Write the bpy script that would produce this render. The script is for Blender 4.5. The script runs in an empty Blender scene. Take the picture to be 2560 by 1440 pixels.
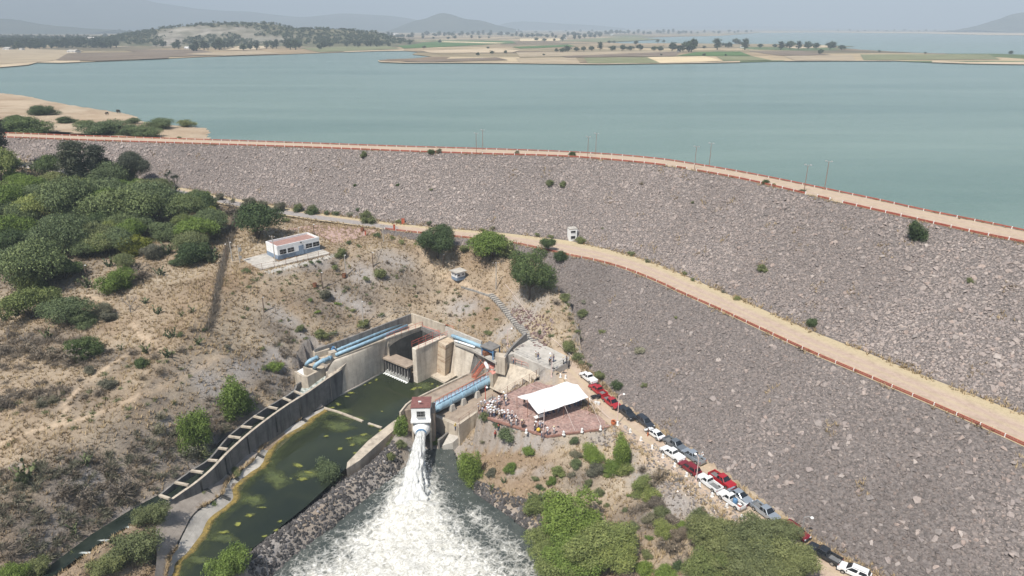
import bpy, bmesh, math, random
import numpy as np
from mathutils import Vector, Matrix
from mathutils.geometry import tessellate_polygon

random.seed(7); rng = np.random.default_rng(7)
scene = bpy.context.scene
COL = scene.collection

# ------------------------------------------------------------------ camera
CAMZ = 61.0
PITCH = math.atan(652.5 / 1706.667)
cam_d = bpy.data.cameras.new('camera'); cam = bpy.data.objects.new('camera', cam_d); COL.objects.link(cam)
cam_d.sensor_width = 36.0; cam_d.lens = 24.0; cam_d.clip_start = 0.5; cam_d.clip_end = 90000
cam.location = (0, 0, CAMZ); cam.rotation_euler = (math.pi / 2 - PITCH, 0, 0)
scene.camera = cam

# ------------------------------------------------------------------ sky, sun, exposure
SUN_EL = math.radians(57); SUN_DIR = Vector((-0.52, -0.86, 0)).normalized()
SUN_AZ = math.atan2(SUN_DIR.x, SUN_DIR.y)
world = bpy.data.worlds.new('World'); scene.world = world; world.use_nodes = True
wn = world.node_tree.nodes; wl = world.node_tree.links
sky = wn.new('ShaderNodeTexSky'); sky.sky_type = 'NISHITA'; sky.sun_disc = False
sky.sun_elevation = SUN_EL; sky.sun_rotation = SUN_AZ
sky.altitude = 1900; sky.air_density = 1.0; sky.dust_density = 4.0; sky.ozone_density = 1.5
wn['Background'].inputs['Strength'].default_value = 0.085
wl.new(sky.outputs[0], wn['Background'].inputs['Color'])
sun_d = bpy.data.lights.new('sun', 'SUN'); sun = bpy.data.objects.new('sun', sun_d); COL.objects.link(sun)
sun_d.energy = 5.0; sun_d.angle = math.radians(0.55); sun_d.color = (1.0, 0.955, 0.88)
sdir = Vector((SUN_DIR.x * math.cos(SUN_EL), SUN_DIR.y * math.cos(SUN_EL), math.sin(SUN_EL)))
sun.rotation_euler = (-sdir).to_track_quat('-Z', 'Y').to_euler(); sun.location = (-60, -60, 150)
vs = scene.view_settings; vs.view_transform = 'Standard'; vs.look = 'None'; vs.exposure = 0.62; vs.gamma = 1.0
vs.use_curve_mapping = False
cy = scene.cycles
cy.use_denoising = True; cy.use_adaptive_sampling = True; cy.adaptive_threshold = .02; cy.max_bounces = 4; cy.diffuse_bounces = 2; cy.glossy_bounces = 2
cy.transmission_bounces = 4; cy.transparent_max_bounces = 8; cy.volume_bounces = 0
try: cy.denoiser = 'OPENIMAGEDENOISE'
except Exception: pass

# ------------------------------------------------------------------ pixel <-> world helpers
CP, SP = math.cos(PITCH), math.sin(PITCH); FPX = 1706.667
def ray(px, py):
    u = (px - 1280) / FPX; v = (py - 720) / FPX
    return np.array((u, CP - v * SP, -SP - v * CP))
def P(px, py, z):
    d = ray(px, py); t = (z - CAMZ) / d[2]
    return Vector((d[0] * t, d[1] * t, z))
def PP(pts, z=None):
    return [P(p[0], p[1], p[2] if len(p) > 2 else z) for p in pts]
def proj(p):
    dep = p[1] * CP - (p[2] - CAMZ) * SP; up = p[1] * SP + (p[2] - CAMZ) * CP
    return 1280 + FPX * p[0] / dep, 720 - FPX * up / dep

def projA(p):
    p = np.asarray(p); dep = p[:, 1] * CP - (p[:, 2] - CAMZ) * SP; up = p[:, 1] * SP + (p[:, 2] - CAMZ) * CP
    return 1280 + FPX * p[:, 0] / dep, 720 - FPX * up / dep
def crom(pts, n):
    """Catmull-Rom through pts, resampled evenly to n points"""
    p = np.array([list(q) for q in pts], float)
    e = np.vstack([2 * p[0] - p[1], p, 2 * p[-1] - p[-2]])
    out = []
    for i in range(1, len(e) - 2):
        p0, p1, p2, p3 = e[i - 1:i + 3]
        for t in np.linspace(0, 1, 12, endpoint=False):
            out.append(.5 * (2 * p1 + (p2 - p0) * t + (2 * p0 - 5 * p1 + 4 * p2 - p3) * t * t + (3 * p1 - p0 - 3 * p2 + p3) * t ** 3))
    out.append(p[-1]); out = np.array(out)
    return resample(out, n)
def resample(a, n):
    a = np.asarray(a, float)
    s = np.r_[0, np.cumsum(np.linalg.norm(np.diff(a, axis=0), axis=1))]
    q = np.linspace(0, s[-1], n)
    return np.stack([np.interp(q, s, a[:, k]) for k in range(a.shape[1])], 1)
def plen(a): return float(np.linalg.norm(np.diff(np.asarray(a), axis=0), axis=1).sum())
def normals2(a):
    t = np.gradient(a[:, :2], axis=0); t /= np.linalg.norm(t, axis=1)[:, None] + 1e-9
    return np.stack([t[:, 1], -t[:, 0]], 1)       # right of travel
def inpoly(x, y, poly):
    poly = np.asarray([(p[0], p[1]) for p in poly]); res = np.zeros(np.shape(x), bool); j = len(poly) - 1
    for i in range(len(poly)):
        xi, yi = poly[i]; xj, yj = poly[j]
        c = ((yi > y) != (yj > y)) & (x < (xj - xi) * (y - yi) / (yj - yi + 1e-12) + xi)
        res ^= c; j = i
    return res
def distline(x, y, line, closed=False):
    line = np.asarray([(p[0], p[1]) for p in line]); d = np.full(np.shape(x), 1e9)
    n = len(line); rngi = range(n if closed else n - 1)
    for i in rngi:
        a = line[i]; b = line[(i + 1) % n]; ab = b - a; L = ab @ ab + 1e-12
        t = np.clip(((x - a[0]) * ab[0] + (y - a[1]) * ab[1]) / L, 0, 1)
        d = np.minimum(d, np.hypot(x - a[0] - t * ab[0], y - a[1] - t * ab[1]))
    return d
def vnoise(x, y, s, seed=0):
    """cheap smooth value noise -1..1"""
    r = np.random.default_rng(seed); T = r.uniform(-1, 1, (64, 64))
    fx = np.asarray(x) / s; fy = np.asarray(y) / s; ix = np.floor(fx).astype(int); iy = np.floor(fy).astype(int)
    fx = fx - ix; fy = fy - iy; fx = fx * fx * (3 - 2 * fx); fy = fy * fy * (3 - 2 * fy)
    g = lambda a, b: T[a % 64, b % 64]
    return (g(ix, iy) * (1 - fx) + g(ix + 1, iy) * fx) * (1 - fy) + (g(ix, iy + 1) * (1 - fx) + g(ix + 1, iy + 1) * fx) * fy
def fbm(x, y, s, seed=0, o=3):
    r = 0; a = 1
    for k in range(o): r = r + a * vnoise(x, y, s / 2 ** k, seed + k); a *= .5
    return r / 1.75
def sstep(a, b, x):
    t = np.clip((x - a) / (b - a), 0, 1); return t * t * (3 - 2 * t)

# ------------------------------------------------------------------ object helpers
def tag(o, label=None, cat=None, group=None, kind=None):
    if label: o['label'] = label
    if cat: o['category'] = cat
    if group: o['group'] = group
    if kind: o['kind'] = kind
    return o
def empty(name, loc=(0, 0, 0), rz=0.0):
    o = bpy.data.objects.new(name, None); COL.objects.link(o); o.empty_display_size = .3
    o.location = loc; o.rotation_euler = (0, 0, rz); return o
def thing(name, label, cat, loc=(0, 0, 0), rz=0.0, group=None):
    return tag(empty(name, loc, rz), label, cat, group)
def link(name, me, parent=None, mat=None):
    o = bpy.data.objects.new(name, me); COL.objects.link(o)
    if mat is not None and not me.materials: me.materials.append(mat)
    if parent is not None: o.parent = parent
    return o
def copy_tree(o, parent=None):
    c = o.copy(); COL.objects.link(c); c.parent = parent
    for ch in list(o.children): copy_tree(ch, c)
    return c
def npmesh(name, V, F, mat=None, smooth=False):
    """V (n,3), F (m,k) arrays with constant k"""
    V = np.asarray(V, np.float32); F = np.asarray(F, np.int32)
    me = bpy.data.meshes.new(name); me.vertices.add(len(V)); me.vertices.foreach_set('co', V.ravel())
    k = F.shape[1]; me.loops.add(F.size); me.loops.foreach_set('vertex_index', F.ravel())
    me.polygons.add(len(F)); me.polygons.foreach_set('loop_start', np.arange(0, F.size, k, dtype=np.int32))
    try: me.polygons.foreach_set('loop_total', np.full(len(F), k, np.int32))
    except Exception: pass
    me.update(calc_edges=True)
    me.polygons.foreach_set('use_smooth', np.full(len(F), smooth))
    if mat: me.materials.append(mat)
    return me
def setattr_col(me, name, C):
    a = me.color_attributes.new(name, 'FLOAT_COLOR', 'POINT')
    C = np.asarray(C, np.float32)
    if C.shape[1] == 3: C = np.c_[C, np.ones(len(C), np.float32)]
    a.data.foreach_set('color', C.ravel())

class MB:
    """collects shapes; build() links them as one mesh object"""
    def __init__(s): s.v = []; s.f = []
    def add(s, vs, fs):
        b = len(s.v); s.v += [tuple(v) for v in vs]; s.f += [tuple(i + b for i in f) for f in fs]; return s
    def hexa(s, b, t):   # 4 bottom, 4 top corners (ccw from above)
        return s.add(list(b) + list(t), [(3, 2, 1, 0), (4, 5, 6, 7), (0, 1, 5, 4), (1, 2, 6, 5), (2, 3, 7, 6), (3, 0, 4, 7)])
    def box(s, c, d, rz=0.0, taper=1.0):   # centre, full dims
        hx, hy, hz = d[0] / 2, d[1] / 2, d[2] / 2; cs, sn = math.cos(rz), math.sin(rz)
        def q(x, y, z): return (c[0] + x * cs - y * sn, c[1] + x * sn + y * cs, c[2] + z)
        b = [q(-hx, -hy, -hz), q(hx, -hy, -hz), q(hx, hy, -hz), q(-hx, hy, -hz)]
        k = taper; t = [q(-hx * k, -hy * k, hz), q(hx * k, -hy * k, hz), q(hx * k, hy * k, hz), q(-hx * k, hy * k, hz)]
        return s.hexa(b, t)
    def beam(s, a, b, w, h, up=(0, 0, 1)):
        a = Vector(a); b = Vector(b); d = (b - a).normalized(); u = Vector(up)
        r = d.cross(u)
        if r.length < 1e-4: r = d.cross(Vector((1, 0, 0)))
        r.normalize(); u = r.cross(d).normalized(); r *= w / 2; u *= h / 2
        return s.hexa([a - r - u, b - r - u, b + r - u, a + r - u], [a - r + u, b - r + u, b + r + u, a + r + u])
    def tube(s, pts, r, n=8, cap=True):
        pts = [Vector(p) for p in pts]; rs = r if hasattr(r, '__len__') else [r] * len(pts)
        vs = []; fs = []; prev = None
        for i, p in enumerate(pts):
            d = (pts[min(i + 1, len(pts) - 1)] - pts[max(i - 1, 0)]).normalized()
            if prev is None:
                a = d.cross(Vector((0, 0, 1)))
                if a.length < 1e-3: a = d.cross(Vector((1, 0, 0)))
                a.normalize()
            else:
                a = prev - d * prev.dot(d); a.normalize()
            prev = a; b = d.cross(a)
            for k in range(n):
                t = 2 * math.pi * k / n; vs.append(p + (a * math.cos(t) + b * math.sin(t)) * rs[i])
        for i in range(len(pts) - 1):
            for k in range(n):
                k2 = (k + 1) % n; fs.append((i * n + k, i * n + k2, (i + 1) * n + k2, (i + 1) * n + k))
        if cap:
            fs.append(tuple(range(n))[::-1]); fs.append(tuple((len(pts) - 1) * n + k for k in range(n)))
        return s.add(vs, fs)
    def prism(s, poly, z0, z1):
        """poly: list of (x,y[,z]); z0/z1 numbers or None to use poly z for the top"""
        n = len(poly); tri = tessellate_polygon([[Vector((p[0], p[1], 0)) for p in poly]])
        A = sum(poly[i][0] * poly[(i + 1) % n][1] - poly[(i + 1) % n][0] * poly[i][1] for i in range(n))
        b = [(p[0], p[1], z0) for p in poly]; t = [(p[0], p[1], p[2] if z1 is None else z1) for p in poly]
        fs = []
        for a, c, d in tri:
            pa, pc, pd = poly[a], poly[c], poly[d]
            up = (pc[0] - pa[0]) * (pd[1] - pa[1]) - (pc[1] - pa[1]) * (pd[0] - pa[0]) > 0
            if not up: a, d = d, a
            fs.append((n + a, n + c, n + d)); fs.append((d, c, a))
        for i in range(n):
            j = (i + 1) % n; q = (i, j, n + j, n + i); fs.append(q if A > 0 else q[::-1])
        return s.add(b + t, fs)
    def wall(s, line, th, z0, side=0.0):
        """upright wall under a top polyline (x,y,ztop); th thickness, z0 foot (number or list)"""
        a = np.array([list(p) for p in line], float); nn = normals2(a)
        z0 = z0 if hasattr(z0, '__len__') else [z0] * len(a)
        vs = []
        for i, p in enumerate(a):
            l = p[:2] - nn[i] * th * (.5 - side); r = p[:2] + nn[i] * th * (.5 + side)
            vs += [(l[0], l[1], z0[i]), (r[0], r[1], z0[i]), (r[0], r[1], p[2]), (l[0], l[1], p[2])]
        fs = []
        for i in range(len(a) - 1):
            b = 4 * i
            for k in range(4):
                k2 = (k + 1) % 4; fs.append((b + k, b + 4 + k, b + 4 + k2, b + k2))
        fs.append((0, 1, 2, 3)); e = 4 * (len(a) - 1); fs.append((e + 3, e + 2, e + 1, e))
        return s.add(vs, fs)
    def loft(s, lines, closed=False):
        n = len(lines[0]); b = []; fs = []
        for L in lines: b += [tuple(p) for p in L]
        for j in range(len(lines) - 1):
            for i in range(n - 1):
                fs.append((j * n + i, j * n + i + 1, (j + 1) * n + i + 1, (j + 1) * n + i))
        return s.add(b, fs)
    def lathe(s, prof, c, n=16, axis=None):
        """profile (r,h) around axis at c"""
        ax = Vector(axis or (0, 0, 1)).normalized(); a = ax.cross(Vector((0, 1, 0)))
        if a.length < 1e-3: a = ax.cross(Vector((1, 0, 0)))
        a.normalize(); b = ax.cross(a); c = Vector(c); vs = []; fs = []
        for r, h in prof:
            for k in range(n):
                t = 2 * math.pi * k / n; vs.append(c + ax * h + (a * math.cos(t) + b * math.sin(t)) * r)
        for i in range(len(prof) - 1):
            for k in range(n):
                k2 = (k + 1) % n; fs.append((i * n + k, i * n + k2, (i + 1) * n + k2, (i + 1) * n + k))
        if prof[0][0] > 1e-6: fs.append(tuple(range(n))[::-1])
        if prof[-1][0] > 1e-6: fs.append(tuple((len(prof) - 1) * n + k for k in range(n)))
        return s.add(vs, fs)
    def mesh(s, name, mat=None, smooth=False, bevel=0.0):
        me = bpy.data.meshes.new(name); me.from_pydata(s.v, [], s.f); me.update()
        bm = bmesh.new(); bm.from_mesh(me)
        bmesh.ops.recalc_face_normals(bm, faces=bm.faces)
        if bevel > 0:
            bmesh.ops.remove_doubles(bm, verts=bm.verts, dist=1e-4)
            bmesh.ops.bevel(bm, geom=[e for e in bm.edges if e.is_manifold and e.calc_face_angle(0) > .5], offset=bevel, segments=1, affect='EDGES', clamp_overlap=True)
        bm.to_mesh(me); bm.free()
        if smooth: me.polygons.foreach_set('use_smooth', np.ones(len(me.polygons), bool))
        if mat: me.materials.append(mat)
        return me
    def build(s, name, mat, parent=None, smooth=False, bevel=0.0):
        return link(name, s.mesh(name, mat, smooth, bevel), parent)

# ------------------------------------------------------------------ materials
def nmat(name):
    m = bpy.data.materials.new(name); m.use_nodes = True
    t = m.node_tree; return m, t.nodes, t.links, t.nodes['Principled BSDF']
def N(nodes, typ, **kw):
    n = nodes.new(typ)
    for k, v in kw.items():
        if k.startswith('i_'): n.inputs[k[2:].replace('_', ' ')].default_value = v
        else: setattr(n, k, v)
    return n
def ramp(nodes, stops):
    r = nodes.new('ShaderNodeValToRGB'); e = r.color_ramp.elements
    while len(e) < len(stops): e.new(.5)
    for el, (p, c) in zip(e, stops):
        el.position = p; el.color = (c[0], c[1], c[2], 1) if hasattr(c, '__len__') else (c, c, c, 1)
    return r
def mixc(nodes, links, fac, a, b, blend='MIX'):
    m = nodes.new('ShaderNodeMix'); m.data_type = 'RGBA'; m.blend_type = blend
    for sock, v in ((m.inputs[0], fac), (m.inputs[6], a), (m.inputs[7], b)):
        if hasattr(v, 'is_linked') or hasattr(v, 'links'): links.new(v, sock)
        elif hasattr(v, '__len__'): sock.default_value = (v[0], v[1], v[2], 1)
        else: sock.default_value = v
    return m.outputs[2]
def wpos(nodes, links, scale=(1, 1, 1), obj=False):
    if obj: o = nodes.new('ShaderNodeTexCoord').outputs['Object']
    else: o = nodes.new('ShaderNodeNewGeometry').outputs['Position']
    mp = nodes.new('ShaderNodeMapping'); mp.inputs['Scale'].default_value = scale; links.new(o, mp.inputs[0]); return mp.outputs[0]
def noise(nodes, links, vec, scale, detail=4, rough=.55, dist=0.0):
    n = N(nodes, 'ShaderNodeTexNoise'); n.inputs['Scale'].default_value = scale; n.inputs['Detail'].default_value = detail
    n.inputs['Roughness'].default_value = rough; n.inputs['Distortion'].default_value = dist; links.new(vec, n.inputs['Vector']); return n.outputs['Fac']
def bump(nodes, links, h, bsdf, strength=.3, dist=.1):
    b = nodes.new('ShaderNodeBump'); b.inputs['Strength'].default_value = strength; b.inputs['Distance'].default_value = dist
    links.new(h, b.inputs['Height']); links.new(b.outputs[0], bsdf.inputs['Normal'])
def simple(name, c, rough=.7, var=.15, scale=2.0, metal=0.0, obj=False, bmp=0.0, spec=.4, c2=None, detail=4):
    m, n, l, b = nmat(name)
    v = wpos(n, l, obj=obj); f = noise(n, l, v, scale, detail)
    lo = [max(0, x * (1 - var)) for x in c] if c2 is None else c2; hi = [min(1, x * (1 + var)) for x in c] if c2 is None else c
    r = ramp(n, [(.3, lo), (.7, hi)]); l.new(f, r.inputs[0]); l.new(r.outputs[0], b.inputs['Base Color'])
    b.inputs['Roughness'].default_value = rough; b.inputs['Metallic'].default_value = metal
    b.inputs['Specular IOR Level'].default_value = spec
    if bmp: bump(n, l, f, b, bmp, .05)
    return m
# ------------------------------------------------------------------ near terrain heights
ZC, ZL, ZPOOL, ZBAS, ZCH = 28.0, 24.0, -8.0, -6.0, -3.2
CTRL = [  # pixel, pixel, height: natural ground
 (0,412,22.3),(120,427,21.3),(300,456,19.4),(470,490,17.0),(600,518,15.1),(750,543,13.7),(900,560,12.7),(980,574,12.0),
 (50,480,19.6),(200,500,18.2),(350,520,17.0),(100,560,16.6),(300,580,15.8),(480,560,15.4),(30,650,14.2),(200,650,14),(400,640,13.8),(540,600,14),
 (600,640,13),(700,660,13),(760,640,13),(830,615,13),(850,578,13.2),(650,562,14),(720,600,13.2),
 (950,630,12),(870,690,11),(780,735,10.3),(660,800,9.3),(560,840,9),(910,600,12.6),(1010,630,11.4),
 (400,700,12),(250,730,11.5),(100,780,10),(0,760,10.5),(400,800,10),(250,830,9.3),(120,880,8.5),(0,880,8.5),(500,780,10.6),(350,880,8.5),(480,880,8.2),(0,1000,6.5),(180,980,7),(330,960,7),(430,930,7.3),
 (560,920,6),(640,880,6.4),(720,840,6.2),(800,795,7),(880,740,8.6),(980,680,10),(1080,680,10.2),(1145,695,10.3),(1060,640,11.3),(1140,620,11.2),(1200,640,11),(1200,725,9),(1240,745,8.6),
 (700,870,4.2),(745,875,3.6),(790,862,4.0),(850,838,4.2),(950,798,4.3),(1022,775,4.3),(1000,750,6),(1120,800,4.6),(1150,775,5.6),(1225,840,4.2),(1200,800,5.3),(1262,835,4.2),(1270,790,6),(1295,825,4.6),
 (1300,835,3.9),(1330,850,2.4),(1420,900,1.8),
 (1340,790,6),(1400,765,6.6),(1450,800,4.8),(1400,705,8.6),(1350,700,9),(1300,700,9.4),(1460,870,2.2),(1420,850,3.4),(1380,820,4.6),(1250,650,10.5),(1340,650,10.3),(1480,840,3.2),
 (1430,935,1.1),(1470,965,.5),(1540,1030,0),(1640,1110,-.1),(1800,1230,-.3),(1950,1340,-.5),(2130,1430,-.6),(2300,1600,-1),
 (1250,1095,-1.3),(1300,1140,-2.6),(1200,1080,-1.5),(1400,1125,-1.8),(1480,1115,-1.8),(1400,1240,-4),(1560,1190,-2.8),(1610,1150,-1.4),(1700,1240,-1.6),(1650,1300,-3.3),(1800,1340,-2.6),(1500,1330,-4.5),(1400,1420,-5),(1700,1430,-4.3),(1900,1430,-2.8),(1200,1150,-3),(1130,1110,-4),(1000,1075,-4.9),(960,1110,-5.1),(925,1140,-5.3),(1015,1105,-5.4),(1500,1550,-5),(1800,1600,-4),
 (620,965,3),(560,1040,1.2),(640,1020,-.4),(520,1120,-.2),(430,1080,3.2),(300,1150,3),(100,1150,4.4),(0,1250,2.8),(200,1220,1.8),(400,1180,.8),(300,1250,.2),(100,1330,.4),(0,1400,-.4),(200,1330,-.8),(470,1180,-1),(350,1280,-1.6),(120,1420,-1.6),
 (300,1420,-2.5),(360,1340,-2.2),(330,1390,-2.4),(200,1460,-2.8),(-100,1200,3.4),(-150,900,8.3),(-150,700,12.8),(-150,500,19.5),(-100,1500,-2),(400,1480,-4),
]
CTRLW = [(60,110,-3),(90,60,-3),(60,60,-1.5),(30,140,2),(80,120,-3),(0,170,9.5),(-30,185,10.5),(40,150,2),(-260,230,23.5),(-200,250,24),(-150,250,23),(-60,230,12),(0,230,10),(100,200,0),(120,40,-2),(-100,40,-3),(0,40,-8),
         (-200,100,9.5),(-260,150,17)]
_c = np.array([list(P(*q)) for q in CTRL] + [list(q) for q in CTRLW])
def _rbf(c):
    d = np.linalg.norm(c[:, None, :2] - c[None, :, :2], axis=2); n = len(c)
    A = np.zeros((n + 3, n + 3)); A[:n, :n] = -d + np.eye(n) * -.6
    A[:n, n] = 1; A[:n, n + 1:] = c[:, :2] / 100; A[n, :n] = 1; A[n + 1:, :n] = c[:, :2].T / 100
    return np.linalg.solve(A, np.r_[c[:, 2], 0, 0, 0])
_w = _rbf(_c)
GX0, GX1, GY0, GY1, GS = -270.0, 130.0, 38.0, 262.0, 0.8
gx = np.arange(GX0, GX1 + .01, GS); gy = np.arange(GY0, GY1 + .01, GS)
XX, YY = np.meshgrid(gx, gy)
def rbf_eval(X, Y):
    H = np.full(X.shape, _w[len(_c)]) + _w[-2] * X / 100 + _w[-1] * Y / 100
    for k in range(len(_c)): H -= _w[k] * np.hypot(X - _c[k, 0], Y - _c[k, 1])
    return H
_cx = np.arange(GX0, GX1 + 2.5, 2.4); _cy = np.arange(GY0, GY1 + 2.5, 2.4)
_CH = rbf_eval(*np.meshgrid(_cx, _cy))
def bil(H, x0, y0, s, x, y):
    fx = np.clip((np.asarray(x, float) - x0) / s, 0, H.shape[1] - 1.001); fy = np.clip((np.asarray(y, float) - y0) / s, 0, H.shape[0] - 1.001)
    ix = fx.astype(int); iy = fy.astype(int); fx = fx - ix; fy = fy - iy
    return (H[iy, ix] * (1 - fx) + H[iy, ix + 1] * fx) * (1 - fy) + (H[iy + 1, ix] * (1 - fx) + H[iy + 1, ix + 1] * fx) * fy
TZ = bil(_CH, GX0, GY0, 2.4, XX, YY)
_rough = np.ones_like(TZ)

# waters (outlines on their own level)
POOL = PP([(985,1118),(1040,1132),(1120,1128),(1140,1185),(1170,1235),(1215,1268),(1262,1300),(1300,1330),(1322,1372),(1345,1420),(1370,1520),(1330,1640),(560,1640),(620,1470),(690,1395),(715,1335),(780,1285),(850,1232),(905,1200),(955,1160)], ZPOOL)
BASIN = PP([(800,1010),(962,930),(1030,958),(1105,895),(1165,940),(1000,1030),(985,1060),(870,1165),(815,1220),(770,1262),(700,1318),(630,1372),(540,1450),(420,1560),(330,1500),(455,1405),(520,1320),(600,1230),(650,1165),(720,1100),(780,1050)], ZBAS)
# side channel between hillside and training wall; tops of the training wall
TWALL_PX = [(878,902,-.6),(850,925,-.8),(810,952,-1.0),(770,980,-1.1),(720,1011,-1.2),(670,1046,-1.3),(620,1085,-1.4),(570,1130,-1.5),(530,1172,-1.6),(490,1206,-1.7),(450,1234,-1.9),(410,1262,-2.2)]
TWALL = crom(PP(TWALL_PX), 40)
CHAN = PP([(845,938),(800,965),(720,1018),(620,1092),(530,1180),(470,1226),(400,1268),(330,1310),(260,1350),(190,1398),(120,1450),(60,1475),(130,1410),(230,1335),(330,1272),(400,1235),(450,1200),(500,1160),(548,1105),(600,1068),(660,1030),(715,995),(745,962),(800,935)], ZCH)
PLAZA = PP([(1195,1030),(1215,1005),(1260,985),(1380,938),(1400,955),(1470,985),(1490,1010),(1545,1060),(1500,1072),(1420,1082),(1370,1090),(1290,1066),(1205,1038)], 0.0)
PLATF = PP([(1262,890),(1318,848),(1340,852),(1423,893),(1420,906),(1385,925),(1372,922),(1284,884)], 2.4)
PAD = PP([(607,648),(668,632),(695,655),(806,623),(826,633),(652,674)], 13.05)
# deep works area: everything between back walls and the basin
WORKS = PP([(770,900,1),(787,880,2),(1025,793,2),(1112,820,2),(1205,853,2),(1262,898,1),(1370,925,0),(1380,938,0),(1190,1025,-3.2),(1142,1056,-4.6),(1092,1098,-7.4),(1040,1085,-6),(1003,1040,-6),(965,940,-6),(880,900,-6),(850,940,-6),(790,930,-6),(745,930,-3)])

def carve(mask_d, inside, zin, k, lo=0.0):
    """lower ground towards a hollow: mask_d = distance outside, inside = bool"""
    global TZ
    lim = zin + k * np.maximum(mask_d - lo, 0)
    TZ = np.where(inside, np.minimum(TZ, zin), np.minimum(TZ, lim))
_ins = inpoly(XX, YY, POOL); _d = distline(XX, YY, POOL, True); DPOOL = np.where(_ins, -_d, _d)
carve(_d, _ins, ZPOOL - 2.0, .62, -1.2)
_ins = inpoly(XX, YY, BASIN); _d = distline(XX, YY, BASIN, True); DBAS = np.where(_ins, -_d, _d)
# causeway between basin and pool keeps its height
_keep = TZ.copy()
TZ = np.where(_ins, np.minimum(TZ, ZBAS - 1.5), np.minimum(TZ, ZBAS - .8 + .75 * np.maximum(_d - .3, 0)))
_ins = inpoly(XX, YY, CHAN); _d = distline(XX, YY, CHAN, True); DCH = np.where(_ins, -_d, _d)
carve(_d, _ins, ZCH - 1.4, .95, -.6)
_ins = inpoly(XX, YY, WORKS); TZ = np.where(_ins, np.minimum(TZ, -8.0), TZ)
_w2 = distline(XX, YY, WORKS, True)
for poly, z, bl in ((PLAZA, -.12, 1.2), (PLATF, 2.25, 1.5), (PAD, 12.85, 2.5)):
    i = inpoly(XX, YY, poly); d = np.where(i, 0, distline(XX, YY, poly, True)); t = sstep(0, bl, d)
    TZ = np.where(inpoly(XX, YY, WORKS), TZ, z * (1 - t) + TZ * t)
# causeway (riprap bank) ridge: pixel line with height
CAUSE = crom(PP([(1008,1078,-4.9),(992,1102,-5.0),(972,1128,-5.2),(930,1165,-5.4),(880,1200,-5.5),(835,1235,-5.6),(790,1272,-5.6),(720,1322,-5.7),(660,1368,-5.6),(600,1420,-5.4),(520,1500,-5.2)]), 40)
_cz = np.full(XX.shape, -99.0); _cd = np.full(XX.shape, 1e9)
for q in resample(CAUSE, 220):
    d = np.hypot(XX - q[0], YY - q[1]); m = d < _cd; _cd = np.where(m, d, _cd); _cz = np.where(m, q[2], _cz)
TZ = np.where(_cd < 8, np.maximum(TZ, _cz - np.maximum(_cd - .7, 0) * np.where(DPOOL < DBAS, 1.25, .8)), TZ)
# roughness of the ground
amp = np.where(inpoly(XX, YY, PLAZA) | inpoly(XX, YY, PLATF) | inpoly(XX, YY, PAD), 0, 1.0)
amp *= sstep(0, 3, distline(XX, YY, PLAZA, True)) * sstep(0, 2, distline(XX, YY, PAD, True))
TZ = TZ + amp * (.28 * fbm(XX, YY, 7, 3) + .12 * vnoise(XX, YY, 1.7, 9))

# car road (dirt) at the foot of the dam
CROAD = crom(PP([(1405,905,1.3),(1440,940,.95),(1480,980,.35),(1530,1028,.05),(1590,1080,0),(1660,1133,-.1),(1750,1200,-.2),(1850,1275,-.3),(1950,1350,-.4),(2050,1412,-.45),(2180,1475,-.5),(2360,1560,-.6)]), 120)
_rz = np.zeros(XX.shape); _rd = np.full(XX.shape, 1e9)
for q in CROAD:
    d = np.hypot(XX - q[0], YY - q[1]); m = d < _rd; _rd = np.where(m, d, _rd); _rz = np.where(m, q[2], _rz)
t = sstep(2.9, 5.0, _rd); TZ = np.where((_rd < 5) & ~inpoly(XX, YY, PLAZA), (_rz - .06) * (1 - t) + TZ * t, TZ)

# ------------------------------------------------------------------ dam lines
NS = 220
CREST_N = crom(PP([(-260,336),(-100,340),(31,345),(219,352),(375,357),(531,362),(656,366),(800,371),(1000,379),(1200,386),(1400,392),(1536,402),(1654,414),(1740,428),(1853,449),(1966,475),(2107,509),(2225,536),(2352,565),(2465,590),(2560,609),(2750,655),(2900,700)], ZC), NS)
CREST_F = crom(PP([(-260,325),(-100,330),(31,334),(219,341),(375,346),(531,351),(656,355),(800,360),(1000,367),(1200,373),(1400,380),(1536,388),(1654,399),(1740,412),(1853,431),(1966,453),(2080,477),(2200,502),(2306,526),(2430,551),(2560,578),(2750,620),(2900,660)], ZC), NS)
BERM_O = crom(PP([(-220,392,24.3),(0,415,22.7),(120,429,21.7),(300,459,19.8),(470,493,17.4),(600,519,15.5),(750,545,14.1),(870,561,13.2),(961,574,12.4),(1016,581,12.1),(1141,594,12),(1237,604,12),(1295,612,12),(1350,624,12),(1425,641,12),(1490,654,12),(1560,674,12),(1640,706,12),(1699,734,12),(1792,775,12),(1898,825,12),(2016,880,12),(2170,946,12),(2350,1024,12),(2560,1118,12),(2800,1235,12),(2950,1310,12)]), NS)
BERM_I = crom(PP([(-220,376,24.3),(0,397,22.7),(120,411,21.7),(300,440,19.8),(470,473,17.4),(600,499,15.5),(750,525,14.1),(900,547,13),(1000,560,12.3),(1150,574,12),(1250,582,12),(1337,592,12),(1420,602,12),(1500,619,12),(1575,639,12),(1640,660,12),(1694,682,12),(1853,750,12),(2011,820,12),(2170,883,12),(2306,938,12),(2560,1038,12),(2800,1140,12),(2950,1205,12)]), NS)
LOW_I = [i for i in range(NS) if proj(BERM_O[i])[0] > 945]
BERM_L = resample(BERM_O[LOW_I], 170)
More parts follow.
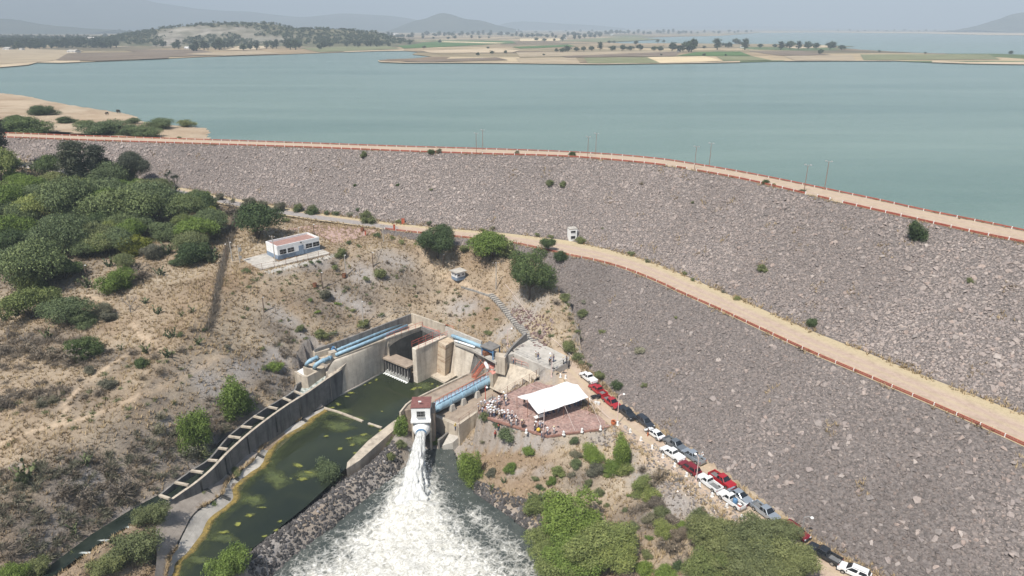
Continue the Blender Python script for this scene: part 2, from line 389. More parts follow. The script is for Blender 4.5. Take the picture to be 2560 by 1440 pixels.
TOE = crom(PP([(950,584,12.0),(1050,598,11.6),(1150,612,11.2),(1240,626,10.7),(1300,640,10.2),(1350,660,9.6),(1385,692,8.2),(1420,738,6.2),(1462,790,4.0),(1482,840,2.4),(1484,885,1.3),(1500,930,.7),(1535,978,.1),(1590,1028,-.1),(1660,1080,-.2),(1750,1143,-.3),(1850,1215,-.4),(1950,1288,-.5),(2050,1356,-.5),(2200,1440,-.6),(2400,1545,-.7)]), 170)
TOE = BERM_L + (TOE - BERM_L) * 1.22
_nc = normals2(CREST_F)
UPS = CREST_F.copy(); UPS[:, :2] -= _nc * 12; UPS[:, 2] = ZL - 3
def interp_face(A, B, n, bow=0.0):
    return [A * (1 - t) + B * t for t in np.linspace(0, 1, n)]
FACE_U = interp_face(CREST_N, BERM_I, 9); FACE_L = interp_face(BERM_L, TOE, 9)

# surface grid (terrain + dam) for placing things
HS = TZ.copy(); DAMZ = np.full(TZ.shape, -99.0); DAMID = np.zeros(TZ.shape, int)
def raster(A, B, idn):
    for i in range(len(A) - 1):
        for tri in ((A[i], A[i + 1], B[i + 1]), (A[i], B[i + 1], B[i])):
            t = np.array(tri); x0, x1 = t[:, 0].min(), t[:, 0].max(); y0, y1 = t[:, 1].min(), t[:, 1].max()
            a = max(0, int((x0 - GX0) / GS)); b = min(len(gx), int((x1 - GX0) / GS) + 2); c = max(0, int((y0 - GY0) / GS)); d = min(len(gy), int((y1 - GY0) / GS) + 2)
            if a >= b or c >= d: continue
            X = XX[c:d, a:b]; Y = YY[c:d, a:b]
            den = (t[1, 1] - t[2, 1]) * (t[0, 0] - t[2, 0]) + (t[2, 0] - t[1, 0]) * (t[0, 1] - t[2, 1])
            if abs(den) < 1e-9: continue
            u = ((t[1, 1] - t[2, 1]) * (X - t[2, 0]) + (t[2, 0] - t[1, 0]) * (Y - t[2, 1])) / den
            v = ((t[2, 1] - t[0, 1]) * (X - t[2, 0]) + (t[0, 0] - t[2, 0]) * (Y - t[2, 1])) / den
            m = (u >= -.01) & (v >= -.01) & (u + v <= 1.01)
            z = u * t[0, 2] + v * t[1, 2] + (1 - u - v) * t[2, 2]
            DAMZ[c:d, a:b] = np.where(m, z, DAMZ[c:d, a:b]); DAMID[c:d, a:b] = np.where(m, idn, DAMID[c:d, a:b])
raster(UPS, CREST_F, 1); raster(CREST_F, CREST_N, 2); raster(CREST_N, BERM_I, 3); raster(BERM_I, BERM_O, 4); raster(BERM_L, TOE, 5)
# keep natural ground below the dam, roads and berm
TZ = np.where((DAMID > 0) & (DAMID <= 4), np.minimum(TZ, DAMZ - .35), TZ)
_m5 = (DAMID == 5) & (DAMZ > -.2); TZ = np.where(_m5 & (_rd > 3.4), np.minimum(TZ, DAMZ - .3), TZ)
TZ = np.where(DAMID == 1, np.minimum(TZ, ZL - 4), TZ)
HS = np.maximum(TZ, DAMZ)
def tz(x, y): return float(bil(TZ, GX0, GY0, GS, x, y))
def hz(x, y): return float(bil(HS, GX0, GY0, GS, x, y))
_ts = np.arange(45, 330, .35); _cpx = projA(CREST_F)[0]
def G(px, py):
    """first hit of the pixel's ray with the near ground"""
    d = ray(px, py); z = CAMZ + d[2] * _ts; h = bil(HS, GX0, GY0, GS, d[0] * _ts, d[1] * _ts)
    i = int(np.argmax(z <= h))
    if not z[i] <= h[i]: return Vector(CREST_F[int(np.argmin(np.abs(_cpx - px)))])
    t = _ts[i]
    x, y = d[0] * t, d[1] * t
    return Vector((x, y, hz(x, y)))

# ------------------------------------------------------------------ ground material
PATHS_PX = [[(0,1115),(60,1085),(140,1065),(165,1035),(160,1005),(190,980),(260,925),(330,880)],[(330,805),(345,835),(375,855),(405,872)],[(200,732),(245,748),(270,760)],[(560,890),(450,950),(330,1000),(230,1040),(150,1065)],
            [(1010,590),(1060,640),(1110,690),(1170,715),(1240,742)],[(1300,1050),(1190,1045),(1120,1100)]]
PATHS = [[G(*q) for q in pl] for pl in PATHS_PX]
def splat(px, py, rx, ry):  # soft blob mask on the ground
    g = G(px, py); a = G(px + rx, py); b = G(px, py + ry); r1 = (a - g).length; r2 = (b - g).length
    return np.exp(-(((XX - g.x) / r1) ** 2 + ((YY - g.y) / r2) ** 2) * 1.3)
Zr = np.zeros_like(TZ); Zg = np.zeros_like(TZ); Zb = np.zeros_like(TZ)
for pl in PATHS: Zr = np.maximum(Zr, .8 - .8 * sstep(.1, .6, distline(XX, YY, pl) + .2 * vnoise(XX, YY, 2.2, 4)))
Zr = np.maximum(Zr, 1 - sstep(2.2, 4.2, _rd + .9 * vnoise(XX, YY, 3, 5)))
for s in ((520,965,45,40),(600,930,40,40),(410,1060,25,30),(690,900,40,40),(760,845,40,14),(720,800,50,25),(840,740,50,22),(920,690,60,25),(1000,660,50,20),(40,1165,22,9),(230,1190,30,16),(300,1175,25,14),(210,1210,50,14),(900,770,50,20),
          (1180,1110,26,20),(1290,1185,30,12),(1500,1100,60,15),(1350,1180,30,10),(1150,1120,20,30),(1600,1130,30,20),(1310,800,40,30),(1260,830,30,18),(1290,770,25,30),(1160,770,50,20),(1340,770,30,25),(550,990,30,30),(640,920,30,30),(1690,1260,60,40),(1600,1190,40,40),(1780,1290,60,30)):
    Zg = np.maximum(Zg, splat(*s))
for s in ((60,1300,260,110),(250,1200,200,60),(200,1250,240,70),(400,1150,150,70),(100,1330,200,60),(560,1080,90,60),(680,950,80,50),(450,1230,120,50),(100,850,120,40),(250,900,120,30),(150,1000,100,40),(900,730,120,40),(800,770,80,30),(1000,700,90,30),(1600,1300,120,60),(1450,1200,60,40),(1780,1400,120,50),(700,830,70,40),(250,560,350,90),(100,680,200,80)):
    Zb = np.maximum(Zb, splat(*s))
_slope = np.hypot(*np.gradient(TZ, GS)); Zg = np.maximum(Zg, .75 * sstep(.75, 1.3, _slope))
Zg = np.maximum(Zg, .9 * (1 - sstep(0, 4.5, np.abs(DPOOL) - .5)))
Zb2 = np.clip(Zb + .35 * fbm(XX, YY, 9, 21), 0, 1); Zg2 = np.clip(Zg + .4 * fbm(XX, YY, 5, 31) * (Zg > .12), 0, 1)

def ground_mat():
    m, n, l, b = nmat('dry_ground'); v = wpos(n, l)
    at = N(n, 'ShaderNodeVertexColor'); at.layer_name = 'zone'; sp = n.new('ShaderNodeSeparateColor'); l.new(at.outputs[0], sp.inputs[0])
    f1 = noise(n, l, v, .35, 6, .65); f2 = noise(n, l, v, 3.2, 5, .7, .6); f3 = noise(n, l, v, .06, 3)
    r1 = ramp(n, [(.25, (.30, .242, .178)), (.5, (.47, .385, .282)), (.75, (.60, .50, .375))]); l.new(f1, r1.inputs[0])
    r2 = ramp(n, [(.28, (.15, .121, .095)), (.5, (.42, .342, .25)), (.78, (.68, .575, .435))]); l.new(f2, r2.inputs[0])
    c = mixc(n, l, .55, r1.outputs[0], r2.outputs[0])
    r3 = ramp(n, [(.35, (.62, .55, .50)), (.62, (1.0, 1.0, 1.0))]); l.new(f3, r3.inputs[0]); c = mixc(n, l, 1.0, c, r3.outputs[0], 'MULTIPLY')
    # twig-covered ground
    r4 = ramp(n, [(.3, (.085, .072, .058)), (.52, (.19, .158, .128)), (.75, (.33, .275, .215))]); l.new(noise(n, l, v, 2.3, 6, .7, .4), r4.inputs[0])
    c = mixc(n, l, sp.outputs[2], c, r4.outputs[0])
    # rock
    vo = N(n, 'ShaderNodeTexVoronoi'); vo.inputs['Scale'].default_value = 1.6; l.new(v, vo.inputs['Vector'])
    r5 = ramp(n, [(.0, (.10, .093, .088)), (.35, (.27, .245, .225)), (.8, (.46, .42, .39))]); l.new(noise(n, l, v, 1.1, 8, .75, 1.2), r5.inputs[0])
    c = mixc(n, l, sp.outputs[1], c, r5.outputs[0])
    # bare soil
    r6 = ramp(n, [(.3, (.44, .33, .225)), (.7, (.62, .485, .35))]); l.new(noise(n, l, v, 1.4, 5, .6), r6.inputs[0])
    c = mixc(n, l, sp.outputs[0], c, r6.outputs[0])
    l.new(c, b.inputs['Base Color']); b.inputs['Roughness'].default_value = .95; b.inputs['Specular IOR Level'].default_value = .1
    ad = n.new('ShaderNodeMath'); ad.operation = 'ADD'; l.new(f2, ad.inputs[0]); l.new(f1, ad.inputs[1])
    bump(n, l, ad.outputs[0], b, .7, .35)
    return m
M = {}
M['ground'] = ground_mat()
idx = np.arange(XX.size).reshape(XX.shape)
F = np.stack([idx[:-1, :-1], idx[:-1, 1:], idx[1:, 1:], idx[1:, :-1]], -1).reshape(-1, 4)
# leave out what lies deep under the dam and the lake
dm = (DAMID == 1) | (DAMID == 2) | ((DAMID == 3))
keepq = ~(dm[:-1, :-1] & dm[1:, 1:] & dm[:-1, 1:] & dm[1:, :-1]).ravel()
beyond = np.zeros(XX.shape, bool); _up = np.vstack([UPS[:, :2], [[200, 400], [-400, 400]]]); beyond = inpoly(XX, YY, _up)
keepq &= ~(beyond[:-1, :-1] & beyond[1:, 1:]).ravel()
gm = npmesh('terrain', np.stack([XX, YY, TZ], -1).reshape(-1, 3), F[keepq], M['ground'], True)
setattr_col(gm, 'zone', np.stack([Zr, Zg2, Zb2], -1).reshape(-1, 3))
tag(link('terrain', gm), kind='structure')

# ------------------------------------------------------------------ dam body
def earth_mat():
    m, n, l, b = nmat('track_soil'); v = wpos(n, l)
    r = ramp(n, [(.25, (.29, .22, .165)), (.5, (.45, .355, .265)), (.75, (.56, .455, .33))]); l.new(noise(n, l, v, .7, 7, .75, .5), r.inputs[0])
    at = N(n, 'ShaderNodeVertexColor'); at.layer_name = 'zone'; sp = n.new('ShaderNodeSeparateColor'); l.new(at.outputs[0], sp.inputs[0])
    r2 = ramp(n, [(.3, (.36, .295, .19)), (.55, (.50, .41, .27)), (.75, (.26, .225, .14))]); l.new(noise(n, l, v, 1.7, 6, .7), r2.inputs[0])
    c = mixc(n, l, sp.outputs[0], r.outputs[0], r2.outputs[0])
    r3 = ramp(n, [(.3, (.37, .27, .225)), (.7, (.49, .375, .315))]); l.new(noise(n, l, v, 2.0, 4), r3.inputs[0])
    c = mixc(n, l, sp.outputs[1], c, r3.outputs[0])
    r4 = ramp(n, [(.3, (.26, .235, .225)), (.7, (.37, .34, .32))]); l.new(noise(n, l, v, 2.0, 4), r4.inputs[0])
    c = mixc(n, l, sp.outputs[2], c, r4.outputs[0])
    l.new(c, b.inputs['Base Color']); b.inputs['Roughness'].default_value = .95; b.inputs['Specular IOR Level'].default_value = .1
    bump(n, l, noise(n, l, v, 3, 5, .7), b, .4, .1)
    return m
M['earth'] = earth_mat()
M['bed'] = simple('rockfill_bed', (.150, .131, .122), .95, .5, 2.4, bmp=.5, spec=.1)
dam = thing('rockfill_dam', 'long curved rockfill dam faced with grey riprap holding back the lake', 'dam', tuple(CREST_N[NS // 2]))
def inv(o, parent):
    o.parent = parent; o.matrix_parent_inverse = Matrix.Translation(parent.location).inverted(); return o
def loft_mesh(name, lines, mat, smooth=True):
    L = np.stack(lines); k, n, _ = L.shape; I = np.arange(k * n).reshape(k, n)
    F = np.stack([I[:-1, :-1], I[1:, :-1], I[1:, 1:], I[:-1, 1:]], -1).reshape(-1, 4)
    return npmesh(name, L.reshape(-1, 3), F[:, ::-1], mat, smooth)
inv(link('rockfill_face', loft_mesh('rockfill_face', FACE_U, M['bed'])), dam)
inv(link('rockfill_face', loft_mesh('rockfill_face', FACE_L, M['bed'])), dam)
inv(link('upstream_face', loft_mesh('upstream_face', [UPS, CREST_F], M['bed'])), dam)
def strip(name, A, B, n, zoff, mat, prof):
    lines = []; cols = []
    for t in np.linspace(0, 1, n):
        q = A * (1 - t) + B * t; q = q.copy(); q[:, 2] += zoff; lines.append(q); cols.append(np.tile(prof(t), (len(A), 1)))
    me = loft_mesh(name, lines, mat); setattr_col(me, 'zone', np.concatenate(cols)); return me
def prof_crest(t):
    g = 1 - sstep(.1, .22, t) + sstep(.74, .92, t) + .8 * math.exp(-((t - .46) / .09) ** 2)
    return (min(g, 1), .35, 0)
def prof_berm(t):   # inner 0 .. outer 1
    return (min(1, 1 - sstep(.18, .36, t) + sstep(.80, .95, t) * .8 + .55 * math.exp(-((t - .56) / .05) ** 2)), .8 * (math.exp(-((t - .44) / .07) ** 2) + math.exp(-((t - .68) / .07) ** 2)), 0)
tag(link('crest_road', strip('crest_road', CREST_F, CREST_N, 15, .03, M['earth'], prof_crest)), kind='structure')
tag(link('berm_road', strip('berm_road', BERM_I, BERM_O, 15, .04, M['earth'], prof_berm)), kind='structure')
# grey asphalt lane of the upper road on the left, and wheel-worn dirt car road
k0 = int(NS * .06); ii = [i for i in range(NS) if proj(BERM_O[i])[0] < 1010]
A_ = BERM_I[ii] * .62 + BERM_O[ii] * .38; B_ = BERM_I[ii] * .12 + BERM_O[ii] * .88
tag(link('asphalt_lane', strip('asphalt_lane', A_, B_, 5, .05, M['earth'], lambda t: (0, 0, 1))), kind='structure')
_n = normals2(CROAD); L_ = CROAD.copy(); R_ = CROAD.copy(); L_[:, :2] -= _n * 2.7; R_[:, :2] += _n * 2.7
def prof_car(t): return (.9 * (math.exp(-((t - .5) / .07) ** 2)) + 1 - sstep(0, .12, t) + sstep(.9, 1, t), .25, 0)
tag(link('dirt_road', strip('dirt_road', L_, R_, 13, .02, M['earth'], prof_car)), kind='structure')
# ------------------------------------------------------------------ lake and far country
def lake_mat():
    m, n, l, b = nmat('lake_water'); v = wpos(n, l, (1, 1, 1))
    f = noise(n, l, wpos(n, l, (.004, .022, 1)), 1.0, 7, .62, .4)
    r = ramp(n, [(.3, (.100, .166, .134)), (.7, (.168, .238, .194))]); l.new(f, r.inputs[0]); l.new(r.outputs[0], b.inputs['Base Color'])
    b.inputs['Roughness'].default_value = .22; b.inputs['IOR'].default_value = 1.33
    w = N(n, 'ShaderNodeTexWave'); w.wave_type = 'BANDS'; w.bands_direction = 'DIAGONAL'
    f2 = noise(n, l, wpos(n, l, (.55, .9, 1)), 1.0, 4, .65)
    bump(n, l, f2, b, .45, .35)
    return m
M['lake'] = lake_mat()
def polymesh(name, pts, mat, smooth=False):
    tri = tessellate_polygon([[Vector((p[0], p[1], 0)) for p in pts]])
    me = bpy.data.meshes.new(name); me.from_pydata([tuple(p) for p in pts], [], [tuple(t) for t in tri]); me.update()
    bm = bmesh.new(); bm.from_mesh(me); bmesh.ops.recalc_face_normals(bm, faces=bm.faces)
    if bm.faces and sum(f.normal.z for f in bm.faces) < 0: bmesh.ops.reverse_faces(bm, faces=bm.faces)
    bm.to_mesh(me); bm.free(); me.materials.append(mat); return me
lakepoly = [tuple(p) for p in UPS[::4]]; lakepoly = [(p[0], p[1], ZL) for p in (UPS[::4] * .55 + CREST_F[::4] * .45)]
lakepoly = [(-3000, 150, ZL)] + lakepoly + [(3000, -200, ZL), (26000, -1000, ZL), (26000, 26000, ZL), (-26000, 26000, ZL), (-26000, 150, ZL)]
tag(link('lake', polymesh('lake', lakepoly, M['lake'])), kind='structure')

def plain_mat():
    m, n, l, b = nmat('far_fields'); v = wpos(n, l)
    vo = N(n, 'ShaderNodeTexVoronoi'); vo.inputs['Scale'].default_value = 1.0; vo.inputs['Randomness'].default_value = .8; vo.distance = 'CHEBYCHEV'
    mp = wpos(n, l, (1 / 210, 1 / 120, 1)); l.new(mp, vo.inputs['Vector'])
    sp = n.new('ShaderNodeSeparateColor'); l.new(vo.outputs['Color'], sp.inputs[0])
    r = ramp(n, [(0, (.22, .17, .125)), (.2, (.36, .28, .19)), (.38, (.46, .37, .25)), (.55, (.19, .165, .12)), (.66, (.13, .17, .09)), (.75, (.30, .25, .17)), (.9, (.52, .43, .30))]); r.color_ramp.interpolation = 'CONSTANT'
    l.new(sp.outputs[0], r.inputs[0])
    r2 = ramp(n, [(.3, (.62, .62, .6)), (.7, (1.1, 1.08, 1.04))]); l.new(noise(n, l, v, .02, 5, .6), r2.inputs[0])
    c = mixc(n, l, 1.0, r.outputs[0], r2.outputs[0], 'MULTIPLY'); l.new(c, b.inputs['Base Color']); b.inputs['Roughness'].default_value = 1; b.inputs['Specular IOR Level'].default_value = 0
    return m
M['plain'] = plain_mat()
def flat(name, c1, c2, s=.05):
    return simple(name, c2, 1.0, 0, s, c2=c1, spec=0.0)
M['sand'] = flat('pale_shore', (.40, .32, .22), (.56, .46, .33), .03)
M['plough'] = flat('ploughed_soil', (.15, .12, .095), (.23, .185, .145), .03)
M['stubble'] = flat('dry_stubble', (.30, .245, .175), (.42, .345, .245), .03)
M['crop'] = flat('green_crop', (.07, .125, .05), (.11, .175, .07), .03)
M['straw'] = flat('straw_field', (.52, .42, .27), (.66, .54, .36), .03)
M['olive'] = flat('olive_pasture', (.15, .165, .095), (.235, .235, .14), .03)
ZF = ZL + .6
coast = PP([(-700,190),(-300,180),(0,168),(70,162),(92,156),(150,157),(232,154),(330,150),(400,147),(480,143),(560,140),(640,138),(700,136),(780,133),(850,130.5),(950,127.5),(1010,127),(1045,130),(1030,136),(1080,141),(1030,146),(970,148),(945,151),(950,155),(1010,157),(1150,157),(1280,158),(1400,159.5),(1500,160.5),(1620,159),(1750,157.5),(1850,155.5),(1960,152.5),(2100,152),(2230,152),(2330,156),(2420,159),(2560,161),(2900,167),
            (2900,139),(2560,136.5),(2480,134),(2380,134),(2300,132),(2220,128),(2150,124),(2085,117.5),(2140,116),(2060,112),(1960,110),(1850,109.5),(1760,108.5),(1640,108),(1560,108.5),(1480,104),(1570,95.5),(1690,91.5),(1800,89.5),(1860,85)], ZF)
far = PP([(1900,81.5),(2050,80.5),(2180,82.5),(2300,83.5),(2450,87),(2600,89),(3200,92)], ZF)
plain = coast + far + [Vector((24000, 9000, ZF)), Vector((24000, 25000, ZF)), Vector((-25000, 25000, ZF)), Vector((-25000, 2500, ZF))]
tag(link('plain', polymesh('plain', plain, M['plain'])), kind='structure')
NF = [0]
def field(mat, pts, dz, name='field'):
    NF[0] += 1; q = []
    for i in range(len(pts)):   # uneven field edges
        a, b = pts[i], pts[(i + 1) % len(pts)]; q.append(a)
        if name == 'field': q += [(a[0] + (b[0] - a[0]) * t, a[1] + (b[1] - a[1]) * t + random.uniform(-.5, .5)) for t in (.25, .5, .75)]
    tag(link(name, polymesh(name, PP(q, ZF + dz + .013 * NF[0]), M[mat])), kind='structure')
# pale shore rims
def rim(pts, w, dz=.25):
    up = [(x, y - w * (.6 + .8 * random.random())) for x, y in pts][::-1]
    field('sand', pts + up, dz, 'shore')
rim([(0,168),(70,162),(92,156),(150,157),(200,155)], 9); rim([(860,130.2),(950,127.3),(1010,126.8)], 3)
rim([(945,151.2),(950,154.8),(1010,156.8),(1150,156.8),(1280,157.8),(1400,159.3),(1500,160.3),(1620,158.8),(1750,157.3),(1850,155.3)], 2.2)
rim([(2330,155.8),(2420,158.8),(2560,160.8),(2800,165)], 4.5); rim([(1960,152.3),(2100,151.8),(2230,151.8)], 1.6)
field('sand', [(1990,121),(2140,116.3),(2085,117.3),(2060,113),(1960,118)], .2, 'shore')
field('sand', [(1900,81.7),(2050,80.7),(2180,82.3),(2300,83.2),(2450,86.6),(2600,88.5),(2600,82),(2200,79),(1900,79)], .25, 'shore')
field('straw', [(1618,143),(1760,140.5),(1810,152),(1700,156),(1650,157)], .4)
field('crop', [(1690,139.5),(1742,129.5),(1850,128.5),(1878,139)], .4)
field('olive', [(1810,152),(1790,141),(1878,139.5),(1930,150)], .35); field('plough', [(1870,128),(2000,127),(2080,137),(1960,139)], .35)
field('stubble', [(1960,140),(2130,137),(2140,150),(1990,152)], .35); field('olive', [(2150,136),(2470,135.5),(2500,148),(2160,150)], .3)
field('stubble', [(1290,146),(1440,144),(1450,158),(1300,156)], .3); field('olive', [(1460,144),(1640,142.5),(1650,157),(1470,158)], .3)
field('plough', [(1000,152),(1240,143),(1270,150),(1060,155)], .35); field('stubble', [(1290,131),(1690,128),(1680,138),(1300,142)], .3)
field('plough', [(1700,128.5),(1400,140),(1420,143),(1690,140)], .38)
field('crop', [(985,110),(1130,101),(1280,102),(1290,108),(1010,121)], .3); field('sand', [(1050,126),(1240,121),(1300,126),(1280,131),(1080,132)], .3)
field('straw', [(1110,103),(1270,107),(1240,108.5),(1100,105)], .45); field('crop', [(1280,117),(1420,111),(1440,116),(1300,121)], .3)
field('plough', [(140,150),(170,133),(430,128),(420,145),(240,152)], .3); field('stubble', [(0,120),(210,126),(130,152),(0,160)], .25)
field('plough', [(310,124),(500,124),(560,137),(400,142)], .33); field('stubble', [(460,135),(640,126),(700,134),(560,139)], .36); field('sand', [(560,126),(620,108),(720,112),(640,124)], .3)
field('stubble', [(250,96),(300,94),(390,112),(280,118)], .3); field('olive', [(750,120),(960,112),(1000,122),(800,130)], .3)
field('straw', [(1300,96),(1400,96),(1400,102),(1300,103)], .3); field('olive', [(1390,101),(1560,92),(1660,98),(1500,106)], .3)

# ---- hills
def hill_mat(name, c1, c2, s, rock=None):
    m, n, l, b = nmat(name); v = wpos(n, l)
    r = ramp(n, [(.35, c1), (.65, c2)]); l.new(noise(n, l, v, s, 6, .7), r.inputs[0]); c = r.outputs[0]
    if rock:
        at = N(n, 'ShaderNodeVertexColor'); at.layer_name = 'zone'; sp = n.new('ShaderNodeSeparateColor'); l.new(at.outputs[0], sp.inputs[0])
        r2 = ramp(n, [(.36, (.12, .11, .09)), (.5, (.33, .295, .26)), (.66, (.54, .495, .45))]); l.new(noise(n, l, wpos(n, l, (.022, .022, .10)), 1, 8, .75), r2.inputs[0])
        c = mixc(n, l, sp.outputs[0], c, r2.outputs[0])
    l.new(c, b.inputs['Base Color']); b.inputs['Roughness'].default_value = 1; b.inputs['Specular IOR Level'].default_value = 0
    bump(n, l, noise(n, l, v, s, 6, .7), b, .8, 4)
    return m
M['scrub_hill'] = hill_mat('scrub_hill', (.075, .085, .05), (.19, .17, .115), .035, True)
M['far_hill'] = hill_mat('far_hill', (.05, .06, .045), (.095, .10, .07), .004)
def ridge(name, prof, dist, mat, back=1.0, rough=.06, seed=0, front=.8, zone=None, n=120, m=26):
    """hill whose skyline follows pixel points when stood at the given distance (metres along view axis)"""
    top = []
    for px, py in prof:
        d = ray(px, py); t = dist / d[1]; top.append((d[0] * t, CAMZ + d[2] * t))
    top = np.array(top); o = np.argsort(top[:, 0]); top = top[o]
    xs = np.linspace(top[0, 0], top[-1, 0], n); hs = np.interp(xs, top[:, 0], top[:, 1]) - ZF
    k = np.ones(5) / 5; hs = np.convolve(np.pad(hs, 2, 'edge'), k, 'valid'); hs = np.maximum(hs, 0)
    H = hs.max(); us = np.linspace(-1, 1, m); V = []; Z = []
    for u in us:
        w = max(0, 1 - abs(u)) ** (1.15)
        y = dist + u * H * (4.2 * front if u < 0 else 4.2 * back) * (1 + .15 * vnoise(xs, xs * 0 + u * 9, H * 2, seed))
        z = hs * w * (1 + rough * 2 * fbm(xs + 999, y, H * 1.2, seed + 3) * (abs(u) > .02))
        sh = 1 + (y - dist) / dist   # widen with distance so the skyline keeps its place
        V.append(np.stack([xs, y, np.maximum(z, -.02 * H) + ZF - .5], -1)); Z.append(np.stack([xs * 0 + u, hs / H, xs], -1))
    V = np.array(V); I = np.arange(n * m).reshape(m, n)
    F = np.stack([I[:-1, :-1], I[:-1, 1:], I[1:, 1:], I[1:, :-1]], -1).reshape(-1, 4)
    me = npmesh(name, V.reshape(-1, 3), F, mat, True)
    if zone is not None: setattr_col(me, 'zone', zone(V.reshape(-1, 3), np.array(Z).reshape(-1, 3)))
    return tag(link(name, me), kind='structure')
def quarry(V, Z):
    px = np.array([proj(v) for v in V]); r = np.exp(-((px[:, 0] - 560) / 130) ** 2) * sstep(-.93, -.6, Z[:, 0]) * (1 - sstep(-.18, .02, Z[:, 0]))
    r = np.maximum(r, .9 * np.exp(-((px[:, 0] - 420) / 60) ** 2) * (Z[:, 0] < -.3)); r = np.clip(r * .62 + .9 * fbm(V[:, 0], V[:, 2] * 4, 70, 77) * (r > .08), 0, 1)
    return np.stack([r, r, r], -1)
QUARRY_PX = [(150,125),(230,112),(270,96),(330,84),(380,76),(440,68),(480,64),(515,59),(545,54),(580,55),(640,56),(690,63),(740,70),(800,73),(860,76),(930,81),(965,93),(1020,104),(1080,118)]
ridge('quarry_hill', QUARRY_PX, 1650, M['scrub_hill'], back=1.6, seed=5, front=1.1, zone=quarry, n=220, m=50)
ridge('far_mountains', [(-900,20),(-500,-30),(-200,-45),(100,-40),(250,-25),(380,0),(450,15),(540,24),(590,25),(640,23),(690,36),(780,42),(830,29),(900,33),(1000,40),(1050,50),(1200,66),(1250,75)], 8200, M['far_hill'], seed=11, rough=.05)
ridge('far_mountains', [(-900,60),(-300,50),(-60,46),(0,42),(40,45),(110,60),(200,68),(290,74)], 4300, M['far_hill'], seed=13)
ridge('far_mountains', [(980,74),(1010,62),(1040,50),(1080,39),(1105,33),(1130,36),(1165,48),(1190,47),(1215,53),(1240,60),(1290,72)], 5600, M['far_hill'], seed=15)
ridge('far_mountains', [(1200,73),(1270,56),(1300,53),(1340,54),(1420,59),(1500,63),(1560,70)], 9500, M['far_hill'], seed=17)
ridge('far_mountains', [(1450,72),(1600,68),(1800,64),(1950,66),(2100,70),(2300,74)], 14000, M['far_hill'], seed=18)
ridge('far_mountains', [(2440,76),(2470,66),(2500,50),(2530,37),(2570,30),(2700,20),(2900,30),(3100,60)], 5200, M['far_hill'], seed=19)

# ---- low shore land behind the left abutment
SH = PP([(-700,245),(-200,232),(0,233),(60,239),(110,250),(180,264),(240,273),(300,282),(335,289),(348,296),(340,301),(362,305),(395,308),(440,314),(490,318),(518,322),(526,330),(522,338),(526,347),(520,356),(505,364),(440,362),(300,354),(0,341),(-300,330),(-700,330)], ZL)
sx = np.arange(-420, -80, 3.0); sy = np.arange(205, 440, 3.0); SX, SY = np.meshgrid(sx, sy)
si = inpoly(SX, SY, SH); sd = distline(SX, SY, SH[:21], False); SZ = np.where(si, ZL + .25 + .045 * sd + .3 * fbm(SX, SY, 14, 41), ZL - .25 * sd - .05)
_q = np.minimum(ZC - .4, SZ); SZ = _q
I = np.arange(SX.size).reshape(SX.shape); F = np.stack([I[:-1, :-1], I[:-1, 1:], I[1:, 1:], I[1:, :-1]], -1).reshape(-1, 4)
cent = inpoly(SX, SY, np.vstack([CREST_F[:, :2], [[300, 0], [-500, 0]]]))
cent2 = cent & (distline(SX, SY, CREST_F[:, :2]) > 3)
kq = ~(cent2[:-1, :-1] & cent2[1:, 1:]).ravel() & (SZ[:-1, :-1] > ZL - 3).ravel()
sm = npmesh('shore_land', np.stack([SX, SY, SZ], -1).reshape(-1, 3), F[kq], M['ground'], True)
zz = np.zeros((SX.size, 3)); zz[:, 0] = .35 + .3 * fbm(SX, SY, 25, 8).ravel(); setattr_col(sm, 'zone', np.clip(zz, 0, 1))
tag(link('shore_land', sm), kind='structure')
def shz(x, y): return float(bil(SZ, -420, 205, 3.0, x, y))

# ---- haze: one closed box of thin pale air round everything near and far
hb = MB().box((0, 9000, 560), (44000, 24000, 1240)); hm = bpy.data.materials.new('haze_air'); hm.use_nodes = True
hn = hm.node_tree.nodes; hn.remove(hn['Principled BSDF']); vol = hn.new('ShaderNodeVolumePrincipled')
vol.inputs['Color'].default_value = (.74, .875, 1.0, 1); vol.inputs['Density'].default_value = .00025; vol.inputs['Anisotropy'].default_value = -.15
hm.node_tree.links.new(vol.outputs[0], hn['Material Output'].inputs['Volume'])
tag(hb.build('haze', hm), kind='stuff')
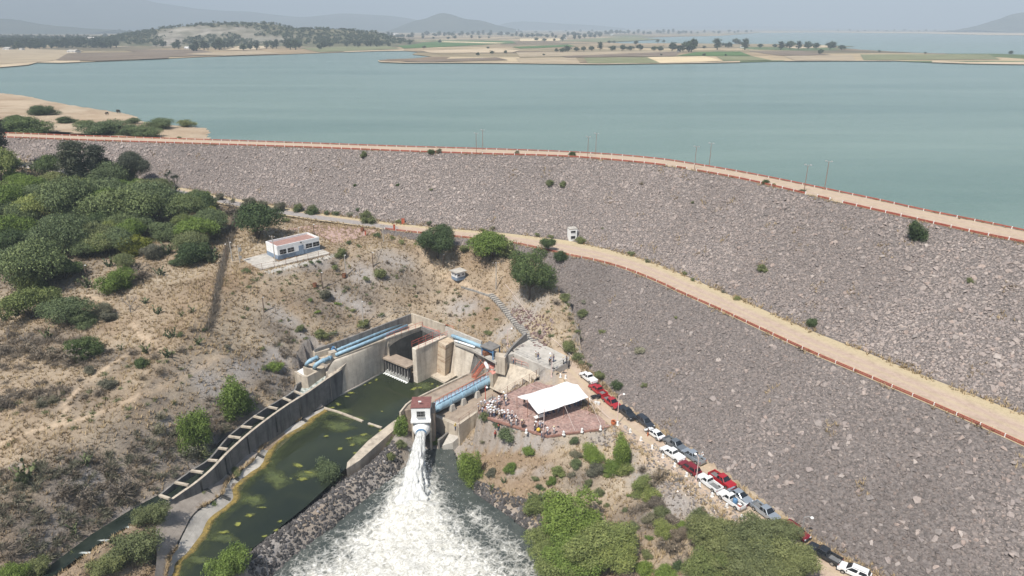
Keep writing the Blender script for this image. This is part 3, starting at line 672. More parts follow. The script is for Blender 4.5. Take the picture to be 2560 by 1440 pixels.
# ------------------------------------------------------------------ outlet works
def concrete(name, a, b_, stain=(.16, .13, .11), amt=.5, streak=(.9, .9, .10), rough=.9):
    m, n, l, b = nmat(name); v = wpos(n, l)
    r = ramp(n, [(.3, a), (.7, b_)]); l.new(noise(n, l, v, .8, 7, .65), r.inputs[0])
    s = ramp(n, [(.48, 0.0), (.68, amt)]); l.new(noise(n, l, wpos(n, l, streak), 1.0, 6, .7), s.inputs[0])
    c = mixc(n, l, s.outputs[0], r.outputs[0], stain)
    s2 = ramp(n, [(.56, 0.0), (.72, .55)]); l.new(noise(n, l, v, 2.6, 6, .7), s2.inputs[0]); c = mixc(n, l, s2.outputs[0], c, [x * .75 for x in a])
    sx = n.new('ShaderNodeSeparateXYZ'); l.new(v, sx.inputs[0]); ml = n.new('ShaderNodeMath'); ml.operation = 'MULTIPLY_ADD'; ml.inputs[1].default_value = .8; ml.inputs[2].default_value = .3; l.new(sx.outputs[2], ml.inputs[0]); fc = n.new('ShaderNodeMath'); fc.operation = 'FRACT'; l.new(ml.outputs[0], fc.inputs[0]); jr = ramp(n, [(0, .45), (.035, 0.0)]); l.new(fc.outputs[0], jr.inputs[0]); c = mixc(n, l, jr.outputs[0], c, [x * .5 for x in a])
    l.new(c, b.inputs['Base Color']); b.inputs['Roughness'].default_value = rough; b.inputs['Specular IOR Level'].default_value = .2
    bump(n, l, noise(n, l, v, 5, 6, .7), b, .25, .04); return m
M['conc'] = concrete('worn_concrete', (.40, .345, .275), (.56, .49, .395), amt=.6)
M['conc_grey'] = concrete('weathered_grey_concrete', (.155, .148, .14), (.255, .24, .225), (.065, .062, .06), .8)
M['conc_pale'] = concrete('pale_concrete', (.38, .355, .315), (.54, .505, .455), (.20, .18, .16), .65, (.25, .25, .25))
M['conc_rust'] = concrete('rust_stained_concrete', (.46, .37, .27), (.60, .50, .38), (.20, .10, .055), .85, (.35, .35, 1.6))
M['conc_brown'] = concrete('brown_stained_deck', (.27, .215, .17), (.40, .325, .255), (.14, .11, .09), .7, (.3, .3, .3))
M['apron'] = concrete('apron_concrete', (.25, .215, .185), (.38, .335, .29), (.16, .14, .12), .65, (.3, .3, .12))
M['masonry'] = concrete('mortared_stone', (.20, .19, .18), (.40, .38, .35), (.12, .115, .11), .8, (1.2, 1.2, 1.2))
M['blue'] = simple('pale_blue_paint', (.33, .50, .62), .55, .2, 1.6, spec=.4, c2=(.22, .34, .42), detail=7)
M['blue_dark'] = simple('blue_paint', (.10, .22, .38), .5, .2, 1.5)
M['white'] = simple('white_paint', (.80, .80, .78), .55, .06, 1.5)
M['red'] = simple('red_rail_paint', (.50, .10, .065), .6, .25, 2.0)
M['orange'] = simple('orange_red_paint', (.50, .13, .07), .6, .2, 2.0)
M['red_pale'] = simple('faded_red_paint', (.58, .27, .22), .7, .2, 2.0)
M['dark'] = simple('dark_opening', (.02, .02, .02), .8, .2, 2.0)
M['rust'] = simple('rusty_steel', (.20, .085, .045), .8, .35, 4.0)
M['steel'] = simple('grey_steel', (.35, .35, .34), .5, .15, 3.0, metal=.3)
M['maroon'] = simple('maroon_roof', (.20, .085, .075), .85, .2, 2.0)
M['algae'] = simple('yellow_green_algae', (.40, .38, .05), .8, .3, 3.0, c2=(.16, .20, .03))
M['ochre'] = simple('ochre_algae', (.42, .28, .06), .75, .3, 1.5, c2=(.22, .17, .035))

def water_mat(name, c1, c2, s, rough=.08, bs=.15):
    m, n, l, b = nmat(name); v = wpos(n, l)
    r = ramp(n, [(.35, c1), (.68, c2)]); l.new(noise(n, l, v, s, 4, .6, .6), r.inputs[0]); l.new(r.outputs[0], b.inputs['Base Color'])
    b.inputs['Roughness'].default_value = rough; b.inputs['IOR'].default_value = 1.33
    bump(n, l, noise(n, l, v, 1.6, 3), b, bs, .06); return m
M['basin_water'] = water_mat('green_basin_water', (.016, .022, .015), (.034, .042, .022), .07)
M['chan_water'] = water_mat('channel_water', (.012, .018, .014), (.028, .036, .028), .4, .14, .3)
def plate(name, pts, mat, kind='structure'):
    return tag(link(name, polymesh(name, pts, M[mat] if isinstance(mat, str) else mat)), kind=kind)
plate('basin_water', [Vector((p.x, p.y, ZBAS)) for p in BASIN], 'basin_water')
plate('channel_water', [Vector((p.x, p.y, ZCH)) for p in CHAN], 'chan_water')
def quadloft(A, B, n, fz=None):
    """lines between A and B with optional height profile"""
    out = []
    for t in np.linspace(0, 1, n):
        q = A * (1 - t) + B * t; q = q.copy()
        if fz is not None: q[:, 2] = A[:, 2] + (B[:, 2] - A[:, 2]) * fz(t)
        out.append(q)
    return out
W = lambda *q: PP(list(q))
org = P(990, 900, -6.0)
outlet = thing('outlet_works', 'concrete outlet structure with gated bay, piers and curved apron walls', 'outlet works', org)
def part(mb, name, mat, parent=outlet, **k):
    o = mb.build(name, M[mat] if isinstance(mat, str) else mat, None, **k); return inv(o, parent)
# warped apron from pipe shelf to the water
T_ = crom(W((838,899,1.3),(880,884,1.3),(920,869,1.3),(968,850,1.3)), 24); B_ = crom(W((796,1022,-6.4),(850,994,-6.4),(905,966,-6.4),(960,934,-6.4)), 24)
M['conc_apron'] = concrete('sunlit_apron_concrete', (.50, .44, .36), (.70, .63, .53), (.29, .23, .18), .75, (.55, .55, .07))  # sunlight put into this paler concrete for apron, pier and sloped wall
mb = MB().loft(quadloft(T_, B_, 14, lambda t: t ** 1.9)); part(mb, 'curved_apron', 'conc_apron', smooth=True)
mb = MB(); tw = B_.copy(); tw[:, 2] = -5.75; mb.wall(tw, .25, -7.5); part(mb, 'toe_sill', 'conc_pale')
# pipe shelf slab
part(MB().prism(W((786,897,1.5),(1028,800,1.5),(1053,812,1.5),(968,846,1.5),(838,896,1.5),(815,905,1.5)), 1.0, 1.5), 'pipe_shelf', 'conc')
part(MB().wall(resample(W((786,873,3.3),(869,845,3.35),(1026,785,3.6)), 12), .4, .8), 'back_wall', 'conc_grey')
part(MB().wall(resample(W((1028,783,3.7),(1070,797,3.6),(1113,812,3.5)), 6), .4, .8), 'back_wall', 'conc')
part(MB().wall(resample(W((1114,816,3.4),(1160,835,3.3),(1204,853,3.3)), 6), .4, .8), 'back_wall', 'conc_pale')
for x, y in ((836,877),(857,868),(879,858),(905,848),(930,838)):   # raking buttresses against the back wall
    b0 = P(x, y, 1.5); d = Vector((.55, -.83, 0)); s = Vector((.83, .55, 0)) * .22
    a = b0 - d * .1; mb = MB().add([a - s, a + s, a + d * 1.1 + s, a + d * 1.1 - s, a - s + Vector((0, 0, 1.7)), a + s + Vector((0, 0, 1.7))], [(0, 1, 2, 3), (0, 4, 5, 1), (1, 5, 2), (0, 3, 4), (3, 2, 5, 4)]); part(mb, 'buttress', 'conc')
# gate bay piers
def pier(name, L, th, z0, mat, side): part(MB().wall(resample(L, 6), th, z0, side), name, mat, bevel=.12)
lp = W((965,843,1.6),(1055,812,1.6)); rp = W((1034,871,1.6),(1112,838,1.6))
pier('pier', lp, 1.0, -8, 'conc', 0); pier('pier', rp, 1.25, -8, 'conc_apron', 0)
bk = W((1056,815,1.6),(1108,838,1.6)); part(MB().wall(resample(bk, 4), .8, -8), 'bay_back_wall', 'conc_grey')
# deck beam behind the bay
part(MB().prism(W((1050,806,1.75),(1134,829,1.75),(1128,837,1.75),(1056,814,1.75)), 1.2, 1.75), 'gate_deck', 'red_pale')
a_, b_ = P(966, 844, 1.6), P(962, 926, -6.6); part(MB().beam(a_, b_, .75, .8), 'pier_nose', 'conc_pale')
# stepped buttress right of the bay
tp = W((1096,853,1.3),(1114,864,1.3),(1138,851,1.3),(1120,843,1.3)); bt = W((1078,934,-6.6),(1112,951,-6.6),(1136,928,-6.6),(1108,915,-6.6))
part(MB().hexa(bt, tp), 'pier_buttress', 'conc_rust'); 
part(MB().prism(W((1072,936,-5.6),(1112,956,-5.6),(1145,936,-5.6),(1112,915,-5.6)), -8, -5.6), 'buttress_footing', 'conc')
# sloped wall right
part(MB().loft(quadloft(np.array(resample(W((1136,856,1.3),(1187,875,1.3)), 6)), np.array(resample(W((1126,934,-5.8),(1170,952,-5.8)), 6)), 6)), 'sloped_wall', 'conc_apron')
part(MB().prism(W((1130,838,1.5),(1205,862,1.5),(1262,888,1.5),(1240,905,1.5),(1187,877,1.5),(1136,857,1.5)), 1.05, 1.5), 'pipe_shelf', 'conc_pale')
a, b_ = P(1189, 874, 1.2), P(1216, 907, -1.6); part(MB().beam(a, b_, 1.1, .9), 'inclined_conduit', 'conc')
part(MB().loft([resample(W((1187,877,1.0),(1216,910,-2.0)), 5), resample(W((1168,952,-5.8),(1205,946,-4.8)), 5)]), 'sloped_wall', 'conc_grey')
# roof slab of the valve platform, its posts and beam
part(MB().prism(W((1200,864,3.6),(1224,852,3.6),(1252,864,3.6),(1231,875,3.6)), 3.35, 3.6), 'platform_roof', 'conc_grey')
part(MB().beam(P(1206, 868, 2.9), P(1233, 880, 2.9), .35, .6), 'roof_beam', 'blue_dark')
for q in ((1205,866),(1232,878),(1249,866)):
    c = P(q[0], q[1], 3.3); part(MB().box((c.x, c.y, 2.4), (.25, .25, 1.8)), 'post', 'blue_dark')
c = P(1220, 885, 1.6); part(MB().box((c.x, c.y, 2.0), (2.2, 1.0, .9), .5), 'valve_machinery', 'rust', bevel=.1)
part(MB().prism(W((1238,880,2.6),(1270,884,2.6),(1262,896,2.6),(1238,890,2.6)), -1, 2.6), 'abutment_block', 'conc')
# valve well
wc = P(1231, 917, -.8)
part(MB().lathe([(1.25, -5), (1.25, 0), (.85, 0), (.85, -1.2), (0, -1.2)], wc, 20), 'valve_well', 'conc_pale')
part(MB().lathe([(0.02, .02), (.84, .02)], wc - Vector((0, 0, .9)), 20), 'well_water', 'dark')
part(MB().prism(W((1208,912,-.9),(1222,905,-.9),(1254,906,-.9),(1248,926,-.9),(1232,935,-.9)), -1.1, -.95), 'well_platform', 'red_pale')
part(MB().prism(W((1208,912,-.9),(1222,905,-.9),(1254,906,-.9),(1248,926,-.9),(1232,935,-.9)), -5, -1.104), 'well_base', 'conc')
part(MB().tube([P(1213, 907, .2), P(1216, 912, .25), P(1219, 918, -.1), P(1221, 923, -.7)], .33, 10), 'elbow_pipe', 'white', smooth=True)
# right-hand sloping apron down to the pipe trench
A_ = np.array(resample(W((1254,902,.6),(1300,916,.6),(1356,935,.4)), 12)); B2 = np.array(resample(W((1222,968,-4.4),(1246,980,-3.6),(1276,990,-2.0)), 12))
part(MB().loft(quadloft(A_, B2, 10, lambda t: t ** .9)), 'side_apron', 'conc', smooth=True)
part(MB().loft([resample(W((1254,901,.6),(1236,925,-.6),(1228,945,-2.6),(1222,968,-4.5)), 6), resample(W((1250,897,.4),(1231,921,-1.2),(1222,941,-3.2),(1214,964,-5.0)), 6)]), 'apron_edge', 'conc_pale')
# mortared stone wall above it, with a walkway at its foot
part(MB().loft([resample(W((1285,879,2.45),(1330,899,2.45),(1379,919,2.4)), 6), resample(W((1270,900,.65),(1312,915,.65),(1358,934,.5)), 6)]), 'masonry_wall', 'masonry')
# trench floor, edge walls and weir wall
part(MB().prism(W((1085,1042,-4.9),(1146,1063,-4.9),(1196,1028,-4.9),(1215,1006,-4.9),(1278,990,-4.9),(1225,962,-4.9),(1085,1012,-4.9)), -8, -4.9), 'trench_floor', 'conc_brown')
part(MB().wall(resample(W((1146,1060,-3.3),(1172,1042,-3.1),(1196,1026,-2.6)), 6), .5, -8), 'trench_wall', 'conc')
part(MB().prism(W((1210,1004,-2.6),(1232,990,-2.6),(1280,990,-1.3),(1262,1000,-1.3),(1212,1014,-2.0)), -6, -2.6), 'landing_slab', 'conc_grey')
part(MB().wall(resample(W((1088,1038,-4.2),(1146,1062,-4.0)), 4), .75, -8), 'weir_wall', 'conc')
part(MB().prism(W((1076,1096,-7.2),(1124,1075,-7.2),(1107,1055,-7.2),(1076,1060,-7.2)), -9.5, -7.2), 'sump_floor', 'conc_grey')
part(MB().wall(resample(W((1096,1100,-6.4),(1124,1077,-6.2)), 4), .4, -9), 'sump_wall', 'conc_grey')
part(MB().prism(W((1125,1079,-6.3),(1147,1066,-5.6),(1160,1082,-5.6),(1132,1106,-6.6),(1106,1114,-7.2)), -9, None), 'outfall_slab', 'conc_pale')
# deck beside the big pipe (basin's right wall)
part(MB().prism(W((1001,1027,-2.3),(1020,1005,-2.3),(1060,985,-2.3),(1167,934,-2.3),(1226,927,-2.3),(1167,961,-2.3),(1091,1001,-2.3),(1040,1022,-2.3)), -8, -2.3), 'basin_deck', 'conc_brown', bevel=.06)
part(MB().wall(resample(W((1000,1030,-1.9),(1020,1005,-1.9),(1060,985,-1.9),(1167,934,-1.9)), 14), .3, -7), 'deck_parapet', 'conc')
# training wall and channel wall, struts
tw = np.array(TWALL); tw[:, 2] += 0
part(MB().wall(tw, .4, [-7 + 2.5 * sstep(.55, 1, i / 39.) for i in range(40)], 0), 'training_wall', 'conc_grey')
tw2 = tw.copy(); tw2[:, 2] += .05; tw2 = tw2[1:-1]; tw3 = tw2.copy(); tw3[:, 2] += .02
part(MB().wall(tw3, .42, tw2[:, 2] - .05), 'wall_coping', 'conc')
cl = crom(W((800,932,-1.5),(745,958,-1.6),(736,977,-1.7),(708,994,-1.8),(671,1016,-1.8),(635,1040,-1.9),(603,1065,-1.9),(572,1090,-2),(547,1119,-2),(521,1149,-2.1),(478,1176,-2.2),(438,1205,-2.3),(399,1237,-2.5)), 30)
part(MB().wall(cl, .3, -6), 'channel_wall', 'conc_grey')
for a, b_ in (((736,978),(758,987)),((708,995),(728,1003)),((671,1017),(694,1022)),((635,1041),(660,1047)),((603,1066),(630,1069)),((572,1091),(602,1095)),((547,1120),(569,1123)),((521,1150),(544,1152)),((478,1177),(508,1181)),((438,1206),(471,1213)),((399,1238),(424,1247))):
    part(MB().beam(P(a[0], a[1], -1.75), P(b_[0], b_[1], -1.5), .36, .3), 'strut', 'conc')
# outlet box with the two elbows, ramp slab at the head of the channel
part(MB().wall(resample(W((738,928,-.2),(763,943,-.2),(811,918,.1)), 7), .45, -6), 'outlet_box_wall', 'conc')
part(MB().prism(W((757,917,.1),(786,905,.1),(812,916,.1),(790,928,.1)), -5, .1), 'outlet_box_top', 'conc')
part(MB().prism(W((811,924,-.4),(828,906,.7),(872,902,.2),(846,927,-.7),(824,944,-.9)), -6, None), 'channel_head_ramp', 'conc')
for q, s in (((804,887),(3.0, 1.2, 1.5)), ((832,890),(1.3, 1.2, 1.4))):
    c = P(q[0], q[1], 1.6); part(MB().box((c.x, c.y, 1.9), s, .66), 'thrust_block', 'conc')
M['foam_white'] = simple('white_water', (.72, .74, .72), .7, .18, 3.0, bmp=.6)
part(MB().prism(W((740,929,-1.6),(757,920,-1.6),(785,929,-1.6),(764,940,-1.6)), -2.2, -1.6), 'churning_water', 'foam_white')
M['rapids'] = simple('rapids_water', (.62, .64, .61), .4, 0, 2.2, c2=(.05, .085, .07), bmp=.6, detail=7)
hw = [resample(W((800,931,-1.5),(836,934,-1.3)), 6), resample(W((775,948,-2.1),(800,962,-2.1)), 6), resample(W((748,966,-2.8),(770,981,-2.8)), 6), resample(W((722,984,-3.18),(742,1000,-3.18)), 6)]
inv(link('channel_rapids', loft_mesh('channel_rapids', hw, M['rapids'])), outlet)
# lower sills across the basin and the concrete bank path
part(MB().wall(resample(W((802,1016,-5.75),(850,1030,-5.75),(907,1052,-5.75)), 6), .45, -8), 'basin_sill', 'conc')
part(MB().wall(resample(W((921,1057,-5.8),(954,1068,-5.8)), 4), .4, -8), 'basin_sill', 'conc')
part(MB().prism(W((984,1052,-5.0),(1000,1046,-4.6),(1000,1062,-4.8),(945,1110,-5.1),(900,1150,-5.3),(866,1172,-5.4),(868,1156,-5.4),(920,1102,-5.2)), -8, None), 'bank_path', 'conc')
# lower apron along the training wall
F_ = crom(W((800,1004,-4.6),(733,1027,-4.3),(664,1070,-4.2),(599,1126,-4.1),(555,1173,-4.0),(505,1216,-3.4),(439,1250,-2.6),(400,1285,-2.6),(389,1332,-3.0),(392,1390,-3.6),(385,1450,-4.2)), 46)
E_ = crom(W((812,1024,-6.1),(764,1064,-6.1),(702,1102,-6.1),(667,1143,-6.1),(642,1174,-6.1),(608,1205,-6.1),(589,1221,-6.1),(572,1262,-6.1),(522,1300,-6.1),(497,1347,-6.1),(472,1375,-6.1),(439,1409,-6.1),(410,1470,-6.1)), 46)
E_ = resample(E_, 120); F_ = resample(F_, 120); dn = (E_ - F_) / np.linalg.norm((E_ - F_)[:, :2], axis=1)[:, None]; E_[:, :2] += dn[:, :2] * (.8 * fbm(E_[:, 0], E_[:, 1], 4.5, 5))[:, None]
M['wet_shade'] = concrete('wet_and_shade_concrete', (.045, .045, .043), (.10, .098, .09), (.02, .02, .02), .7)  # near-black concrete for drains, joints and the painted shade in the bay
E2 = E_ + (E_ - F_) * .10
MID = F_ + (E2 - F_) * .56; MID[:, 2] = F_[:, 2] + (E2[:, 2] - F_[:, 2]) * .50; MD2 = MID.copy(); MD2[:, 2] -= .14; MD2 = MD2 + dn * .12
part(MB().loft(quadloft(F_, MID, 6)), 'upper_apron', 'apron', smooth=True); part(MB().loft(quadloft(MD2, E2, 5)), 'lower_apron', 'conc_pale', smooth=True); part(MB().loft([MID, MD2]), 'apron_joint', 'wet_shade')
for k in (13, 28, 44, 60, 73):   # open drain slots across the apron and dark wall joints
    a = Vector(F_[k]); e = Vector(E_[k]); pts = [a.lerp(e, t) + Vector((0, 0, .06 - (.25 * t * (1 - t)))) for t in (0, .33, .66, .9)]
    mb = MB()
    for p0, p1 in zip(pts, pts[1:]): mb.beam(p0, p1, .6, .16)
    part(mb, 'drain_slot', 'wet_shade')
    j = int(np.argmin(np.hypot(tw[:, 0] - a.x, tw[:, 1] - a.y))); q = tw[j]
    part(MB().box((q[0], q[1], (q[2] - 5) / 2), (.5, .5, abs(q[2] + 5) - .3), .6), 'wall_joint', 'wet_shade')
# gate: slab, slats and the thin sheet of spill water
gl = P(963, 930, -6.0); gr = P(1024, 956, -6.0); gd = (gr - gl); gn = Vector((gd.y, -gd.x, 0)).normalized()
if gn.y > 0: gn = -gn
gate = thing('sluice_gate', 'dark slatted sluice gate under a concrete slab with water spilling beneath', 'sluice gate', gl)
back = -gn
def gq(t, out, z): q = gl + gd * t + gn * out; return Vector((q.x, q.y, z))
part(MB().prism([gq(-.02, .5, 0), gq(1.0, .5, 0), gq(1.02, -2.3, 0), gq(.02, -2.3, 0)], -2.75, -2.4), 'gate_slab', 'conc_brown', gate)
part(MB().prism([gq(0, -.35, 0), gq(1, -.35, 0), gq(1, -.5, 0), gq(0, -.5, 0)], -5.25, -2.75), 'gate_leaf', 'dark', gate)
for k in range(9):
    t = (k + .5) / 9; c = gq(t, -.15, -4.0); part(MB().box(c, (.22, .42, 2.45), math.atan2(gd.y, gd.x)), 'gate_rib', 'conc_grey', gate)
sheet = np.array([list(gq(t, 0, 0)) for t in np.linspace(.02, .98, 40)]); L0 = []
for o_, z_ in ((-.3, -5.2), (-.1, -5.4), (.1, -5.8), (.35, -5.97)):
    q = sheet.copy(); q[:, 0] += gn.x * o_; q[:, 1] += gn.y * o_; q[:, 2] = z_; L0.append(q)
m_, n_, l_, b_ = nmat('spill_sheet'); r_ = ramp(n_, [(.42, (.10, .10, .09)), (.7, (.5, .5, .48))]); l_.new(noise(n_, l_, wpos(n_, l_, (3, 3, .6)), 1.5, 4), r_.inputs[0]); l_.new(r_.outputs[0], b_.inputs['Base Color'])
inv(link('spill_water', loft_mesh('spill_water', L0, m_)), gate)
fo = sheet.copy(); q0 = fo.copy(); q1 = fo.copy(); q0[:, :2] += np.array(gn.xy) * .2; q1[:, :2] += np.array(gn.xy)[None] * (.65 + .25 * np.sin(np.arange(40) * 1.7))[:, None]; q0[:, 2] = -5.9; q1[:, 2] = -5.97
inv(link('spill_foam', loft_mesh('spill_foam', [q0, q1], M['foam_white'])), gate)

# blue pipes
def pipe(name, label, pts, r, mat='blue', extra=None, n=12, cat='pipe'):
    pts = [Vector(p) for p in pts]; t = thing(name, label, cat, pts[0]); part(MB().tube(pts, r, n), 'pipe_shell', mat, t, smooth=True)
    if extra: extra(t, pts)
    return t
def flanges(ts, r, w=.12, mat='blue'):
    def f(t, pts):
        for i, k in ts:
            a = pts[i].lerp(pts[i + 1], k); d = (pts[i + 1] - pts[i]).normalized()
            part(MB().tube([a - d * w / 2, a + d * w / 2], r, 12), 'flange', mat, t)
    return f
pipe('water_pipe', 'rear pale blue pipe along the dark retaining wall', W((836,878,2.0),(858,868.5,2.05),(1007,808,2.1)), .27, extra=flanges([(0, .2), (0, .9), (1, .12), (1, .22), (1, .5)], .36))
pipe('water_pipe', 'front pale blue pipe along the lip of the curved apron', W((838,887,2.0),(900,862.5,2.05),(1018,814,2.1)), .33, extra=flanges([(0, .05), (0, .5), (1, .3)], .40))
pipe('elbow_pipe', 'rear blue pipe elbow bending down into the outlet box', W((795,893,1.9),(782,898,1.9),(773,903,1.8),(768,908,1.3),(765,914,.2)), .36, extra=flanges([(0, .3), (1, .5)], .46))
pipe('elbow_pipe', 'front blue pipe elbow bending down beside the outlet box edge', W((829,893,1.9),(800,905,1.9),(792,910,1.75),(788,915,1.2),(786,921,.2)), .38, extra=flanges([(0, .2), (0, .7)], .48))
pipe('water_flume', 'wide pale blue flume pipe along the right-hand back wall', W((1130,839,2.3),(1168,853,2.3),(1208,868,2.3)), .36, extra=flanges([(0, .3), (1, .4)], .44))
pipe('water_pipe', 'thin pale pipe on the edge above the sloped wall', W((1137,852,1.9),(1160,859,1.9),(1187,868,1.9)), .22, 'white', flanges([(0, .5)], .3))
c = P(834, 876, 2.2)
tag(MB().lathe([(.32, 0), (.32, .25), (.5, .25), (.5, .35), (.12, .4), (.12, .7), (.3, .7), (.3, .76)], c, 12).build('gate_valve', M['blue_dark']), 'dark blue valve at the end of the rear pipe', 'valve')

# big penstock with saddles on concrete supports
pa, pb = P(1086, 1020, -3.3), P(1231, 944, -3.2)
pen = thing('penstock', 'large pale blue steel pipe leading to the valve house', 'pipe', pa)
part(MB().tube([pa.lerp(pb, t) for t in np.linspace(0, 1, 14)], .95, 28), 'pipe_shell', 'blue', pen, smooth=True)
pd = (pb - pa).normalized()
for t in (.20, .44, .62, .85): part(MB().tube([pa.lerp(pb, t) - pd * .05, pa.lerp(pb, t) + pd * .05], 1.03, 28), 'pipe_band', 'blue', pen)
side = Vector((pd.y, -pd.x, 0))
for t in (.225, .415, .655):
    c = pa.lerp(pb, t); sup = []
    part(MB().box((c.x + side.x * .95, c.y + side.y * .95, -4.3), (1.15, 1.0, 1.3), math.atan2(pd.y, pd.x), .62), 'support_block', 'conc_pale', pen)
    part(MB().tube([c + (side * math.cos(a) + Vector((0, 0, 1)) * math.sin(a)) * 1.0 for a in np.linspace(-1.1, 1.5, 9)], .09, 6), 'saddle_strap', 'blue', pen)
    part(MB().box((c.x - side.x * .7, c.y - side.y * .7, -4.3), (1.15, 1.0, 1.3), math.atan2(pd.y, pd.x), .62), 'support_block', 'conc_pale', pen)
# pipe's brown handrail walkway
rail = thing('pipe_walkway_rail', 'reddish brown handrail running beside the large blue pipe', 'railing', P(1091, 1001, -2.3))
rl = resample(W((1088,1000,-1.3),(1167,960,-1.3),(1227,927,-1.2)), 16)
part(MB().tube(rl, .05, 5), 'top_rail', 'red', rail); r2 = rl.copy(); r2[:, 2] -= .5; part(MB().tube(r2, .04, 5), 'mid_rail', 'red', rail)
for q in rl: part(MB().tube([(q[0], q[1], -2.3), (q[0], q[1], q[2])], .04, 5), 'post', 'red', rail)
def railing(label, px, h=1.05, step=1.6, mat='red', r=.035, name='railing', mid=True):
    L = W(*px); base = L[0]; t = thing(name, label, 'railing', base); n = max(2, int(plen([list(p) for p in L]) / step) + 1); q = resample([list(p) for p in L], n)
    up = q.copy(); up[:, 2] += h; part(MB().tube(up, r, 5), 'top_rail', mat, t)
    if mid: md = q.copy(); md[:, 2] += h * .5; part(MB().tube(md, r * .8, 5), 'mid_rail', mat, t)
    post = MB().tube([(0, 0, 0), (0, 0, h)], r, 5).mesh('post', M[mat])
    for p in q: o = link('post', post); o.location = p; inv(o, t)
    return t
railing('red handrail on top of the left pier of the gate bay', [(968,846,1.6),(1056,816,1.6)])
railing('red handrail on the inner edge of the right pier', [(1030,866,1.6),(1098,836,1.6)])
railing('red handrail on the outer edge of the right pier', [(1046,872,1.6),(1132,834,1.6)])
railing('far red handrail of the gate deck behind the bay', [(1052,805,1.75),(1134,828,1.75)], r=.045)
railing('near red handrail of the gate deck behind the bay', [(1058,813,1.75),(1128,836,1.75)], r=.045)
railing('pinkish railing along the walkway at the foot of the masonry wall', [(1270,903,.65),(1312,918,.6),(1356,936,.4)], mat='red_pale')
railing('red rail ring around the round valve well', [(1218,921,-.9),(1228,929,-.9),(1240,927,-.9),(1247,919,-.9)], mat='red')
# orange stair with stringers
st = thing('steel_stair', 'orange red steel stair climbing from the deck to the valve well', 'stair', P(1182, 946, -2.3))
s0, s1 = P(1184, 944, -2.2), P(1208, 912, -.8); sv = (s1 - s0); sn = Vector((sv.y, -sv.x, 0)).normalized() * .45
for s in (-1, 1):
    part(MB().beam(s0 + sn * s, s1 + sn * s, .06, .15), 'stringer', 'orange', st); part(MB().beam(s0 + sn * s + Vector((0, 0, 1)), s1 + sn * s + Vector((0, 0, 1)), .07, .07), 'handrail', 'orange', st)
for k in range(11):
    c = s0.lerp(s1, k / 10); part(MB().box((c.x, c.y, c.z), (.2, .9, .04), math.atan2(sv.y, sv.x)), 'step', 'orange', st)
    for s in (-1, 1): part(MB().tube([c + sn * s, c + sn * s + Vector((0, 0, 1))], .03, 5), 'baluster', 'orange', st)
st2 = thing('steel_stair', 'faded red ladder stair up from the valve well to the walkway', 'stair', P(1246, 918, -.8))
s0, s1 = P(1246, 916, -.8), P(1252, 903, .6); sv = s1 - s0; sn = Vector((sv.y, -sv.x, 0)).normalized() * .45
for s in (-1, 1): part(MB().beam(s0 + sn * s, s1 + sn * s, .08, .2), 'stringer', 'red_pale', st2)
for k in range(7): c = s0.lerp(s1, k / 6); part(MB().box(c, (.25, .9, .05), math.atan2(sv.y, sv.x)), 'step', 'red_pale', st2)

# valve house with cone valve and jet
hc = P(1052.5, 1048, -1.7); HR = 0.05
house = thing('valve_house', 'small white valve house with maroon roof above the water jet', 'valve house', (hc.x, hc.y, -1.7), HR)
def hp(mb, name, mat, parent=house, **k): o = mb.build(name, M[mat], parent, **k); return o
hp(MB().box((0, 1.75, 1.1), (3.2, 3.5, 2.2)), 'wall', 'white')
hp(MB().box((0, 1.75, 2.26), (3.4, 3.7, .14)), 'roof', 'maroon')
hp(MB().box((0, 1.4, -.14), (3.4, 4.4, .26)), 'ledge', 'white')
wd = hp(MB().box((0, -.02, 1.05), (1.35, .06, 1.0)), 'window', 'dark')
for x in (-.45, 0, .45): hp(MB().box((x, -.08, 1.05), (.04, .04, 1.05)), 'window_bar', 'steel', wd)
for z in (.55, 1.05, 1.55): hp(MB().box((0, -.1, z), (1.5, .04, .05)), 'window_bar', 'steel', wd)
hp(MB().box((0, -.25, .5), (1.5, .3, .05)), 'window_shelf', 'steel', wd)
for s in (-1, 1): hp(MB().box((s * 1.5, 1.8, -3.4), (.35, 3.6, 6.3)), 'side_pier', 'conc')
hp(MB().box((1.95, 2.6, -2.2), (.5, 3.6, 5.6)), 'side_pier', 'conc_brown')
hp(MB().box((0, 3.4, -3.4), (2.7, .4, 6.2)), 'back_pier', 'conc_grey')
hp(MB().tube([(-.35, 1.0, 2.3), (-.35, 1.0, 2.9)], .04, 6), 'lamp_pole', 'steel'); hp(MB().box((-.15, .95, 2.9), (.5, .2, .16)), 'lamp_head', 'white')
VC = Vector((0, .15, -1.9)); ja = Vector((0, -1, -.12)).normalized()
valve = thing('cone_valve', 'big white bulbous discharge valve under the valve house', 'valve', house.matrix_basis @ VC, HR)
part2 = lambda mb, name, mat, **k: mb.build(name, M[mat], valve, **k)
part2(MB().lathe([(.9, -1.9), (1.25, -1.5), (1.5, -.9), (1.58, -.3), (1.5, .35), (1.28, .85), (1.02, 1.15), (.86, 1.3), (.80, 1.3), (.78, .9)], (0, 0, 0), 32, ja), 'valve_body', 'white', smooth=True)
part2(MB().lathe([(.80, 1.22), (.92, 1.22), (.92, 1.4), (.80, 1.4)], (0, 0, 0), 32, ja), 'outlet_ring', 'blue_dark')

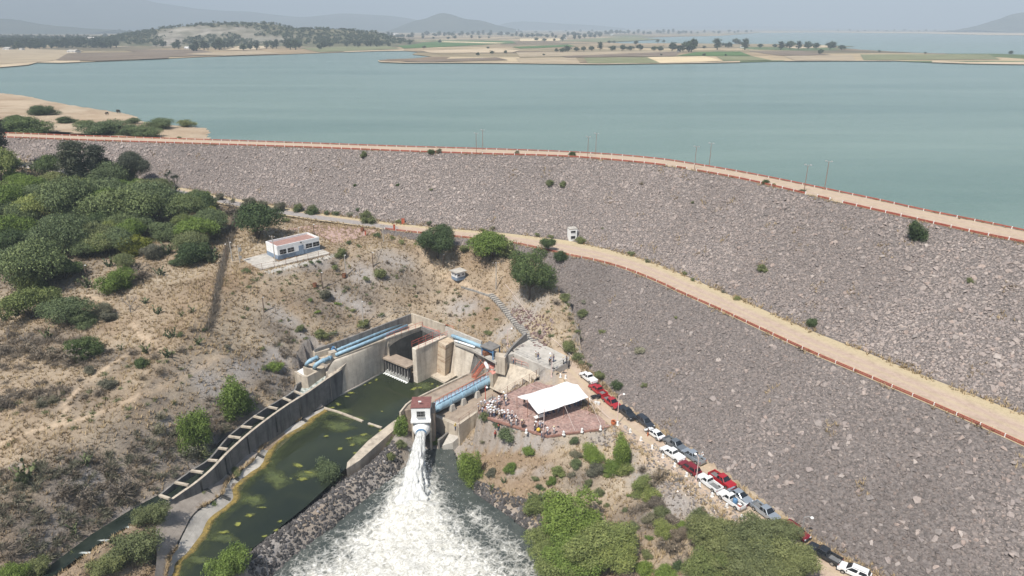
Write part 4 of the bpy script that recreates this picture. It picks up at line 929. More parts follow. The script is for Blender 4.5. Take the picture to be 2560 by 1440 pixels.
# ---- plunge pool with foam
S_ = valve.matrix_basis @ (ja * 1.2); I_ = P(1030, 1262, ZPOOL)
px_, py_ = np.arange(-62, 18, .38), np.arange(48, 112, .38); PX, PY = np.meshgrid(px_, py_); pin = inpoly(PX, PY, POOL) | (distline(PX, PY, POOL, True) < 1.2)
fan_l = PP([(1040,1180),(1016,1212),(985,1240),(925,1290),(855,1342),(770,1398),(700,1450),(560,1640)], ZPOOL); fan_r = PP([(1040,1180),(1068,1222),(1105,1262),(1165,1312),(1230,1365),(1290,1410),(1345,1450),(1380,1640)], ZPOOL)
fan = fan_l + fan_r[::-1]; fi = inpoly(PX, PY, fan); fd = distline(PX, PY, fan_l); fd = np.minimum(fd, distline(PX, PY, fan_r)); sd_ = np.where(fi, fd, -fd)
foam = sstep(-5.0, 6.5, sd_ + 2.6 * fbm(PX, PY, 5, 61)); core = np.exp(-(((PX - I_.x) / 4.5) ** 2 + ((PY - I_.y - 1) / 7.5) ** 2)); foam = np.clip(foam * .70 + core * .5 + .16 * sstep(4, 12, sd_) * np.exp(-((PX - I_.x) / 9) ** 2), 0, 1.25)
st_ = PP([(1330,1440),(1290,1385),(1240,1340),(1210,1305),(1180,1285)], ZPOOL); foam = np.maximum(foam, .40 * np.exp(-(distline(PX, PY, st_) / 2.2) ** 2))
st_ = PP([(905,1205),(850,1240),(770,1300),(700,1350)], ZPOOL); foam = np.maximum(foam, .42 * np.exp(-(distline(PX, PY, st_) / 1.6) ** 2))
PZ = ZPOOL + foam * (.40 * fbm(PX, PY, 2.6, 71, 4) + .25 * vnoise(PX, PY, .8, 75)) + core * 1.3 * (1 + .5 * vnoise(PX, PY, 1.1, 78)) + .06 * fbm(PX, PY, 4, 81)
I = np.arange(PX.size).reshape(PX.shape); F = np.stack([I[:-1, :-1], I[:-1, 1:], I[1:, 1:], I[1:, :-1]], -1).reshape(-1, 4); kq = (pin[:-1, :-1] & pin[1:, 1:] & pin[:-1, 1:] & pin[1:, :-1]).ravel()
m, n, l, b = nmat('churned_pool'); v = wpos(n, l)
at = N(n, 'ShaderNodeVertexColor'); at.layer_name = 'foam'; sp = n.new('ShaderNodeSeparateColor'); l.new(at.outputs[0], sp.inputs[0])
f1 = noise(n, l, v, .55, 9, .68, 2.2); f2 = noise(n, l, v, 1.5, 7, .7, 1.5)
def math_(op, a, b2):
    q = n.new('ShaderNodeMath'); q.operation = op
    for s, x in zip(q.inputs, (a, b2)):
        if hasattr(x, 'links'): l.new(x, s)
        else: s.default_value = x
    return q.outputs[0]
def ridged(f): return math_('SUBTRACT', 1.0, math_('MULTIPLY', math_('ABSOLUTE', math_('SUBTRACT', f, .5), 0), 5.0))
vein = math_('MAXIMUM', ridged(f1), ridged(f2))
def lace(sc, wob):
    nv = N(n, 'ShaderNodeTexNoise'); nv.inputs['Scale'].default_value = sc * .8; nv.inputs['Detail'].default_value = 5; l.new(v, nv.inputs['Vector'])
    mv = n.new('ShaderNodeMix'); mv.data_type = 'VECTOR'; mv.inputs[0].default_value = wob; l.new(v, mv.inputs[4]); l.new(nv.outputs['Color'], mv.inputs[5])
    vo = N(n, 'ShaderNodeTexVoronoi'); vo.feature = 'DISTANCE_TO_EDGE'; vo.inputs['Scale'].default_value = sc; ad = n.new('ShaderNodeVectorMath'); ad.operation = 'ADD'; sc2 = n.new('ShaderNodeVectorMath'); sc2.operation = 'SCALE'; sc2.inputs['Scale'].default_value = wob; l.new(nv.outputs['Color'], sc2.inputs[0]); l.new(v, ad.inputs[0]); l.new(sc2.outputs[0], ad.inputs[1]); l.new(ad.outputs[0], vo.inputs['Vector'])
    r = ramp(n, [(0, 1.0), (.10, .55), (.30, 0.0)]); l.new(vo.outputs['Distance'], r.inputs[0]); return r.outputs[0]
lc = math_('MAXIMUM', lace(.62, 2.2), math_('MULTIPLY', lace(1.5, 1.0), .8))
val = math_('ADD', sp.outputs[0], math_('MULTIPLY', lc, .36)); val = math_('ADD', val, math_('MULTIPLY', math_('SUBTRACT', f1, .5), .9)); val = math_('ADD', val, math_('MULTIPLY', math_('SUBTRACT', f2, .5), .45))
fr = ramp(n, [(.40, 0), (.56, .30), (.86, 1.0)]); l.new(val, fr.inputs[0])
wc_ = ramp(n, [(.3, (.040, .050, .046)), (.7, (.085, .095, .085))]); l.new(noise(n, l, v, .5, 4), wc_.inputs[0])
fc = ramp(n, [(.32, (.30, .285, .24)), (.48, (.56, .545, .49)), (.64, (.80, .79, .75))]); l.new(f2, fc.inputs[0])
c = mixc(n, l, fr.outputs[0], wc_.outputs[0], fc.outputs[0]); l.new(c, b.inputs['Base Color'])
rr = ramp(n, [(0, .12), (1, .8)]); l.new(fr.outputs[0], rr.inputs[0]); l.new(rr.outputs[0], b.inputs['Roughness'])
hh = math_('ADD', math_('MULTIPLY', fr.outputs[0], .6), f2); bump(n, l, hh, b, .55, .25); M['pool'] = m
pm = npmesh('plunge_pool', np.stack([PX, PY, PZ], -1).reshape(-1, 3), F[kq], m, True); setattr_col(pm, 'foam', np.repeat(foam.reshape(-1, 1), 3, 1))
tag(link('plunge_pool', pm), kind='structure')

# ---- the jet
m, n, l, b = nmat('jet_water'); vv = N(n, 'ShaderNodeVertexColor'); vv.layer_name = 'flow'; mp = n.new('ShaderNodeMapping'); mp.inputs['Scale'].default_value = (9, 7, 1); l.new(vv.outputs[0], mp.inputs[0])
f = noise(n, l, mp.outputs[0], 2.2, 7, .65, .4); r = ramp(n, [(.3, (.36, .36, .34)), (.5, (.66, .66, .63)), (.68, (.84, .84, .82))]); l.new(f, r.inputs[0]); l.new(r.outputs[0], b.inputs['Base Color']); b.inputs['Roughness'].default_value = .55; bump(n, l, f, b, 1.0, .3)
M['jet'] = m
def jet_mesh(rad, nl, na, seed, ext=0.0, wob=.06):
    V = []; Cc = []; dy = (I_ - S_)
    for i in range(nl):
        t = i / (nl - 1) * (1 + ext); c = Vector((S_.x + dy.x * t, S_.y + dy.y * t, S_.z + dy.z * (.22 * t + .78 * t * t)))
        d = Vector((dy.x, dy.y, dy.z * (.22 + 1.56 * t))).normalized(); a = d.cross(Vector((0, 0, 1))).normalized(); b2 = a.cross(d)
        for k in range(na):
            th = 2 * math.pi * k / na; r = rad(t) * (1 + wob * (1 + 2.5 * t) * float(fbm(k * 9.7 / na * 6 + seed, t * 26 + seed, 2.3, seed)))
            e = 1.25 if t < .0 else 1.0; V.append(c + a * math.cos(th) * r * (1 + .45 * t) + b2 * math.sin(th) * r * .85); Cc.append((abs(k / na - .5) * 2, t, 0))
    F = [[i * na + k, i * na + (k + 1) % na, (i + 1) * na + (k + 1) % na, (i + 1) * na + k] for i in range(nl - 1) for k in range(na)]
    me = npmesh('water_jet', np.array([list(v) for v in V]), F, M['jet'], True); setattr_col(me, 'flow', np.array(Cc)); return me
jet = link('water_jet', jet_mesh(lambda t: .78 + .35 * t + .75 * t ** 3, 90, 56, 3, .12, .17)); tag(jet, 'white jet of water arching out of the valve into the pool', 'water jet')
# spray drops round the impact
nd = 9000; tt = rng.uniform(.25, 1.05, nd); dyv = np.array(I_ - S_); base = np.array(S_)[None] + np.stack([dyv[0] * tt, dyv[1] * tt, dyv[2] * (.22 * tt + .78 * tt * tt)], 1)
off = rng.normal(0, 1, (nd, 3)) * (.5 + 2.0 * tt ** 3)[:, None] * np.array([1.0, .8, .55]); base = base + off
gfan = rng.normal(0, 1, (2600, 3)) * np.array([4.0, 7, .35]) + np.array([I_.x, I_.y - 4, ZPOOL + .5]); base = np.vstack([base, gfan]); base = base[base[:, 2] > ZPOOL - .1]
tet = np.array([(1, 1, 1), (-1, -1, 1), (-1, 1, -1), (1, -1, -1)]) * .5; s = rng.uniform(.02, .075, len(base))[:, None, None]
V = (base[:, None] + tet[None] * s).reshape(-1, 3); Ft = np.array([(0, 1, 2), (0, 3, 1), (0, 2, 3), (1, 3, 2)]); F = (np.arange(len(base))[:, None, None] * 4 + Ft[None]).reshape(-1, 3)
tag(link('spray', npmesh('spray', V, F, M['foam_white'])), kind='stuff')

# ---- algae on the basin
def scum_mat(name, c1, c2, s, thr, soft=.12):
    m, n, l, b = nmat(name); v = wpos(n, l); at = N(n, 'ShaderNodeVertexColor'); at.layer_name = 'edge'; sp = n.new('ShaderNodeSeparateColor'); l.new(at.outputs[0], sp.inputs[0])
    r = ramp(n, [(.35, c1), (.68, c2)]); l.new(noise(n, l, v, s, 6, .7), r.inputs[0]); l.new(r.outputs[0], b.inputs['Base Color']); b.inputs['Roughness'].default_value = .7
    ad = n.new('ShaderNodeMath'); ad.operation = 'MULTIPLY_ADD'; l.new(noise(n, l, v, 1.1, 8, .78, 1.0), ad.inputs[0]); ad.inputs[1].default_value = 1.5; l.new(sp.outputs[0], ad.inputs[2])
    a = ramp(n, [(thr / 2, 0), ((thr + soft) / 2, 1)]); h = n.new('ShaderNodeMath'); h.operation = 'MULTIPLY'; h.inputs[1].default_value = .5; l.new(ad.outputs[0], h.inputs[0]); l.new(h.outputs[0], a.inputs[0]); l.new(a.outputs[0], b.inputs['Alpha']); return m
M['algae'] = scum_mat('yellow_green_algae', (.10, .12, .03), (.26, .26, .05), 2.0, 1.32, .3); M['algae_sub'] = scum_mat('submerged_weed', (.045, .060, .022), (.095, .115, .032), .8, 1.05, .6); M['ochre'] = scum_mat('ochre_algae', (.15, .115, .035), (.32, .225, .06), 1.4, .78, .4)
def scum(cx, cy, rx, ry, z, mat, seed):
    r_ = random.Random(seed); rings = [(0, 1.0), (.35, .8), (.7, .45), (1.0, .0)]; V = []; C = []; n = 16; ph = r_.uniform(0, 6.28)
    for f, e in rings:
        for k in range(n): a = 2 * math.pi * k / n; q = f * (1 + .25 * math.sin(2 * a + ph) + .15 * math.sin(5 * a)); p = P(cx + rx * q * math.cos(a), cy + ry * q * math.sin(a), z); V.append(tuple(p)); C.append((e, e, e))
    F = [[i * n + k, i * n + (k + 1) % n, (i + 1) * n + (k + 1) % n, (i + 1) * n + k] for i in range(3) for k in range(n)]
    me = npmesh('algae_mat', V, F, M[mat]); setattr_col(me, 'edge', C); tag(link('algae_mat', me), kind='stuff')
k = 0
for q in ((845,1065,70,18),(880,1045,46,10),(690,1195,50,34),(630,1250,40,26),(560,1345,40,20),(900,1100,50,16),(1060,965,40,12),(770,1185,44,22),(500,1400,40,20),(850,1030,40,12)): scum(*q, ZBAS + .008 + .004 * k, 'algae_sub', k); k += 1
for q in ((941,949,9,5),(925,957,8,3.5),(912,962,6,3),(878,982,14,6),(868,991,10,4),(845,1010,14,7),(830,1019,11,5),(1035,972,14,7),(1050,969,10,4),(1080,960,9,4),(1094,966,8,4),(955,1028,5,3),(745,1163,24,10),(770,1180,24,7),(755,1197,26,8),(872,1096,16,6),(882,1112,18,6),(850,1122,16,6),(930,1064,14,6),(910,1086,18,6),(952,1076,12,6),(727,1196,6,4),(640,1388,22,7),(662,1340,16,6),(700,1303,14,6),(690,1325,12,6),(560,1330,24,9),(595,1310,18,8),(625,1288,26,8),(655,1268,20,6),(815,1090,12,5),(892,1132,14,6)): scum(*q, ZBAS + .05 + .004 * (k - 10), 'algae', k); k += 1
o1 = E_ - dn * .25; o1[:, 2] = ZBAS + .2
fr_ = [(o1, .4, ZBAS + .03), (E_ + dn * .4, .38, ZBAS + .026), (E_ + dn * .9, .1, ZBAS + .022), (E_ + dn * 1.5, -.35, ZBAS + .02)]; L0 = []; C0 = []
for q, e, z in fr_: q = q.copy(); q[:, 2] = z; L0.append(q); C0.append(np.tile((e, e, e), (len(q), 1)))
me = loft_mesh('algae_fringe', L0, M['ochre']); setattr_col(me, 'edge', np.concatenate(C0)); tag(link('algae_fringe', me), kind='stuff')
L0 = []; C0 = []
for w, e in ((.4, .7), (1.8, .5), (3.2, .2), (4.6, -.3)): q = E_ + dn * w; q[:, 2] = ZBAS + .004; L0.append(q); C0.append(np.tile((e, e, e), (len(q), 1)))
me = loft_mesh('algae_fringe', L0, M['algae_sub']); setattr_col(me, 'edge', np.concatenate(C0)); tag(link('algae_fringe', me), kind='stuff')
M['froth'] = scum_mat('channel_froth', (.30, .34, .32), (.66, .68, .66), 2.5, 1.25, .3)
for i, q in enumerate(((805,948,16,6),(745,990,10,4),(470,1222,16,4),(505,1196,10,3),(430,1250,12,3),(330,1318,34,5),(270,1350,34,6),(215,1382,26,6),(380,1290,20,4))): scum(*q, ZCH + .02 + .003 * i, 'froth', 90 + i)
# shade inside the gate bay, put in as dark curve-topped panels
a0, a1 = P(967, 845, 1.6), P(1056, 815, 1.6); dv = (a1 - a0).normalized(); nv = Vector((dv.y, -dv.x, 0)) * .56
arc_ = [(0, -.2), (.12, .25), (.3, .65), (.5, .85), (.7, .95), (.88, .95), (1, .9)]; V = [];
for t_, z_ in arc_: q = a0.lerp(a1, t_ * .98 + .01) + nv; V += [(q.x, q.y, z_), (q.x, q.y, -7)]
part(MB().add(V, [(2 * i, 2 * i + 1, 2 * i + 3, 2 * i + 2) for i in range(len(arc_) - 1)]), 'bay_shade_panel', 'wet_shade')
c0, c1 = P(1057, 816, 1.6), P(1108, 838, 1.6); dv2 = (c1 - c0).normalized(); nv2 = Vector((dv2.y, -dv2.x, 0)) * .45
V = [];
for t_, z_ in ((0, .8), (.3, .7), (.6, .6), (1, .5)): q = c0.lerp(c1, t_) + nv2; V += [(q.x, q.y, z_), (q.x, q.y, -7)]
part(MB().add(V, [(2 * i, 2 * i + 1, 2 * i + 3, 2 * i + 2) for i in range(3)]), 'bay_shade_panel', 'wet_shade')
# ------------------------------------------------------------------ riprap
def rock_variants(nv, npts, seed, flat=.62):
    out = []
    for k in range(nv):
        r_ = np.random.default_rng(seed + k); p = r_.normal(size=(npts, 3)); p /= np.linalg.norm(p, axis=1)[:, None]
        p *= r_.uniform(.82, 1.0, (npts, 1)); p[:, 2] *= flat; p[:, 1] *= r_.uniform(.62, .95)
        bm = bmesh.new(); vs_ = [bm.verts.new(q) for q in p]; bmesh.ops.convex_hull(bm, input=vs_)
        for v in [v for v in bm.verts if not v.link_faces]: bm.verts.remove(v)
        bmesh.ops.triangulate(bm, faces=bm.faces); bm.verts.index_update(); bm.normal_update()
        V = np.array([v.co[:] for v in bm.verts]); F = np.array([[v.index for v in f.verts] for f in bm.faces]); bm.free(); out.append((V, F))
    return out
ROCKS = rock_variants(14, 9, 100, .5); BOULD = rock_variants(8, 18, 300, .78)
def frame_from(nrm, ang):
    nrm = nrm / np.linalg.norm(nrm, axis=1)[:, None]; h = np.tile([1.0, 0, 0], (len(nrm), 1)); a = np.cross(nrm, h); a /= np.linalg.norm(a, axis=1)[:, None]; b = np.cross(nrm, a)
    c, s = np.cos(ang)[:, None], np.sin(ang)[:, None]
    return np.stack([a * c + b * s, b * c - a * s, nrm], 2)   # columns
def scatter_mesh(name, pos, nrm, size, tint, variants, mat, seed=0, ang=None):
    r_ = np.random.default_rng(seed); n = len(pos); R = frame_from(nrm, r_.uniform(0, 6.28, n) if ang is None else ang); which = r_.integers(0, len(variants), n)
    VV = []; FF = []; CC = []; off = 0
    for k, (V, F) in enumerate(variants):
        i = np.where(which == k)[0]
        if not len(i): continue
        q = np.einsum('nij,vj->nvi', R[i], V) * size[i, None, None] + pos[i, None]
        VV.append(q.reshape(-1, 3)); FF.append((np.arange(len(i))[:, None, None] * len(V) + F[None] + off).reshape(-1, 3)); CC.append(np.repeat(tint[i], len(V), 0)); off += len(i) * len(V)
    me = npmesh(name, np.vstack(VV), np.vstack(FF), mat); setattr_col(me, 'tint', np.vstack(CC)); return me
def rock_mat(name, use_obj=False, cols=None, mul=1.0):
    m, n, l, b = nmat(name)
    if use_obj:
        oi = n.new('ShaderNodeObjectInfo'); r = ramp(n, cols); l.new(oi.outputs['Random'], r.inputs[0]); c = r.outputs[0]
    else:
        at = N(n, 'ShaderNodeVertexColor'); at.layer_name = 'tint'; c = at.outputs[0]
    v = wpos(n, l); r2 = ramp(n, [(.3, (.74, .74, .74)), (.7, (1.12, 1.10, 1.09))]); l.new(noise(n, l, v, 3.5, 5, .7), r2.inputs[0])
    c = mixc(n, l, 1.0, c, r2.outputs[0], 'MULTIPLY'); l.new(c, b.inputs['Base Color']); b.inputs['Roughness'].default_value = .92; b.inputs['Specular IOR Level'].default_value = .15
    bump(n, l, noise(n, l, v, 6, 5, .7), b, .35, .05); return m
RC = np.array([(.330, .282, .258), (.308, .265, .245), (.350, .296, .268), (.280, .245, .230), (.374, .318, .286), (.246, .220, .207), (.43, .375, .34), (.36, .288, .252)])
RW = np.array([.26, .22, .16, .14, .09, .07, .03, .03])
M['riprap'] = rock_mat('riprap_stone'); M['riprap_one'] = rock_mat('riprap_stone_single', True, [(i / 8., tuple(c)) for i, c in enumerate(RC)])
M['black_rock'] = rock_mat('basalt_stone'); M['black_one'] = rock_mat('basalt_stone_single', True, [(0, (.06, .056, .055)), (.5, (.085, .08, .078)), (.9, (.13, .12, .115))])
def face_points(A, B, sp, seed, lo=0.02, hi=.985):
    """jittered points over the ruled surface between lines A and B"""
    r_ = np.random.default_rng(seed); seg = np.linalg.norm(np.diff(A, axis=0), axis=1); s = np.r_[0, np.cumsum((seg + np.linalg.norm(np.diff(B, axis=0), axis=1)) / 2)]; pts = []; nn = []
    L = s[-1]; nu = int(L / sp); wid = np.linalg.norm(B - A, axis=1)
    for i in range(nu):
        u = (i + .5) / nu * L; j = min(np.searchsorted(s, u) - 1, len(A) - 2); j = max(j, 0); f = (u - s[j]) / (s[j + 1] - s[j] + 1e-9)
        w = wid[j]; nt = int(w / sp * .92)
        if nt < 1: continue
        t = np.linspace(lo, hi, nt) + r_.uniform(-.42, .42, nt) / max(nt, 1); ff = np.clip(f + r_.uniform(-.5, .5, nt) * sp / (seg[j] + .01), -1, 2)
        a = A[j][None] + (A[j + 1] - A[j])[None] * ff[:, None]; b = B[j][None] + (B[j + 1] - B[j])[None] * ff[:, None]
        pts.append(a + (b - a) * np.clip(t, .004, .996)[:, None]); n_ = np.cross(A[j + 1] - A[j], B[j] - A[j]); n_ = n_ / np.linalg.norm(n_); n_ = n_ if n_[2] > 0 else -n_; nn.append(np.tile(n_, (nt, 1)))
    return np.vstack(pts), np.vstack(nn)
pu, nu_ = face_points(CREST_N, BERM_I, .345, 1); pl, nl_ = face_points(BERM_L, TOE, .35, 2)
gl_ = bil(TZ, GX0, GY0, GS, pl[:, 0], pl[:, 1]); k_ = pl[:, 2] > gl_ - .25; pl = pl[k_]; nl_ = nl_[k_]
pos = np.vstack([pu, pl]); nrm = np.vstack([nu_, nl_]); n = len(pos); low = np.r_[np.zeros(len(pu)), np.ones(len(pl))]
# only what can be seen from round here
qx = projA(pos)[0]; k_ = (qx > -300) & (qx < 2860); pos, nrm, low, qx = pos[k_], nrm[k_], low[k_], qx[k_]; n = len(pos)
nrm = nrm + rng.normal(0, .15, (n, 3)); size = np.exp(rng.normal(-1.46, .40, n)) * np.where(low > 0, .86, 1.0); size = np.where(rng.random(n) < .02, size * 1.8, size); size = np.clip(size, .12, .68)
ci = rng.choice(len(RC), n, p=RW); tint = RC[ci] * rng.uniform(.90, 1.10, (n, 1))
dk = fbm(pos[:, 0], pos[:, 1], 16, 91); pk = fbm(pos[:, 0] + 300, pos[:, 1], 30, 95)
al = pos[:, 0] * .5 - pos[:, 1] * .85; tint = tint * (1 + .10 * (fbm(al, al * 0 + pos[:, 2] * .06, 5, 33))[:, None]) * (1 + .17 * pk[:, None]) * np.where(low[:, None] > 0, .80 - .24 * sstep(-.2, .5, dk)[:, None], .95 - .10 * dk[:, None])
pos = pos + nrm * (size * rng.uniform(-.1, .28, n))[:, None]
scr = size / np.linalg.norm(pos - np.array([0, 0, CAMZ]), axis=1); qy = projA(pos)[1]; inview = (qx > 0) & (qx < 2560) & (qy > 0) & (qy < 1440)
big = np.argsort(-(scr * inview))[:300]; mk = np.ones(n, bool); mk[big] = False
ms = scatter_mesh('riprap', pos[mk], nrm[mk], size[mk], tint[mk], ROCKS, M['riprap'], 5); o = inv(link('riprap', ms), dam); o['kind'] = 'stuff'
def single_meshes(name, variants, mat): return [npmesh(name, V, F, mat) for V, F in variants]
def put_singles(name, meshes, pos, nrm, size, parent, seed=0):
    r_ = random.Random(seed); Rm = frame_from(nrm, np.array([r_.uniform(0, 6.28) for _ in pos])); inv_ = Matrix.Translation(parent.location).inverted()
    for i in range(len(pos)):
        o = bpy.data.objects.new(name, meshes[r_.randrange(len(meshes))]); COL.objects.link(o); o.parent = parent; o.matrix_parent_inverse = inv_
        R = Rm[i] * size[i]; o.matrix_basis = Matrix(((R[0, 0], R[0, 1], R[0, 2], pos[i, 0]), (R[1, 0], R[1, 1], R[1, 2], pos[i, 1]), (R[2, 0], R[2, 1], R[2, 2], pos[i, 2]), (0, 0, 0, 1)))
SR = single_meshes('stone', ROCKS, M['riprap_one']); put_singles('stone', SR, pos[big], nrm[big], size[big], dam, 3)

# dark boulder banks beside the pool
def bank(label, poly_px, z, dens, seed, smin, smax, nsing=260, mats=('black_rock', 'black_one'), base=(.085, .08, .078), name='boulder_bank', cat='rock bank'):
    pg = PP(poly_px, z); xs = [p.x for p in pg]; ys = [p.y for p in pg]; r_ = np.random.default_rng(seed); A = (max(xs) - min(xs)) * (max(ys) - min(ys)); m = int(A * dens)
    x = r_.uniform(min(xs), max(xs), m); y = r_.uniform(min(ys), max(ys), m); k = inpoly(x, y, pg); x, y = x[k], y[k]; zt = bil(TZ, GX0, GY0, GS, x, y)
    gx_, gy_ = bil(TZ, GX0, GY0, GS, x + .8, y) - zt, bil(TZ, GX0, GY0, GS, x, y + .8) - zt; nr = np.stack([-gx_ / .8, -gy_ / .8, np.ones_like(x)], 1) + r_.normal(0, .3, (len(x), 3))
    sz = r_.uniform(smin, smax, len(x)) * np.where(r_.random(len(x)) < .06, 1.6, 1); p = np.stack([x, y, zt + sz * .15], 1); t = np.array(base)[None] * r_.uniform(.6, 1.6, (len(x), 1)); pale = r_.random(len(x)) < .05; t[pale] *= 2.6
    th = thing(name, label, cat, (float(x.mean()), float(y.mean()), float(zt.mean())))
    so = np.argsort(-sz)[:nsing]; mk = np.ones(len(x), bool); mk[so] = False
    if mk.any(): o = inv(link('rubble', scatter_mesh('rubble', p[mk], nr[mk], sz[mk], t[mk], BOULD, M[mats[0]], seed)), th); o['kind'] = 'stuff'
    put_singles('boulder', single_meshes('boulder', BOULD, M[mats[1]]), p[so], nr[so], sz[so], th, seed); return th
bank('dark boulder bank between the green basin and the churning pool', [(985,1120),(950,1122),(900,1165),(865,1180),(815,1222),(765,1262),(700,1318),(640,1360),(600,1440),(720,1440),(745,1365),(815,1310),(875,1258),(930,1222),(985,1180),(1010,1140)], -6.5, 13.0, 11, .12, .36)
bank('black boulder bank on the right shore of the pool', [(1125,1170),(1160,1172),(1212,1205),(1275,1238),(1345,1268),(1365,1330),(1380,1440),(1330,1440),(1318,1372),(1295,1332),(1262,1305),(1210,1275),(1165,1242)], -7, 9.0, 12, .16, .48)
M['grey_rock'] = rock_mat('grey_rubble'); M['grey_one'] = rock_mat('grey_rubble_single', True, [(0, (.16, .145, .135)), (.5, (.24, .215, .20)), (.9, (.36, .32, .29))])
bank('grey stone riprap slope below the dirt road among parked cars', [(1600,1120),(1640,1125),(1720,1190),(1800,1255),(1880,1315),(1930,1352),(1860,1330),(1780,1305),(1690,1262),(1620,1190)], -1.2, 8.0, 13, .11, .28, 220, ('grey_rock', 'grey_one'), (.25, .225, .21), 'riprap_slope')
M['red_rock'] = rock_mat('maroon_rubble'); M['red_one'] = rock_mat('maroon_rubble_single', True, [(0, (.13, .085, .08)), (.5, (.19, .13, .12)), (.9, (.30, .24, .22))])
bank('maroon rubble slope right of the long concrete stair', [(1285,750),(1330,770),(1385,800),(1370,840),(1345,838),(1310,795),(1275,760)], 5.5, 3.0, 14, .18, .42, 150, ('red_rock', 'red_one'), (.18, .13, .12), 'rubble_slope')
bank('grey rubble pile left of the stair foot above the works', [(1255,800),(1300,815),(1312,838),(1280,860),(1240,845)], 4.5, 2.6, 15, .2, .5, 90, ('grey_rock', 'grey_one'), (.22, .19, .18), 'rubble_slope')
bank('dark rubble heap at the corner of the concrete platform', [(1385,915),(1420,908),(1425,925),(1400,942),(1382,938)], 1.2, 3.5, 16, .15, .35, 60, ('black_rock', 'black_one'), (.11, .095, .09), 'rubble_slope')
bank('dark stone slope below the front edge of the plaza', [(1470,1085),(1545,1066),(1590,1100),(1600,1140),(1540,1110),(1480,1100)], -.8, 4.0, 17, .16, .36, 150, ('grey_rock', 'grey_one'), (.15, .135, .125), 'rubble_slope')
# ------------------------------------------------------------------ vegetation
def leaf_mat(name, dark, mid, light, rough=.75):
    m, n, l, b = nmat(name); at = N(n, 'ShaderNodeVertexColor'); at.layer_name = 'leaf'; sp = n.new('ShaderNodeSeparateColor'); l.new(at.outputs[0], sp.inputs[0])
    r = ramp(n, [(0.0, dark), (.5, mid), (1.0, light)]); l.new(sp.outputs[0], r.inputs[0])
    oi = n.new('ShaderNodeObjectInfo'); r2 = ramp(n, [(0, (.80, .82, .84)), (.5, (1, 1, 1)), (1, (1.18, 1.14, 1.0))]); l.new(oi.outputs['Random'], r2.inputs[0])
    c = mixc(n, l, 1.0, r.outputs[0], r2.outputs[0], 'MULTIPLY'); l.new(c, b.inputs['Base Color']); b.inputs['Roughness'].default_value = rough; b.inputs['Specular IOR Level'].default_value = .15
    tr = n.new('ShaderNodeBsdfTranslucent'); l.new(c, tr.inputs[0]); mx = n.new('ShaderNodeMixShader'); mx.inputs[0].default_value = .18
    l.new(b.outputs[0], mx.inputs[1]); l.new(tr.outputs[0], mx.inputs[2]); l.new(mx.outputs[0], n['Material Output'].inputs['Surface']); return m
LM = {'mesq': leaf_mat('mesquite_leaves', (.085, .115, .060), (.145, .185, .090), (.205, .250, .120)),
      'dark': leaf_mat('dark_green_leaves', (.050, .078, .038), (.092, .132, .058), (.145, .190, .080)),
      'bright': leaf_mat('bright_green_leaves', (.100, .148, .038), (.172, .242, .058), (.25, .325, .088)),
      'olive': leaf_mat('olive_leaves', (.110, .130, .060), (.180, .205, .092), (.26, .28, .135)),
      'light': leaf_mat('light_green_leaves', (.125, .160, .060), (.21, .25, .088), (.30, .33, .125)),
      'euca': leaf_mat('eucalyptus_leaves', (.050, .060, .046), (.085, .098, .070), (.135, .145, .100)),
      'pale': leaf_mat('pale_silver_leaves', (.20, .20, .14), (.33, .32, .23), (.46, .44, .33)),
      'dry': leaf_mat('dry_twig_leaves', (.13, .108, .085), (.23, .192, .15), (.34, .285, .225)),
      'grey': leaf_mat('grey_green_brush', (.11, .11, .078), (.185, .18, .125), (.27, .255, .185)),
      'yellow': leaf_mat('yellow_green_leaves', (.14, .155, .030), (.24, .26, .05), (.34, .34, .08)),
      'cactus': leaf_mat('cactus_pads', (.060, .080, .045), (.115, .140, .075), (.22, .25, .13)),
      'far': leaf_mat('far_tree_leaves', (.030, .045, .026), (.052, .072, .038), (.080, .10, .052))}
M['bark'] = simple('grey_bark', (.13, .105, .085), .95, .3, 3.0, spec=.1); M['deadwood'] = simple('dead_wood', (.22, .195, .17), .95, .25, 3.0, spec=.1)

def leaves(lobes, nclu, per, size, seed, sig=.34, up=.35, hollow=.25, hang=0.0):
    r_ = np.random.default_rng(seed); L = np.array(lobes, float); area = (L[:, 3] * L[:, 4] + L[:, 3] * L[:, 5] + L[:, 4] * L[:, 5]); li = r_.choice(len(L), nclu, p=area / area.sum()); q = L[li]
    d = r_.normal(size=(nclu, 3)); d[:, 2] += up; d /= np.linalg.norm(d, axis=1)[:, None]; rad = np.where(r_.random(nclu) < hollow, r_.uniform(.35, .9, nclu), r_.uniform(.86, 1.06, nclu))
    c = q[:, :3] + d * q[:, 3:] * rad[:, None]; cv = np.clip(.46 + .24 * r_.normal(size=nclu) + .13 * d[:, 2], 0, 1)  # clump tone random, upper clumps paler: top light put into the leaf colour
    p = np.repeat(c, per, 0) + r_.normal(0, 1, (nclu * per, 3)) * sig * np.array([1, 1, .7]); n = len(p)
    if hang: p[:, 2] -= np.abs(r_.normal(0, hang, n))
    nd = np.repeat(d, per, 0) + r_.normal(0, .75, (n, 3)); nd /= np.linalg.norm(nd, axis=1)[:, None]; R = frame_from(nd + 1e-6, r_.uniform(0, 6.28, n)); s = size * r_.uniform(.6, 1.35, n)
    k = np.array([(-.6, -.2, 0), (.5, -.28, 0), (.6, .22, .1), (-.4, .26, -.1)]); V = np.einsum('nij,vj->nvi', R, k) * s[:, None, None] + p[:, None]
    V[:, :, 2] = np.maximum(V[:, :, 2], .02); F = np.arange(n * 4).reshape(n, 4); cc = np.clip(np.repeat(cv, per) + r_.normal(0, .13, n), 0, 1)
    return V.reshape(-1, 3), F, np.repeat(cc, 4)
